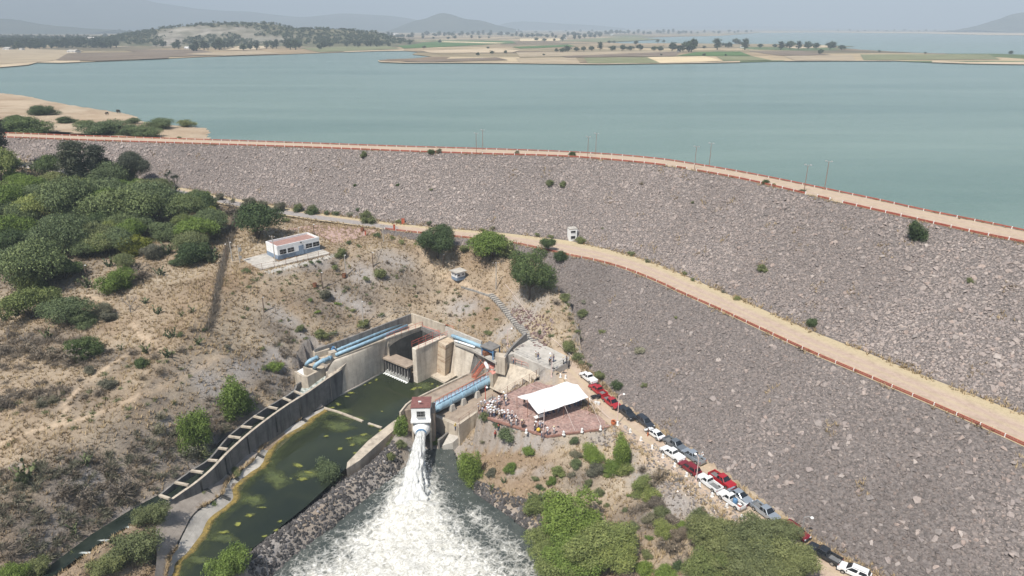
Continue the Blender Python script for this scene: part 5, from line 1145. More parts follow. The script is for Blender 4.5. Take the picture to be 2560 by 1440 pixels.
def leafmesh(name, *a, **k):
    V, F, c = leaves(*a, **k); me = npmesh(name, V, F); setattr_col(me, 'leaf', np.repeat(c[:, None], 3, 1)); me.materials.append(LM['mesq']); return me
def trunk(name, legs, mat):
    mb = MB()
    for pts, r0, r1 in legs:
        pts = [Vector(p) for p in pts]; mb.tube(pts, [r0 + (r1 - r0) * i / (len(pts) - 1) for i in range(len(pts))], 6, cap=False)
    return mb.mesh(name, mat, True)
PROTO = {}   # kind -> list of (crown mesh, trunk mesh, nominal width, nominal height)
def mk_spread(seed, nc=520, ls=.25):      # flat-topped, wide, several stems
    r_ = random.Random(seed); lob = []; legs = []
    for k in range(8):
        a = k * 2.4 + r_.uniform(-.3, .3); R = r_.uniform(.6, 2.9); x, y = R * math.cos(a), R * math.sin(a) * .9; z = 2.9 - .13 * R * R * .8 + r_.uniform(-.2, .3); w = r_.uniform(1.25, 1.9); lob.append((x, y, z, w, w, w * .62))
        if k < 6: legs.append(([(r_.uniform(-.15, .15), r_.uniform(-.15, .15), -.2), (x * .25, y * .25, z * .35), (x * .6, y * .6, z * .7), (x, y, z)], .15, .03))
    lob.append((0, 0, 3.1, 2.0, 2.0, 1.0)); return leafmesh('crown', lob, nc, 12, ls, seed, .36 if nc < 700 else .28, .45, .2), trunk('trunk', legs, M['bark']), 7.6, 4.1
def mk_round(seed, hang=0.0, nc=330, ls=.22):      # leafy dome to the ground
    r_ = random.Random(seed); lob = [(r_.uniform(-.4, .4), r_.uniform(-.4, .4), 1.3, 1.35, 1.2, 1.2)]; legs = []
    for k in range(10):
        a = k * 2.4 + r_.uniform(-.4, .4); R = r_.uniform(.5, 1.95); x, y = R * math.cos(a), R * math.sin(a); z = r_.uniform(.5, 2.6) * (1.15 - R * .25); w = r_.uniform(.45, 1.05); lob.append((x, y, z, w, w, w * .85)); legs.append(([(0, 0, -.2), (x * .4, y * .4, z * .5), (x, y, z)], .09, .02))
    return leafmesh('crown', lob, nc, 12, ls, seed, .28 if nc < 700 else .2, .25, .22, hang=hang), trunk('trunk', legs, M['bark']), 4.9, 3.6
def mk_tall(seed):       # eucalyptus
    r_ = random.Random(seed); lob = []; legs = [([(0, 0, -.3), (.1, .05, 3), (-.1, .1, 6), (.1, 0, 9.2)], .28, .06)]
    for k in range(11):
        z = 3.0 + k * .62; a = k * 2.2 + r_.uniform(-.4, .4); R = r_.uniform(.4, 1.9) * (1.15 - (z / 13)); x, y = R * math.cos(a), R * math.sin(a); w = r_.uniform(.8, 1.35); lob.append((x, y, z, w, w, w * .8)); legs.append(([(0, 0, z - 1.2), (x * .6, y * .6, z - .3), (x, y, z)], .09, .02))
    return leafmesh('crown', lob, 480, 12, .28, seed, .34, .2, .25, hang=.12), trunk('trunk', legs, M['bark']), 5.0, 10.4
def mk_big(seed, nc=620, ls=.25):        # full round tree with a clear stem
    r_ = random.Random(seed); lob = [(0, 0, 4.0, 2.4, 2.4, 1.9)]; legs = [([(0, 0, -.3), (.1, 0, 1.2), (0, .1, 2.6), (0, 0, 4)], .24, .1)]
    for k in range(10):
        a = k * 2.4; R = r_.uniform(1.4, 2.9); x, y = R * math.cos(a), R * math.sin(a); z = r_.uniform(2.4, 5.2); w = r_.uniform(1.0, 1.7); lob.append((x, y, z, w, w, w * .8)); legs.append(([(0, 0, 1.4), (x * .45, y * .45, z * .75), (x, y, z)], .11, .03))
    return leafmesh('crown', lob, nc, 13, ls, seed, .34 if nc < 700 else .26, .3, .2), trunk('trunk', legs, M['bark']), 7.4, 6.4
def mk_twig(seed, leaf=.35):         # nearly leafless shrub
    r_ = np.random.default_rng(seed); n = 340; th = r_.uniform(0, 6.28, n); el = np.arccos(r_.uniform(.05, .98, n)); L = r_.uniform(.5, 1.25, n); d = np.stack([np.cos(th) * np.sin(el), np.sin(th) * np.sin(el), np.cos(el)], 1); b = d * (L * r_.uniform(0, .55, n))[:, None]; b[:, 2] *= .8
    e = b + (d + r_.normal(0, .35, (n, 3))) * (L * .7)[:, None]; e[:, 2] = np.abs(e[:, 2]) * .85; s = np.cross(d, r_.normal(size=(n, 3))); s = s / np.linalg.norm(s, axis=1)[:, None] * .035
    V = np.stack([b - s, b + s, e], 1).reshape(-1, 3); F = np.arange(n * 3).reshape(n, 3); c = np.repeat(np.clip(r_.normal(.5, .22, n), 0, 1), 3)
    V2, F2, c2 = leaves([(0, 0, .6, 1.0, 1.0, .65)], int(90 * leaf), 6, .15, seed, .16, .3, .4); F2 = np.vstack([F2[:, [0, 1, 2]], F2[:, [0, 2, 3]]]) + len(V)
    me = npmesh('crown', np.vstack([V, V2]), np.vstack([F, F2])); setattr_col(me, 'leaf', np.repeat(np.r_[c, c2][:, None], 3, 1)); me.materials.append(LM['dry'])
    return me, trunk('trunk', [([(0, 0, -.1), (.1, .05, .4), (.3, .2, .9)], .04, .01), ([(0, 0, -.1), (-.15, .1, .5), (-.4, .1, 1.0)], .04, .01), ([(0, 0, -.1), (0, -.2, .5), (.1, -.5, .9)], .04, .01)], M['deadwood']), 2.3, 1.3
def mk_cactus(seed):
    r_ = random.Random(seed); V = []; F = []; C = []
    def pad(c, d, s, cv):
        d = Vector(d).normalized(); a = d.cross(Vector((r_.uniform(-1, 1), r_.uniform(-1, 1), .3))).normalized(); nn = d.cross(a); b = len(V)
        for k in range(8):
            t = 2 * math.pi * k / 8; V.append(Vector(c) + d * s * (1 + math.cos(t)) + a * s * .75 * math.sin(t) + nn * .05 * s)
        V.append(Vector(c) + d * s - nn * .1 * s); V.append(Vector(c) + d * s + nn * .14 * s)
        for k in range(8): F.append((b + k, b + (k + 1) % 8, b + 9)); F.append((b + (k + 1) % 8, b + k, b + 8))
        C.extend([cv] * 10); return Vector(c) + d * s * 1.9
    tips = []
    for k in range(9):
        a = r_.uniform(0, 6.28); p = (r_.uniform(-.35, .35), r_.uniform(-.35, .35), 0); d = (math.cos(a) * .55, math.sin(a) * .55, 1)
        for g in range(r_.randint(3, 5)):
            p = pad(p, d, r_.uniform(.17, .26), min(1, max(0, r_.gauss(.3 + .13 * g, .15)))); tips.append((p, d)); d = (d[0] + r_.uniform(-.7, .7), d[1] + r_.uniform(-.7, .7), d[2])
    for p, d in tips: pad(p, (d[0] + r_.uniform(-1, 1), d[1] + r_.uniform(-1, 1), .8), r_.uniform(.13, .2), min(1, max(0, r_.gauss(.75, .2))))
    me = npmesh('crown', np.array([list(v) for v in V]), F); setattr_col(me, 'leaf', np.repeat(np.array(C)[:, None], 3, 1)); me.materials.append(LM['cactus']); return me, None, 2.4, 1.9
def mk_tuft(seed):
    r_ = np.random.default_rng(seed); n = 150; th = r_.uniform(0, 6.28, n); L = r_.uniform(.5, 1.0, n); o = r_.uniform(.15, .8, n); b = np.stack([np.cos(th) * .12, np.sin(th) * .12, th * 0], 1); e = np.stack([np.cos(th) * o * L, np.sin(th) * o * L, L], 1); s = np.stack([-np.sin(th), np.cos(th), th * 0], 1) * .045
    V = np.stack([b - s, b + s, e], 1).reshape(-1, 3); me = npmesh('crown', V, np.arange(n * 3).reshape(n, 3)); setattr_col(me, 'leaf', np.repeat(np.repeat(np.clip(r_.normal(.5, .25, n), 0, 1), 3)[:, None], 3, 1)); me.materials.append(LM['dry']); return me, None, 1.5, 1.0
for nm, fn, cnt in (('spread', mk_spread, 4), ('round', mk_round, 4), ('tall', mk_tall, 2), ('big', mk_big, 3), ('twig', mk_twig, 3), ('cactus', mk_cactus, 3), ('tuft', mk_tuft, 2)):
    PROTO[nm] = [fn(40 + 17 * k + len(nm)) for k in range(cnt)]
def mk_scrub(seed):
    r_ = random.Random(seed); lob = []; legs = []
    for k in range(6):
        a = r_.uniform(0, 6.28); R = r_.uniform(.2, .95); x, y = R * math.cos(a), R * math.sin(a) * .8; z = r_.uniform(.3, .8); w = r_.uniform(.25, .55); lob.append((x, y, z, w, w, w * .7)); legs.append(([(0, 0, -.1), (x * .5, y * .5, z * .6), (x, y, z + w * .4)], .035, .008))
    return leafmesh('crown', lob, 85, 9, .13, seed, .15, .3, .45), trunk('trunk', legs, M['deadwood']), 2.3, 1.3
PROTO['big_hd'] = [mk_big(61, 1500, .165), mk_big(62, 1500, .165)]; PROTO['spread_hd'] = [mk_spread(63, 1000, .18), mk_spread(64, 1000, .18)]; PROTO['round_hd'] = [mk_round(65, 0, 900, .13), mk_round(66, 0, 900, .13)]; PROTO['willow_hd'] = [mk_round(67, .35, 900, .13), mk_round(68, .35, 900, .13)]
PROTO['scrub'] = [mk_scrub(500 + k) for k in range(5)]
PROTO['willow'] = [mk_round(77, .35), mk_round(78, .35)]
def mk_bare(seed):
    r_ = random.Random(seed); legs = []
    def br(p, d, L, r, g):
        q = Vector(p) + Vector(d) * L; legs.append(([p, (Vector(p) + q) / 2 + Vector((r_.uniform(-.1, .1), r_.uniform(-.1, .1), 0)) * L, q], r, r * .6))
        if g:
            for k in range(3): dd = (Vector(d) + Vector((r_.uniform(-.9, .9), r_.uniform(-.9, .9), r_.uniform(-.1, .5)))).normalized(); br(q, dd, L * .72, r * .55, g - 1)
    br((0, 0, -.2), Vector((.1, 0, 1)).normalized(), 1.3, .16, 4); return trunk('trunk', legs, M['deadwood']), 4.5, 4.0
BARE = mk_bare(5)
KINDNAME = {'spread': ('mesquite_tree', 'tree'), 'round': ('shrub', 'shrub'), 'tall': ('eucalyptus_tree', 'tree'), 'big': ('broadleaf_tree', 'tree'), 'twig': ('dry_shrub', 'shrub'), 'cactus': ('prickly_pear', 'cactus'), 'tuft': ('grass_clump', 'grass'), 'willow': ('willow_bush', 'shrub'), 'scrub': ('scrub_bush', 'shrub')}
PLANTS = []
def plant(kind, colr, px, py, w, h=None, label=None, area=None, at=None):
    """w: crown width in pixels of the photograph; (px,py): where it stands"""
    if kind == 'round' and w < 27 and label is None and py > 470: kind = 'scrub'; h = None
    g = G(px, py) if at is None else Vector(at); dist = (g - Vector((0, 0, CAMZ))).length; mpp = dist / FPX * math.cos(math.atan((px - 1280) / FPX) * .3)
    pr = PROTO[kind + '_hd'] if w > 48 and kind + '_hd' in PROTO else PROTO[kind]; v = pr[random.randrange(len(pr))]; sw = w * mpp / v[2]; sh = sw if h is None else h * mpp / v[3] * 1.08
    if h is None: sh = sw * random.uniform(.85, 1.1)
    if kind == 'spread' and h is None: sh *= 1.15
    nm, cat = KINDNAME[kind]; o = empty(nm, g - Vector((0, 0, .05)), random.uniform(0, 6.28)); o.scale = (sw * random.uniform(.85, 1.2), sw * random.uniform(.8, 1.1), sh); o['category'] = cat
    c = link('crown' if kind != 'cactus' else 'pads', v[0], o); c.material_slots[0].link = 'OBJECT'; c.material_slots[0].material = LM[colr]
    if v[1] is not None: link('trunk', v[1], o)
    PLANTS.append((o, kind, colr, px, py, label, area)); return o
# ------------------------------------------------------------------ where plants stand
LAND = [('the white flat-roofed building', 735, 615), ('the guard tower on the berm', 1432, 585), ('the white hut above the stair', 1145, 680), ('the blue pipe elbows', 780, 905), ('the valve house', 1055, 1035),
        ('the white canopy', 1390, 990), ('the left edge of the picture', 0, 600), ('the palm-like tree', 440, 470), ('the left end of the crest rail', 30, 345), ('the grassy spit in the lake', 470, 320), ('the right end of the crest', 2560, 595),
        ('the foaming side channel', 240, 1345), ('the red car under the trees', 1985, 1330), ('the left pair of crest lamps', 1198, 350), ('the right pair of crest lamps', 2040, 440), ('the lower end of the fence row', 520, 820), ('the bare dead tree', 325, 770),
        ('the foot of the long stair', 1330, 850), ('the plunge pool', 1150, 1300), ('the lower left corner', 0, 1440), ('the red sedan beside the lamp post', 1720, 1165), ('the stalled grass island', 820, 1165), ('the middle pair of crest lamps', 1755, 385)]
LAND = [q for q in LAND if 'stalled' not in q[0]]
KW = {'spread': 'spreading tree', 'round': 'round shrub', 'tall': 'tall eucalyptus', 'big': 'leafy tree', 'twig': 'twiggy shrub', 'cactus': 'prickly pear', 'tuft': 'grass clump', 'willow': 'willowy bush', 'scrub': 'scrub bush'}
CW = {'mesq': 'dull green', 'dark': 'dark green', 'bright': 'bright green', 'olive': 'olive', 'light': 'light green', 'euca': 'grey green', 'pale': 'pale silvery', 'dry': 'dry brown', 'grey': 'greyish', 'yellow': 'yellow green', 'cactus': 'green', 'far': 'dark'}
ORD = ['nearest', 'second nearest', 'third nearest', 'fourth nearest', 'fifth nearest', 'sixth nearest', 'seventh nearest', 'eighth nearest', 'ninth nearest', 'tenth nearest'] + ['%dth nearest' % k for k in range(11, 200)]
def label_plants(items, land, group):
    bins = {}
    for o, kind, colr, px, py, label, area in items:
        if label: o['label'] = label; continue
        nm, lx, ly = min(land, key=lambda q: (q[1] - px) ** 2 + ((q[2] - py) * 1.6) ** 2); bins.setdefault((kind, colr, nm), []).append(((lx - px) ** 2 + (ly - py) ** 2, o))
    for (kind, colr, nm), L in bins.items():
        L.sort(key=lambda q: q[0])
        for i, (d, o) in enumerate(L): o['label'] = '%s %s, %s to %s' % (CW[colr], KW[kind], ORD[i], nm); o['group'] = group[kind] if isinstance(group, dict) else group
LIFT = {'spread': .26, 'round': .34, 'big': .46, 'tall': .5, 'twig': .25, 'cactus': .33, 'tuft': .3, 'willow': .34, 'scrub': .3}
def many(ox, oy, sc, txt):
    for row in txt.replace('\n', ';').split(';'):
        q = row.split()
        if not q: continue
        k, c = q[0].split('/'); x, y, w = float(q[1]) / sc + ox, float(q[2]) / sc + oy, float(q[3]) / sc; h = float(q[4]) / sc if len(q) > 4 else None
        base = y + (LIFT[k] * w if h is None else h * .5); plant(k, c, x, base, w, h, label=' '.join(q[5:]) or None)
# woodland on the left (pixels of an enlarged crop)
many(0, 300, 3.2, """tall/euca 640 410 200 330 tall dark eucalyptus standing above the woodland against the dam;tall/euca 800 370 180 230 shorter dark eucalyptus right behind the tallest one;big/euca 1080 400 250 220 brown green rounded tree against the dam face;tall/euca 10 210 180 330 dark eucalyptus cut off by the left picture edge
spread/bright 250 570 230;round/bright 110 470 150;spread/olive 450 500 210;round/bright 620 550 150;spread/mesq 860 600 340;big/bright 1150 560 220;spread/olive 1310 555 220;spread/mesq 600 710 440;spread/light 310 750 300;spread/mesq 1000 760 430;spread/mesq 1250 690 400;spread/mesq 1480 730 340;spread/mesq 1690 820 270;spread/dark 880 840 260;spread/mesq 680 800 280;round/mesq 1330 890 220
spread/mesq 540 950 430;spread/light 900 910 230;round/yellow 1080 1000 230;round/grey 1240 1040 190;round/dark 1560 1050 290;cactus/cactus 1345 1040 110;cactus/cactus 1700 1080 170;twig/dry 220 890 210;twig/dry 390 1010 190;spread/mesq 50 950 230;spread/mesq 200 1150 270;spread/mesq 60 760 220;spread/dark 70 870 200;spread/mesq 330 1230 480;round/light 250 1290 260;spread/olive 1000 1155 190;round/bright 950 1280 260;cactus/cactus 1290 1210 95;cactus/cactus 690 1300 115;cactus/cactus 880 1150 90
spread/mesq 1400 1150 85;cactus/cactus 480 1150 170;round/dark 1620 640 250;round/yellow 1700 720 120;twig/dry 1850 710 190;round/bright 1650 585 85;spread/dark 2060 830 380 240 big dark green tree with visible branches beside the white building;spread/mesq 300 640 260;spread/dark 120 640 220;spread/mesq 760 520 200;spread/dark 420 410 230;twig/grey 300 430 200;spread/dark 60 400 220;spread/mesq 900 480 260;round/dark 1000 450 180;spread/mesq 1120 640 300;spread/mesq 420 620 260;spread/mesq 820 700 260;spread/mesq 470 860 260;spread/mesq 1100 860 240;round/mesq 780 870 170;spread/mesq 700 1040 220;spread/mesq 100 1060 200;twig/dry 700 960 150;twig/dry 1130 1220 200;twig/dry 1560 930 220;spread/grey 640 640 200;round/light 30 560 140;twig/dry 1000 1290 150;round/light 560 570 120;spread/bright 180 520 160;spread/mesq 1580 620 180;spread/mesq 330 560 180;spread/light 60 660 200
round/grey 1760 610 90;round/grey 1860 640 60;round/grey 2000 650 120;round/grey 2110 670 110;round/grey 2240 690 110;round/olive 2390 700 90;round/olive 2500 715 100;twig/grey 2290 795 60;round/grey 1590 580 50""")
many(0, 700, 3.2, """spread/light 250 220 330;spread/mesq 560 260 330;round/mesq 650 290 200;round/grey 840 230 170;round/grey 870 290 120;round/dark 690 530 270;twig/dry 610 620 200;cactus/cactus 390 440 95;cactus/cactus 1170 170 70;cactus/cactus 1265 250 80;cactus/cactus 1450 275 55;cactus/cactus 1540 240 70;cactus/cactus 1370 435 105;round/olive 1440 430 70;cactus/cactus 1590 505 80;cactus/cactus 965 545 60;cactus/cactus 1170 560 90;cactus/cactus 1335 585 105;round/dark 1130 665 115;cactus/cactus 1190 670 55;round/grey 720 715 95;round/grey 860 830 110;twig/dry 800 890 110;twig/dry 1280 725 90;twig/dry 1140 785 70;twig/dry 640 800 60
willow/bright 1920 900 290 330 bright green tree on the channel bank nearest the pipe elbows;willow/bright 1550 1150 300 330 bright green tree on the channel bank lower down the slope;round/bright 2200 690 120;round/grey 2110 690 80;cactus/cactus 40 300 90;cactus/cactus 130 250 110;round/mesq 420 150 200;twig/dry 60 560 120;twig/dry 230 540 140;twig/dry 330 590 170;twig/dry 440 600 160;round/grey 430 570 90;twig/dry 160 900 120;twig/dry 260 920 110;twig/grey 330 980 110;twig/grey 430 960 100;twig/dry 60 980 130;twig/dry 530 880 90;cactus/cactus 1270 1195 45;twig/grey 1280 1080 110;twig/dry 680 930 80;twig/dry 1060 580 80;twig/dry 1240 610 90;twig/dry 1450 560 90;round/dark 1640 370 60 90;twig/dry 1540 400 70""")
many(500, 480, 3.2, """round/olive 680 220 70;round/dark 780 135 80;round/dark 900 150 90;round/dark 1010 165 65;round/dark 1095 165 70;round/pale 1190 175 75;round/olive 1330 195 150;round/dark 1260 140 55;round/olive 1590 235 60;round/grey 1830 250 60;round/grey 1920 265 60;round/dark 1420 340 85;round/dark 1195 395 65;round/olive 1265 425 55;round/olive 1140 490 105;round/dark 890 570 60;round/dark 950 565 55;round/olive 1080 600 80;round/olive 960 625 50;round/olive 480 660 45;round/olive 380 630 80;big/dark 1900 400 330 250 dark green two-lobed tree below the berm rail;round/dark 2470 430 120
round/bright 1100 860 70 100;round/bright 935 930 60 90;round/bright 890 850 55 70;round/olive 1230 940 60;round/olive 1450 970 70;round/olive 960 1130 110;round/olive 800 1085 90;round/olive 1080 1120 80;round/olive 1310 1040 110;round/olive 850 580 40;round/olive 1720 750 40;round/grey 1000 820 120;round/grey 1180 760 70;round/grey 1620 620 60;round/olive 1440 650 120;round/olive 1330 690 70;round/grey 2080 830 40;round/olive 1730 830 40;round/olive 1150 790 45;round/bright 600 1390 90;round/bright 520 1395 80;round/olive 500 1250 50;round/grey 220 1230 70;round/olive 2300 1110 80;round/olive 2300 930 50;round/olive 640 640 40;round/olive 1680 900 40;twig/dry 1060 560 60;twig/dry 1500 560 50;round/olive 1610 390 80;round/olive 1540 360 60;round/olive 1095 1370 50 80""")
many(1000, 540, 4.0, """spread/bright 900 310 400 260 bright green spreading tree just below the berm rail;twig/olive 1080 330 300;big/dark 1290 600 480 470 large dark green tree right of the white hut;big/dark 1480 290 170 130 small dark tree by the berm rail with orange blooms;round/dark 1610 390 150;round/olive 1370 180 70;round/olive 1515 200 70;round/olive 1800 240 110;round/olive 2300 365 70;round/grey 2470 445 60;round/grey 930 110 70;round/olive 820 130 70;round/dark 290 75 80;round/dark 400 95 70
round/olive 1830 960 120;round/pale 1840 850 80;round/olive 1650 800 130;round/olive 1780 1150 100;round/olive 1680 1300 180;round/olive 1780 1400 130;round/olive 2010 1150 80;round/grey 2400 1320 100;round/olive 1500 1200 70;twig/dry 1560 860 90;twig/dry 1700 1020 80;round/olive 1390 1160 60;round/olive 2020 120 40;round/olive 640 330 110;round/olive 680 250 70;round/bright 150 270 50;round/olive 900 1160 90;round/olive 870 930 60;round/olive 960 1030 50;round/olive 600 1040 40;twig/dry 180 770 50;twig/dry 380 860 60;twig/dry 500 990 60""")
many(1400, 300, 2.207, """round/dark 1958 610 100 105 round dark green bush high on the right part of the dam;round/dark 1388 1120 66;round/olive 975 975 48;round/olive 730 875 38;round/olive 690 845 40;round/grey 900 945 30;round/olive 480 775 40;round/olive 390 735 50;round/pale 440 1265 60;round/dark 68 185 44;round/olive 670 210 60;twig/dark 952 255 60;round/olive 1185 303 46;round/dark 1135 342 36;round/olive 1178 355 26;round/pale 1268 318 44;round/pale 1388 342 38;round/dark 1330 375 42 50;round/olive 2260 885 50;round/olive 733 452 30;twig/grey 1330 310 50;round/olive 20 350 36;round/olive 640 1090 30;round/olive 210 1400 60;round/olive 1110 815 60;twig/dry 450 350 30""")
many(780, 300, 3.657, """round/olive 160 185 100;round/grey 690 217 50;round/grey 770 222 60;round/olive 955 215 75;round/grey 895 222 40;round/olive 1168 232 55;twig/dark 1335 222 95;round/olive 2055 248 80;round/olive 480 310 80;round/dark 1088 295 70;round/dark 390 597 40;round/dark 785 597 36;round/grey 1875 295 50;round/olive 2175 570 80;round/olive 2290 590 70;round/dark 2385 305 60;round/olive 1095 630 40;round/grey 1160 280 60""")
# below the plaza and the lower right corner
many(600, 1000, 3.273, """willow/bright 1890 510 260 330 bright green tree on the bank right of the pool;willow/mesq 740 540 270 230 willow clump growing in the green basin;willow/bright 1330 180 140 190 green bush against the left side of the valve house;round/bright -60 1260 0.1;round/olive 1210 320 110;round/olive 1310 350 100;round/olive 1230 460 90;round/bright 1600 340 90;round/olive 1400 440 50;round/dark 2090 185 85;round/mesq 2180 290 150;round/bright 2355 400 120;round/bright 2215 550 110;cactus/cactus 2060 720 70;cactus/cactus 2160 660 70;round/olive 2000 140 110;round/light 2430 830 210;round/olive 2420 640 60;round/dark 2450 710 80;round/bright 2545 640 50;round/grey 2060 590 90;round/grey 1990 330 60;round/olive 660 720 40""")
many(1300, 1050, 3.657, """willow/bright 940 230 240 330 bright green tree at the upper bend of the dirt road;round/bright 660 300 220;round/bright 850 400 220;round/light 960 440 150;willow/light 1090 570 210;round/bright 1000 690 60;round/mesq 490 190 110;round/grey 500 300 120;round/mesq 510 390 110;round/grey 480 490 90;round/light 340 460 130;round/bright 300 550 110;round/olive 150 530 80;round/olive 620 580 100;round/olive 550 660 70;round/olive 720 660 110;round/olive 790 760 80;round/olive 730 740 70;round/olive 960 810 80;round/olive 1040 970 110;round/dark 190 610 80;cactus/cactus 150 720 220;round/light 120 780 150;round/bright 800 520 60;round/grey 700 430 160;twig/dry 1280 490 200;twig/dry 1200 580 160;twig/dry 1120 440 120;round/dry 1240 740 190;round/light 1200 690 160;round/olive 1290 820 150;round/grey 1200 890 140;round/olive 1640 880 170;round/dry 1400 900 140;round/dry 1480 1010 190;round/light 1310 990 200;round/bright 1170 1060 90;round/bright 1480 980 120
big/bright 430 900 520;big/light 270 1080 420;big/light 700 1130 520;big/bright 520 1220 480;big/light 880 1180 360;big/light 380 1350 420;round/bright 1120 1340 200;round/dark 1450 1310 120;big/olive 1680 1020 330;big/olive 1890 1060 420;big/olive 2120 1120 420;big/light 1650 1370 380;big/olive 1870 1330 360;big/olive 2330 1000 340;big/olive 2360 1240 420;big/olive 2150 1330 400;big/olive 2500 1300 300;round/olive 1150 1230 110;twig/dry 1300 1130 160;twig/dry 1380 1170 150;round/bright 1330 1390 200;big/light 2400 1400 300""")
many(0, 1040, 3.6, """round/olive 1380 870 270;round/olive 1240 1170 380;round/grey 1180 930 130;round/olive 2130 500 100;round/olive 2180 230 50;round/bright 1910 790 90;round/bright 2080 1310 320 260 bright green round bush on the rocks at the bottom edge;cactus/cactus 250 530 210;cactus/cactus 800 420 120;cactus/cactus 680 1040 110;round/olive 980 1330 260;round/bright 1020 1350 100;round/bright 130 1420 220;round/olive 330 1390 220;twig/grey 1420 120 160;twig/grey 1480 540 60;round/grey 1580 520 70;round/olive 700 1250 120;twig/dry 1100 680 240;twig/dry 820 740 200;twig/dry 580 660 180;round/olive 1810 690 70;round/light 1690 1110 40;twig/grey 1700 330 180;twig/olive 1800 320 180;twig/dry 1500 250 120;twig/grey 2020 120 120;twig/dry 1290 400 120""")
for q in ((1440,895,26),(1455,905,24),(1497,938,32),(1610,960,22),(1540,965,36),(1470,910,20)): plant('round', 'olive' if q[0] != 1540 else 'dark', q[0], q[1] + q[2] * .3, q[2])
wp = [(0,455),(150,440),(330,480),(500,525),(555,590),(530,640),(300,655),(230,690),(0,735)]; r3 = random.Random(12); k = 0
while k < 30:
    x, y = r3.uniform(0, 560), r3.uniform(450, 735)
    if not inpoly(np.array([x]), np.array([y]), wp)[0]: continue
    plant('spread', r3.choice(['mesq', 'mesq', 'dark', 'olive', 'light', 'bright']), x, y, r3.uniform(55, 105)); k += 1
# shrubs beyond the crest on the left spit
def on_shore(kind, colr, px, py, w, label=None):
    b = P(px, py + w * LIFT[kind] * .55, ZL + 1.0); z = shz(b.x, b.y); b = P(px, py + w * LIFT[kind] * .55, z); plant(kind, colr, px, py, w, h=w * .36, at=b, label=label)
for q in ('spread/dark 105 275 70', 'spread/dark 60 312 110', 'spread/dark 20 310 70', 'spread/dark 130 325 90', 'spread/mesq 265 318 90', 'spread/mesq 215 308 50', 'round/mesq 335 302 34', 'spread/mesq 335 322 80', 'spread/mesq 400 308 70', 'spread/mesq 365 328 70', 'round/olive 465 308 44', 'round/dark 160 300 40', 'spread/dark 90 330 70', 'round/olive 300 335 50', 'round/olive 449 344 16', 'round/dark 40 296 50'):
    q = q.split(); k, c = q[0].split('/'); k = 'round'; on_shore(k, c, float(q[1]), float(q[2]), float(q[3]))
# palm-like tree and dead tree
g = G(440, 492); s = (g - Vector((0, 0, CAMZ))).length / FPX
pt = thing('yucca_tree', 'palm-like tree with spiky heads standing at the edge of the wood', 'tree', g)
legs = [([(0, 0, 0), (.2, 0, 2.5), (.1, 0, 5)], .3, .2), ([(.15, 0, 2.2), (-1.2, 0, 4.2), (-1.6, 0, 5.6)], .18, .14), ([(.2, 0, 3.2), (1.1, .3, 4.2), (1.0, .3, 5.2)], .16, .12)]
link('trunk', trunk('trunk', legs, M['deadwood']), pt); Vv = []; Cc = []; r_ = np.random.default_rng(3)
for hx, hy, hz_ in ((.1, 0, 5.3), (-1.6, 0, 5.9), (1.0, .3, 5.5), (-.6, 0, 6.6), (.6, .2, 2.4)):
    for k in range(60):
        d = r_.normal(size=3); d[2] = d[2] * .8 + .2; d /= np.linalg.norm(d); L = r_.uniform(.8, 1.3); sd = np.cross(d, r_.normal(size=3)); sd = sd / np.linalg.norm(sd) * .08; b = np.array([hx, hy, hz_]); Vv += [b - sd, b + sd, b + d * L]; Cc += [r_.uniform(.2, .8)] * 3
me = npmesh('crown', np.array(Vv), np.arange(len(Vv)).reshape(-1, 3), LM['euca']); setattr_col(me, 'leaf', np.repeat(np.array(Cc)[:, None], 3, 1)); link('crown', me, pt)
for q, sc, lb in (((328, 783), 1.0, 'bare dead tree standing alone in the dry field'), ((75, 870), .8, 'bare grey sapling left of the dark round shrub'), ((20, 850), .7, 'bare sapling at the left picture edge'), ((1655, 1210), 1.0, 'fallen grey bare branches on the riprap slope')):
    o = thing('dead_tree', lb, 'tree', G(*q), random.uniform(0, 6)); o.scale = (sc,) * 3; link('branches', BARE[0], o)
    if 'fallen' in lb: o.rotation_euler = (1.25, .2, .5)
label_plants(PLANTS, LAND, {'spread': 'mesquite trees of the dry slopes', 'round': 'shrubs of the dry slopes', 'tall': 'eucalyptus trees', 'big': 'leafy trees near the road', 'twig': 'dry twiggy shrubs', 'cactus': 'prickly pears in the dry grass', 'tuft': 'grass clumps', 'willow': 'willowy bushes', 'scrub': 'scrub bushes of the dry slopes'})
NEARPLANTS = len(PLANTS)

# ---- far trees
FARP = []
FLAND = [('the green crop field', 1780, 134), ('the straw field by the shore', 1710, 150), ('the quarry face', 560, 80), ('the left wood across the lake', 120, 105), ('the tip of the long spit', 950, 152), ('the pale far shore', 2200, 82), ('the right picture edge', 2560, 130), ('the cone-shaped mountain', 1105, 60), ('the end of the low sand bar', 2120, 117), ('the village roofs', 1500, 90), ('the sloping stubble field below the left wood', 300, 118), ('the white houses on the far left shore', 20, 122), ('the middle of the far left shore', 680, 128), ('the flat field behind the inlet', 1180, 110), ('the low mountain right of the cone', 1300, 78), ('the head of the far right water', 1700, 92)]
FPROTO = []
for k in range(4):
    r_ = random.Random(900 + k); lob = [(r_.uniform(-2.2, 2.2), r_.uniform(-2.2, 2.2), r_.uniform(2.5, 6), r_.uniform(1.5, 2.6), r_.uniform(1.5, 2.6), r_.uniform(1.3, 2.4)) for _ in range(6)]
    FPROTO.append((leafmesh('crown', lob, 60, 6, 1.4, 900 + k, .8, .3, .2), trunk('trunk', [([(0, 0, -1), (0, 0, 3)], .5, .3)], M['bark']), 8.0, 8.0))
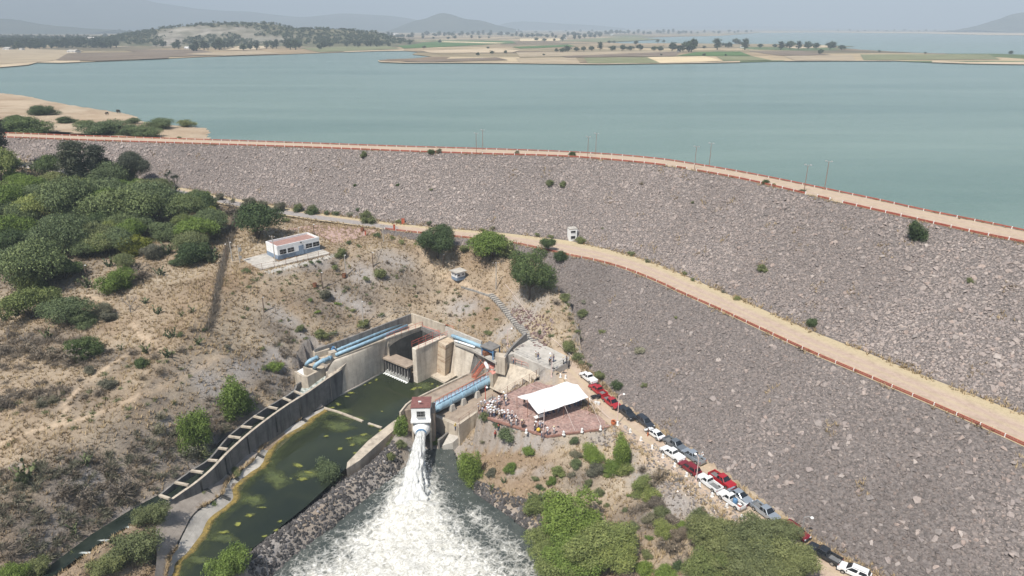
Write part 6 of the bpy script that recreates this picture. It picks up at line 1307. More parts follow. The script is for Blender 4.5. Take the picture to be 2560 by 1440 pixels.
FPROTO.append((leafmesh('crown', [(0, 0, 4.5 + 1.7 * k, 2.0 - .1 * k, 2.0 - .1 * k, 1.9) for k in range(6)], 70, 6, 1.2, 950, .7, .3, .2), trunk('trunk', [([(0, 0, -1), (0, 0, 5)], .5, .3)], M['bark']), 5.0, 15.0))
def far_tree(px, py, w, h=None, colr='far', z=None):
    b = P(px, py, z if z is not None else ZF + .3); mpp = b.y / CP / FPX * .96; tall = h is not None and h > 1.25 * w; v = FPROTO[4] if tall else FPROTO[random.randrange(4)]
    o = empty('far_tree', b, random.uniform(0, 6.28)); o['category'] = 'tree'; sw = w * mpp / v[2]; o.scale = (sw, sw, (h or w * random.uniform(.75, 1.0)) * mpp / v[3])
    c = link('crown', v[0], o); c.material_slots[0].link = 'OBJECT'; c.material_slots[0].material = LM[colr]; link('trunk', v[1], o); FARP.append((o, 'big', 'far', px, py, None, None)); return o
for q in ((1862,124,17,24),(1793,124,15,24),(1722,130,28,26),(1728,130,24,30),(1650,128,14),(1680,128,22),(1700,130,16),(1635,127,14),(1600,126,16),(1575,126,14),(1555,127,16),(1530,127,14),(1500,125,12,18),(1480,127,14),(1460,128,12),(1440,129,14),(1420,130,14),(1405,131,12),(1390,130,10),(1952,124,14,18),(1974,121,20),(1996,123,12,18),(2020,122,18),(2040,122,18),(2075,123,20),(2104,125,14),(2050,135,12),(1900,120,12),(1937,119,10),(2198,131,6),(2312,135,6),(2525,136,9),(1820,120,14),(1850,112,10),(1790,110,14),(1840,110,16),(1760,121,8),(1735,124,10),(1523,108,8),(1535,108,8),(1360,139,5),(1652,139,6),(1760,140,8),(1813,140,5),(1660,107,8),(1645,107,9),(1590,112,10),(1100,107,9),(1025,112,9),(1060,121,7),(1220,122,6),(1195,139,9),(1230,135,10),(1265,134,8)): far_tree(*q)
r2 = random.Random(4)
for x0, y0, x1, y1, n, w, h in ((395,118,470,126,8,13,18),(480,128,600,118,16,15,20),(610,126,730,118,12,14,18),(730,124,760,120,4,14,20),(800,122,840,118,5,13,17),(870,118,990,115,13,12,15),(540,122,560,126,4,14,22),(250,119,300,121,8,12,15),(20,124,110,122,12,11,14),(640,112,665,108,4,9,14),(290,84,380,92,12,10,12),(270,96,330,100,8,10,12),(960,92,1040,96,14,9,10),(1060,90,1280,88,30,9,9),(1280,92,1420,94,18,9,9),(1420,90,1560,86,24,8,9),(1560,86,1720,83,24,8,8),(1700,84,1900,81,20,6,6),(1340,103,1460,99,9,8,9),(1060,98,1250,95,12,7,8),(2100,79,2560,80,34,5,5),(1440,97,1510,93,10,8,9),(1130,82,1500,80,20,6,6),(330,105,420,108,10,10,12),(700,108,790,104,10,9,11),(1800,115,1835,113,4,7,8)):
    n = max(3, int(n * .62))
    for k in range(n):
        t = (k + r2.uniform(-.4, .4)) / n; far_tree(x0 + (x1 - x0) * t, y0 + (y1 - y0) * t + r2.uniform(-1.5, 1.5), w * r2.uniform(.7, 1.3), h * r2.uniform(.65, 1.2))
label_plants(FARP, FLAND, 'trees across the lake')
# the wood on the far left shore, one dark mass of crowns
Vs, Fs, Cs, off = [], [], [], 0
for k in range(520):
    px = random.uniform(-60, 275); py = random.uniform(98, 121) if px < 225 else random.uniform(104, 120); b = P(px, py, ZF); hh = random.uniform(9, 17); V, F, c = leaves([(0, 0, hh * .5, 3.4, 3.4, hh * .5)], 22, 4, 2.2, k, .9, .4, .1); V = V + np.array(b); Vs.append(V); Fs.append(F + off); Cs.append(c); off += len(V)
me = npmesh('far_wood', np.vstack(Vs), np.vstack(Fs), LM['far']); setattr_col(me, 'leaf', np.repeat(np.concatenate(Cs)[:, None], 3, 1)); tag(link('far_wood', me), 'dense dark wood along the far left shore of the lake', 'woodland', kind='stuff')
# scrub on the quarry hill
Vs, Fs, Cs, off = [], [], [], 0; hq = [o for o in COL.objects if o.name.startswith('quarry_hill')][0]; co = np.zeros(len(hq.data.vertices) * 3, np.float32); hq.data.vertices.foreach_get('co', co); co = co.reshape(-1, 3); zc = np.zeros(len(co) * 4, np.float32); hq.data.color_attributes['zone'].data.foreach_get('color', zc); zc = zc.reshape(-1, 4)[:, 0]
cand = np.where((zc < .35) & (co[:, 2] > ZF + 3) & (co[:, 1] < 1720))[0]
for k in range(1500):
    b = co[cand[rng.integers(len(cand))]] + rng.normal(0, 5, 3) * np.array([1, 1, 0]); hh = rng.uniform(3, 6); V, F, c = leaves([(0, 0, hh * .4, 3.2, 3.2, hh * .5)], 8, 4, 2.0, k, .8, .4, .1); Vs.append(V + b); Fs.append(F + off); Cs.append(c); off += len(V)
me = npmesh('hill_scrub', np.vstack(Vs), np.vstack(Fs), LM['far']); setattr_col(me, 'leaf', np.repeat(np.concatenate(Cs)[:, None], 3, 1)); tag(link('hill_scrub', me), 'dark scrub covering the quarry hill across the lake', 'scrub', kind='stuff')

# ---- dry grass and brush, uncountable
def zone_at(Z, x, y): return bil(Z, GX0, GY0, GS, x, y)
nG = 140000; x = rng.uniform(-235, 75, nG); y = rng.uniform(52, 225, nG); qp = np.stack([x, y], 1)
# keep what the camera can look at, denser near
zt = bil(TZ, GX0, GY0, GS, x, y); dep = y * CP - (zt - CAMZ) * SP; ux = 1280 + FPX * x / dep; uy = 720 - FPX * (y * SP + (zt - CAMZ) * CP) / dep
free = (bil(DAMZ, GX0, GY0, GS, x, y) < zt - .3) & (zone_at(Zr, x, y) < .4) & ~inpoly(x, y, WORKS) & ~inpoly(x, y, PLAZA) & ~inpoly(x, y, PLATF) & ~inpoly(x, y, PAD) & (zone_at(DPOOL, x, y) > 2) & (zone_at(DBAS, x, y) > 1.5) & (zone_at(DCH, x, y) > .6) & (ux > -420) & (ux < 2300) & (uy < 1700) & (rng.random(nG) > .55 * zone_at(Zg2, x, y))
apr = inpoly(x, y, [tuple(p) for p in F_] + [tuple(p) for p in E_[::-1]]); free &= ~apr
x, y, zt = x[free], y[free], zt[free]; n = len(x); nb = 6; br = zone_at(Zb2, x, y)
th = rng.uniform(0, 6.28, (n, nb)); L = rng.uniform(.25, .62, (n, nb)) * (1 + .5 * fbm(x, y, 12, 51))[:, None]; o = rng.uniform(.2, 1.0, (n, nb)); bx, by = np.cos(th), np.sin(th)
# verge grass along the roads and parapets, and thin patches on the dam
ex = []
for ln, jit, cnt in ((BERM_I, .45, 1500), (BERM_O, .3, 900), (CREST_N, .3, 900), (CREST_F, .3, 500), (MID, .18, 420), (L_, .55, 900), (R_, .6, 900)):
    u = rng.uniform(0, len(ln) - 1.01, cnt); i = u.astype(int); p = ln[i] + (ln[i + 1] - ln[i]) * (u - i)[:, None]; p = p[fbm(p[:, 0], p[:, 1], 5, 61) > -.15]; p[:, :2] += rng.normal(0, jit, (len(p), 2)); ex.append(p)
for k in range(60): p = pos[rng.integers(len(pos))]; q = np.repeat(p[None], 9, 0) + rng.normal(0, .7, (9, 3)) * np.array([1, 1, 0]); ex.append(q)
ex = np.vstack(ex); ez = bil(HS, GX0, GY0, GS, ex[:, 0], ex[:, 1]); ex[:, 2] = np.where((ex[:, 2] < -2.5) & (ex[:, 2] > -6), ex[:, 2], ez); x = np.r_[x, ex[:, 0]]; y = np.r_[y, ex[:, 1]]; zt = np.r_[zt, ex[:, 2] + .05]; n = len(x); br = np.r_[br, np.zeros(len(ex))]
th = rng.uniform(0, 6.28, (n, nb)); L = rng.uniform(.25, .62, (n, nb)) * (1 + .5 * fbm(x, y, 12, 51))[:, None]; o = rng.uniform(.2, 1.0, (n, nb)); bx, by = np.cos(th), np.sin(th)
base = np.stack([np.repeat(x[:, None], nb, 1) + bx * .1, np.repeat(y[:, None], nb, 1) + by * .1, np.repeat(zt[:, None] - .05, nb, 1)], 2); tip = base + np.stack([bx * o * L, by * o * L, L], 2); sd = np.stack([-by, bx, bx * 0], 2) * .075
V = np.stack([base - sd, base + sd, tip], 2).reshape(-1, 3); col = np.clip(rng.normal(.52, .2, (n, nb)) - .30 * br[:, None] + .35 * fbm(x, y, 4.5, 57)[:, None], 0, 1)
M['grass'] = leaf_mat('dry_grass_blades', (.17, .125, .08), (.42, .315, .185), (.64, .50, .31), .9)
me = npmesh('dry_grass', V, np.arange(len(V)).reshape(-1, 3), M['grass']); setattr_col(me, 'leaf', np.repeat(np.repeat(col.ravel(), 3)[:, None], 3, 1)); tag(link('dry_grass', me), 'dry straw coloured grass covering the slopes', 'grass', kind='stuff')
# leafless brush
def brush(name, polys, dens, seed, colr, rmin, rmax, label):
    r_ = np.random.default_rng(seed); Vs, Cs = [], []
    for pg in polys:
        g = [G(*q) for q in pg]; xs = [p.x for p in g]; ys = [p.y for p in g]; m = int((max(xs) - min(xs)) * (max(ys) - min(ys)) * dens); x = r_.uniform(min(xs), max(xs), m); y = r_.uniform(min(ys), max(ys), m); k = inpoly(x, y, g) & (zone_at(DCH, x, y) > .5) & (zone_at(DPOOL, x, y) > 1.5); x, y = x[k], y[k]; z = bil(TZ, GX0, GY0, GS, x, y)
        for i in range(len(x)):
            R = r_.uniform(rmin, rmax); nn = int(55 * R + 25); d = r_.normal(size=(nn, 3)); d[:, 2] = np.abs(d[:, 2]) * .9; d /= np.linalg.norm(d, axis=1)[:, None]; b = d * r_.uniform(0, .6, (nn, 1)) * R; e = b + (d + r_.normal(0, .5, (nn, 3))) * R * .55; e[:, 2] = np.abs(e[:, 2]); s = np.cross(d, r_.normal(size=(nn, 3))); s = s / np.linalg.norm(s, axis=1)[:, None] * .05
            Vs.append(np.stack([b - s, b + s, e], 1).reshape(-1, 3) + np.array([x[i], y[i], z[i] - .05])); Cs.append(np.repeat(np.clip(r_.normal(r_.uniform(.3, .65), .2, nn), 0, 1), 3))
    V = np.vstack(Vs); me = npmesh(name, V, np.arange(len(V)).reshape(-1, 3), LM[colr]); setattr_col(me, 'leaf', np.repeat(np.concatenate(Cs)[:, None], 3, 1)); tag(link(name, me), label, 'brush', kind='stuff')
brush('dry_brush', [[(0,1180),(150,1170),(330,1120),(480,1090),(560,1110),(420,1225),(250,1320),(100,1400),(0,1420)], [(520,1000),(640,930),(740,930),(700,990),(600,1060),(540,1100),(470,1090)], [(0,800),(160,830),(300,880),(260,920),(0,930)], [(0,960),(160,960),(150,1010),(0,1040)], [(1560,1260),(1700,1290),(1790,1390),(1720,1440),(1640,1380)], [(620,880),(700,850),(790,850),(760,900),(680,930)]], .48, 5, 'dry', .5, 1.25, 'leafless grey brown brush on the channel hillside')
brush('hill_brush', [[(0,1210),(200,1180),(380,1130),(500,1110),(540,1120),(440,1205),(300,1285),(150,1380),(60,1440),(0,1440)], [(0,1180),(260,1130),(420,1060),(520,1090),(300,1190),(0,1260)]], .62, 15, 'grey', .5, 1.2, 'dense grey leafless brush on the slope above the lower channel')
brush('slope_brush', [[(700,800),(860,730),(1010,650),(1060,690),(960,770),(800,840),(690,880)], [(1020,700),(1130,720),(1220,760),(1200,830),(1040,770)], [(0,1150),(300,1090),(520,960),(600,880),(500,870),(260,930),(0,1000)], [(560,700),(700,700),(900,640),(840,720),(600,830)], [(1380,700),(1460,740),(1480,800),(1440,900),(1380,860),(1350,780)]], .16, 6, 'olive', .3, .75, 'low olive brown brush scattered on the hillside')
brush('channel_brush', [[(330,1280),(420,1230),(470,1190),(420,1180),(300,1240),(150,1330),(60,1440),(110,1430),(220,1345)], [(420,1290),(390,1330),(300,1340),(150,1440),(380,1440)], [(740,930),(760,965),(640,1030),(540,1110),(560,1050),(660,980)]], .35, 8, 'grey', .4, .9, 'grey green brush lining the side channel')
# ------------------------------------------------------------------ parapets, roads' furniture
def seg_mat(p, q):
    p = Vector(p); q = Vector(q); d = q - p; x = d.normalized(); y = Vector((0, 0, 1)).cross(x).normalized(); z = x.cross(y); m = Matrix((x * d.length, y, z)).transposed().to_4x4(); m.translation = p; return m
def parapet(label, line, step, rail_z, rail_h, post, kind='wall', skip=None, th=.16):
    n = max(2, int(round(plen(line) / step)) + 1); q = resample(line, n); t = thing('parapet', label, 'parapet', q[n // 2]); iv = Matrix.Translation(t.location).inverted()
    pm = MB().box((0, 0, post[2] / 2), post).mesh('post', M['white'])
    rms = [MB().box((.5, 0, zz), (1, th, hh)).mesh('rail', M['redwall']) for zz, hh in zip(rail_z, rail_h)]
    for i in range(n):
        x, y = proj(q[i])
        if x < -40 or x > 2620: continue
        d = q[min(i + 1, n - 1)] - q[max(i - 1, 0)]; o = link('post', pm); o.matrix_basis = Matrix.Translation(q[i]) @ Matrix.Rotation(math.atan2(d[1], d[0]), 4, 'Z'); o.parent = t; o.matrix_parent_inverse = iv
        if i < n - 1 and not (skip and skip(x, i)):
            for rm in rms: o = link('rail', rm); o.matrix_basis = seg_mat(q[i], q[i + 1]); o.parent = t; o.matrix_parent_inverse = iv
    return t
M['redwall'] = simple('faded_red_parapet', (.40, .115, .07), .8, .3, 1.6, c2=(.27, .07, .05)); M['brickkerb'] = simple('brick_kerb', (.29, .155, .12), .85, .3, 2.0)
def off(line, d):
    q = line.copy(); q[:, :2] += normals2(line) * d; return q
sg = 1 if normals2(CREST_N)[NS // 2][1] < 0 else -1
parapet('red and white parapet along the near edge of the dam crest', off(CREST_N, -.25 * sg), 3.0, (.27,), (.34,), (.13, .22, .56), skip=lambda x, i: (1660 < x < 1735 and i % 3) or (1990 < x < 2090 and i % 2 == 0))
parapet('red and white parapet along the lake edge of the dam crest', off(CREST_F, .25 * sg), 3.0, (.30,), (.24,), (.12, .2, .44))
bi = [i for i in range(NS) if proj(BERM_O[i])[0] > 958]
parapet('red and white guard rail along the outer edge of the berm road', off(BERM_O[bi], -.3 * sg), 3.0, (.18, .42), (.13, .13), (.10, .18, .52))

M['rustpole'] = simple('brown_pole_paint', (.26, .15, .11), .7, .2, 3.0)
def lamp_post(label, base, h, arm=(1, 0), mat='rust', head='twin', group=None):
    t = thing('lamp_post', label, 'lamp post', base, math.atan2(arm[1], arm[0]), group)
    MB().tube([(0, 0, -.1), (0, 0, h * .55), (0, 0, h)], [.08, .065, .05], 8).build('pole', M[mat], t); MB().lathe([(.16, -.1), (.16, .12), (.08, .3)], (0, 0, 0), 8).build('base', M[mat], t)
    if head == 'twin':
        MB().beam((-.6, 0, h), (.6, 0, h), .07, .07).build('cross_arm', M['steel'], t)
        for s in (-1, 1): MB().box((s * .55, 0, h + .1), (.42, .34, .2), 0, .8).build('lamp_head', M['steel'], t)
    else:
        MB().tube([(0, 0, h - .05), (.35, 0, h + .18), (.8, 0, h + .22)], .035, 6).build('arm', M[mat], t); MB().lathe([(.04, .12), (.2, 0), (.22, -.1), (.02, -.2)], (.85, 0, h + .2), 10).build('lamp_head', M['white'], t)
    return t
for i, (bx, by, tx, ty) in enumerate(((1191,384,1189,336),(1207,374,1206,328),(1469,394,1468,345),(1489,385,1488,337),(1736,424,1736,371),(1773,414,1774,363),(2010,480,2012,420),(2061,474,2066,412))):
    b = P(bx, by, ZC + .03); dd = math.hypot(b.x, b.y); lamp_post('rusty twin-headed lamp post, %s from the left along the dam crest' % ['first', 'second', 'third', 'fourth', 'fifth', 'sixth', 'seventh', 'eighth'][i], b, (by - ty) * (b - Vector((0, 0, CAMZ))).length / FPX * 1.02, (.8, -.6), group='lamp posts on the crest', mat='rustpole')
def hpx(b, py0, py1): return (py0 - py1) * (b - Vector((0, 0, CAMZ))).length / FPX / math.cos(PITCH * .9) * .98
M['pinkpole'] = simple('pink_white_paint', (.66, .50, .46), .6, .12, 2.0); M['wood'] = simple('old_wood', (.16, .115, .085), .9, .25, 5.0); M['polec'] = simple('concrete_pole', (.42, .39, .35), .9, .12, 4.0)
for lb, bx, by, ty, z, mt, arm in (('pink lamp post at the corner of the concrete platform', 1379, 942, 877, None, 'pinkpole', (-.5, -1)), ('red lamp post beside the crowd at the fence', 1214, 1022, 961, None, 'red', (.4, -1)), ('white lamp post at the front point of the plaza', 1359, 1098, 1018, None, 'pinkpole', (1, -.3)), ('pink lamp post at the right corner of the plaza', 1543, 1063, 985, None, 'pinkpole', (1, .3)),
                               ('pink lamp post between the parked cars on the dirt road', 1740, 1205, 1143, None, 'pinkpole', (-.3, 1)), ('grey lamp post behind the trees at the lower right', 2001, 1349, 1291, None, 'steel', (1, -.4)), ('white lamp post above the works beside the stair', 1269, 866, 822, None, 'pinkpole', (1, .2))):
    b = G(bx, by) if z is None else P(bx, by, z); lamp_post(lb, b, hpx(b, by, ty), arm, mt, 'single')
def utility_pole(lb, bx, by, ty, mat, cross=True, box=False, r=.12):
    b = G(bx, by); h = hpx(b, by, ty); t = thing('utility_pole', lb, 'utility pole', b, random.uniform(-.6, .6)); MB().tube([(0, 0, -.3), (random.uniform(-.1, .1), 0, h)], [r, r * .72], 8).build('pole', M[mat], t)
    if cross:
        MB().beam((-.7, 0, h - .25), (.7, 0, h - .25), .1, .1).build('cross_arm', M['wood'], t)
        for s in (-.6, 0, .6): MB().lathe([(.05, 0), (.06, .08), (.03, .16)], (s, 0, h - .2), 6).build('insulator', M['white'], t)
    else: MB().box((.15, 0, h - .15), (.3, .16, .14)).build('lamp_head', M['white'], t)
    if box: MB().lathe([(.28, 0), (.3, .05), (.3, .75), (.2, .8)], (.4, 0, h - 1.4), 10).build('transformer', M['steel'], t); MB().box((.3, 0, 1.2), (.4, .3, .6)).build('meter_box', M['steel'], t)
for a in (('concrete pole with cross arm beside the berm road', 959, 606, 563, 'polec', 1), ('dark wooden pole on the slope right of the building', 933, 668, 630, 'wood', 0), ('pale pole with barrel at its foot on the fence line', 866, 692, 639, 'polec', 0), ('thin pole with white lamp on the fence line', 807, 723, 682, 'wood', 0), ('thin leaning pole low on the fence line', 660, 781, 743, 'wood', 0), ('tall grey pole behind the retaining wall', 910, 822, 755, 'polec', 0), ('pole with antenna in front of the white building', 689, 658, 594, 'polec', 1), ('short white pole behind the white building', 748, 590, 570, 'polec', 0), ('dark pole behind the right end of the white building', 786, 588, 561, 'wood', 0),
          ('thick pole carrying a transformer left of the concrete pad', 600, 657, 616, 'polec', 1, True), ('white pole left of the transformer pole', 581, 653, 608, 'polec', 0), ('dark leaning pole by the brushwood fence', 567, 650, 612, 'wood', 0), ('brown wooden post standing alone in the dry field', 219, 699, 667, 'wood', 0), ('thin pole left of the white hut', 1109, 671, 636, 'wood', 0), ('tall concrete pole with cross arm above the stair', 1240, 726, 656, 'polec', 1)):
    utility_pole(a[0], a[1], a[2], a[3], a[4], bool(a[5]), len(a) > 6)

# ------------------------------------------------------------------ plaza, canopy
def paving():
    m, n, l, b = nmat('red_paving'); v = wpos(n, l); br = N(n, 'ShaderNodeTexVoronoi'); br.inputs['Scale'].default_value = 3.2; l.new(v, br.inputs['Vector'])
    r = ramp(n, [(.0, (.25, .15, .13)), (.35, (.34, .215, .185)), (.7, (.43, .295, .255)), (1, (.23, .15, .135))]); sp = n.new('ShaderNodeSeparateColor'); l.new(br.outputs['Color'], sp.inputs[0]); l.new(sp.outputs[0], r.inputs[0])
    r2 = ramp(n, [(.35, (.72, .72, .72)), (.65, (1.15, 1.1, 1.08))]); l.new(noise(n, l, v, .5, 6, .65), r2.inputs[0]); c = mixc(n, l, 1.0, r.outputs[0], r2.outputs[0], 'MULTIPLY')
    d = N(n, 'ShaderNodeTexVoronoi'); d.feature = 'DISTANCE_TO_EDGE'; d.inputs['Scale'].default_value = 3.2; l.new(v, d.inputs['Vector']); r3 = ramp(n, [(0, 0.0), (.06, 1.0)]); l.new(d.outputs['Distance'], r3.inputs[0]); c = mixc(n, l, r3.outputs[0], (.33, .26, .22), c)
    l.new(c, b.inputs['Base Color']); b.inputs['Roughness'].default_value = .9; bump(n, l, r3.outputs[0], b, .3, .02); return m
M['paving'] = paving()
tag(MB().prism(PLAZA, -.3, 0.0).build('plaza', M['paving']), kind='structure')
tag(MB().prism([Vector((p.x, p.y, 0)) for p in PLAZA], -3.0, -.304).build('plaza_footing', M['masonry']), kind='structure')
tag(MB().prism(PLATF, -.5, 2.4).build('concrete_platform', M['conc_pale']), kind='structure')
tag(MB().prism(PAD, 12.0, 13.05).build('concrete_pad', M['conc_pale']), kind='structure')
fr = W((1290,1067,.0),(1330,1079,.0),(1370,1091,.0),(1420,1083,.0),(1500,1073,.0),(1546,1061,.0)); kerb = thing('plaza_kerb', 'low brick red kerb wall along the front of the plaza', 'kerb', fr[0])
part(MB().wall(resample([(p.x, p.y, .10) for p in fr], 20), .2, -.25), 'kerb_wall', 'brickkerb', kerb)
kl = thing('plaza_kerb', 'low brick red kerb along the crowd side of the plaza', 'kerb', PLAZA[-1]); part(MB().wall(resample([(p.x, p.y, .10) for p in W((1200,1037,0),(1245,1053,0),(1290,1067,0))], 10), .3, -.25), 'kerb_wall', 'brickkerb', kl)
bm_ = [MB().box((0, 0, .36), (.34, .34, .86), 0, .82).mesh('shaft', M['white']), MB().box((0, 0, .83), (.30, .30, .10), 0, .4).mesh('cap', M['white']), MB().box((0, 0, .03), (.48, .48, .16)).mesh('foot', M['white'])]
def bollard(px, py, lb, grp, z=None):
    b = G(px, py) if z is None else P(px, py, z); t = thing('bollard', lb, 'bollard', b, random.uniform(0, 1.5), grp); t.scale = (.85, .85, .85)
    for nm, me in zip(('shaft', 'cap', 'foot'), bm_): link(nm, me, t)
OR = ['first', 'second', 'third', 'fourth', 'fifth', 'sixth', 'seventh', 'eighth', 'ninth', 'tenth', 'eleventh', 'twelfth']
for i, q in enumerate(((1316,1082),(1409,1087),(1455,1080),(1501,1074),(1544,1063))): bollard(q[0], q[1], 'white bollard, %s from the left on the front kerb of the plaza' % OR[i], 'bollards of the plaza front', 0.0)
for q, lb in (((1414,952), 'white bollard behind the far peak of the canopy'), ((1401,943), 'white bollard by the rubble heap behind the canopy'), ((1474,1006), 'white bollard at the right corner of the canopy')): bollard(q[0], q[1], lb, 'bollards behind the canopy')
for i, q in enumerate(((1575,1084),(1602,1104),(1630,1125),(1657,1146),(1686,1168),(1716,1193),(1748,1217),(1780,1243),(1816,1271),(1853,1298),(1892,1325),(2021,1424))): bollard(q[0], q[1], 'white bollard, %s along the dirt road counted from the plaza' % OR[i], 'bollards along the dirt road')

def fabric():
    m, n, l, b = nmat('white_canvas'); r = ramp(n, [(.3, (.80, .80, .80)), (.7, (.88, .88, .87))]); l.new(noise(n, l, wpos(n, l), .8, 4), r.inputs[0]); l.new(r.outputs[0], b.inputs['Base Color']); b.inputs['Roughness'].default_value = .7
    tr = n.new('ShaderNodeBsdfTranslucent'); tr.inputs[0].default_value = (.8, .8, .78, 1); mx = n.new('ShaderNodeMixShader'); mx.inputs[0].default_value = .12; l.new(b.outputs[0], mx.inputs[1]); l.new(tr.outputs[0], mx.inputs[2]); l.new(mx.outputs[0], n['Material Output'].inputs['Surface']); return m
M['canvas'] = fabric()
ZE, ZR = 2.35, 3.35
cL, cN, cR, cF = P(1292.5, 992, ZE), P(1346, 1035, ZE), P(1471.5, 993, ZE), P(1417.5, 953.5, ZE + .15); rA = (cL + cN) / 2; rA.z = ZR; rB = (cR + cF) / 2; rB.z = ZR
cano = thing('canopy', 'large white canvas canopy stretched over the plaza', 'canopy', ((cL + cR) / 2).xy.to_3d()); cano.location.z = 0
def sag(a, b, n, s, amp=.0):
    a, b = Vector(a), Vector(b); return [a.lerp(b, t) - Vector((0, 0, s * 4 * t * (1 - t))) + Vector((0, 0, amp * math.sin(t * math.pi * 5))) for t in np.linspace(0, 1, n)]
for e0, e1, nm in ((cN, cR, 'near'), (cL, cF, 'far')):
    top = sag(rA, rB, 25, .16); bot = sag(e0, e1, 25, .10, .05); L0 = [[top[i].lerp(bot[i], t) - Vector((0, 0, .12 * 4 * t * (1 - t))) for i in range(25)] for t in np.linspace(0, 1, 9)]
    mb = MB().loft([[tuple(v) for v in r] for r in L0]); part(mb, 'canvas_panel', 'canvas', cano, smooth=True)
ps = [cL, cN, cR, cF, rA, rB, (cN + cR) / 2, (cL + cF) / 2]
for p in ps: part(MB().tube([(p.x, p.y, 0), (p.x, p.y, p.z + .05)], .045, 6), 'pole', 'rust', cano)
M['rope'] = simple('pale_rope', (.60, .50, .45), .9, .1, 3.0)
for a, b in (((1411,1013,ZE),(1437,1076,.05)), ((1471,993,ZE),(1503,1064,.05)), ((1471,993,ZE),(1530,1052,.05)), ((1346,1035,ZE),(1322,1040,.05)), ((1292,992,ZE),(1272,998,.05)), ((1355,973,ZE+.1),(1325,962,.05))): part(MB().tube([P(*a), P(*b)], .03, 5), 'guy_rope', 'rope', cano)
# things under and round the canopy
def table(lb, px, py, rz, l_=1.8, w=.8, cloth=None, z=0.0):
    b = P(px, py, z); t = thing('table', lb, 'table', b, rz); MB().box((0, 0, .73), (l_, w, .05)).build('tabletop', M['white'], t)
    for sx in (-1, 1):
        for sy in (-1, 1): MB().box((sx * (l_ / 2 - .08), sy * (w / 2 - .08), .35), (.05, .05, .7)).build('leg', M['steel'], t)
    return t
table('white folding table at the near left corner of the canopy', 1348, 1050, .5); table('long white table in the shade under the canopy', 1400, 1022, .35, 2.6); table('white table in the shade at the right end of the canopy', 1448, 1007, .35)
M['bluecloth'] = simple('navy_cloth', (.03, .05, .11), .8, .2, 3.0)
def chair(lb, x, y, rz, grp):
    t = thing('folding_chair', lb, 'chair', (x, y, 0), rz, grp)
    MB().box((0, 0, .45), (.42, .42, .05)).build('seat', M['bluecloth'], t); MB().box((0, .2, .72), (.42, .04, .4)).build('backrest', M['bluecloth'], t)
    for sx in (-1, 1):
        for sy in (-1, 1): MB().box((sx * .18, sy * .18, .22), (.03, .03, .45)).build('leg', M['steel'], t)
u = (rB - rA).normalized(); w_ = Vector((u.y, -u.x, 0)); k = 0
for i in range(7):
    for j in range(2):
        c = rA + u * (2.2 + i * 1.1) + w_ * (.1 + j * 1.3); chair('dark folding chair, %s from the left in the %s row under the canopy' % (OR[i], ['back', 'front'][j]), c.x, c.y, math.atan2(u.y, u.x) + random.uniform(-.2, .2), 'chairs under the canopy')
M['yellow'] = simple('yellow_paint', (.65, .42, .05), .5, .12, 2.0); M['terracotta'] = simple('terracotta', (.52, .15, .06), .8, .2, 3.0); M['potred'] = simple('red_pot', (.48, .06, .04), .6, .2, 3.0); M['black'] = simple('black_plastic', (.02, .02, .022), .5, .2, 3.0)
b = P(1346, 1081, 0); t = thing('cement_mixer', 'yellow wheeled mixer among the people at the front of the plaza', 'mixer', b, .4); t.scale = (.7,) * 3
MB().lathe([(.15, -.45), (.42, -.3), (.48, .05), (.3, .4), (.22, .45)], (0, 0, .75), 12, (.7, 0, .7)).build('drum', M['yellow'], t, smooth=True); MB().beam((-.6, 0, .3), (.6, 0, .45), .08, .08).build('frame', M['black'], t)
for s in (-1, 1): MB().tube([(.3, s * .35 - .04, .22), (.3, s * .35 + .04, .22)], .22, 12).build('wheel', M['black'], t)
MB().beam((-.5, 0, .0), (-.5, 0, .35), .06, .06).build('stand', M['black'], t)
for lb, px, py, mt in (('red clay pot at the far corner of the plaza', 1374, 945, 'potred'), ('terracotta pot at the right corner of the plaza', 1533, 1062, 'terracotta')):
    t = thing('clay_pot', lb, 'pot', P(px, py, 0)); t.scale = (.75,) * 3; MB().lathe([(.3, 0), (.5, .35), (.55, .7), (.42, .95), (.5, 1.05), (.42, 1.05), (.36, .9)], (0, 0, 0), 14).build('pot_body', M[mt], t, smooth=True); MB().lathe([(0, .92), (.37, .92)], (0, 0, 0), 14).build('soil', M['black'], t)
for lb, px, py in (('black tabletop grill stand beside the red pickups', 1484, 1002), ('second black stand next to the grill by the red pickups', 1496, 1000)):
    t = thing('grill_stand', lb, 'grill', G(px, py), .5); MB().box((0, 0, .75), (1.1, .6, .2)).build('grill_box', M['black'], t, bevel=.03)
    for sx in (-1, 1):
        for sy in (-1, 1): MB().box((sx * .48, sy * .24, .32), (.05, .05, .66)).build('leg', M['steel'], t)
for lb, px, py in (('white bucket left of its twin beside the grill stands', 1489, 1012), ('white bucket right of its twin beside the grill stands', 1496, 1013)):
    t = thing('bucket', lb, 'bucket', G(px, py)); MB().lathe([(.22, 0), (.28, .5), (.3, .5), (.3, .54), (.25, .5), (.2, .06)], (0, 0, 0), 14).build('bucket_body', M['white'], t); MB().tube([(-.28, 0, .5), (0, .1, .68), (.28, 0, .5)], .012, 4).build('handle', M['steel'], t)
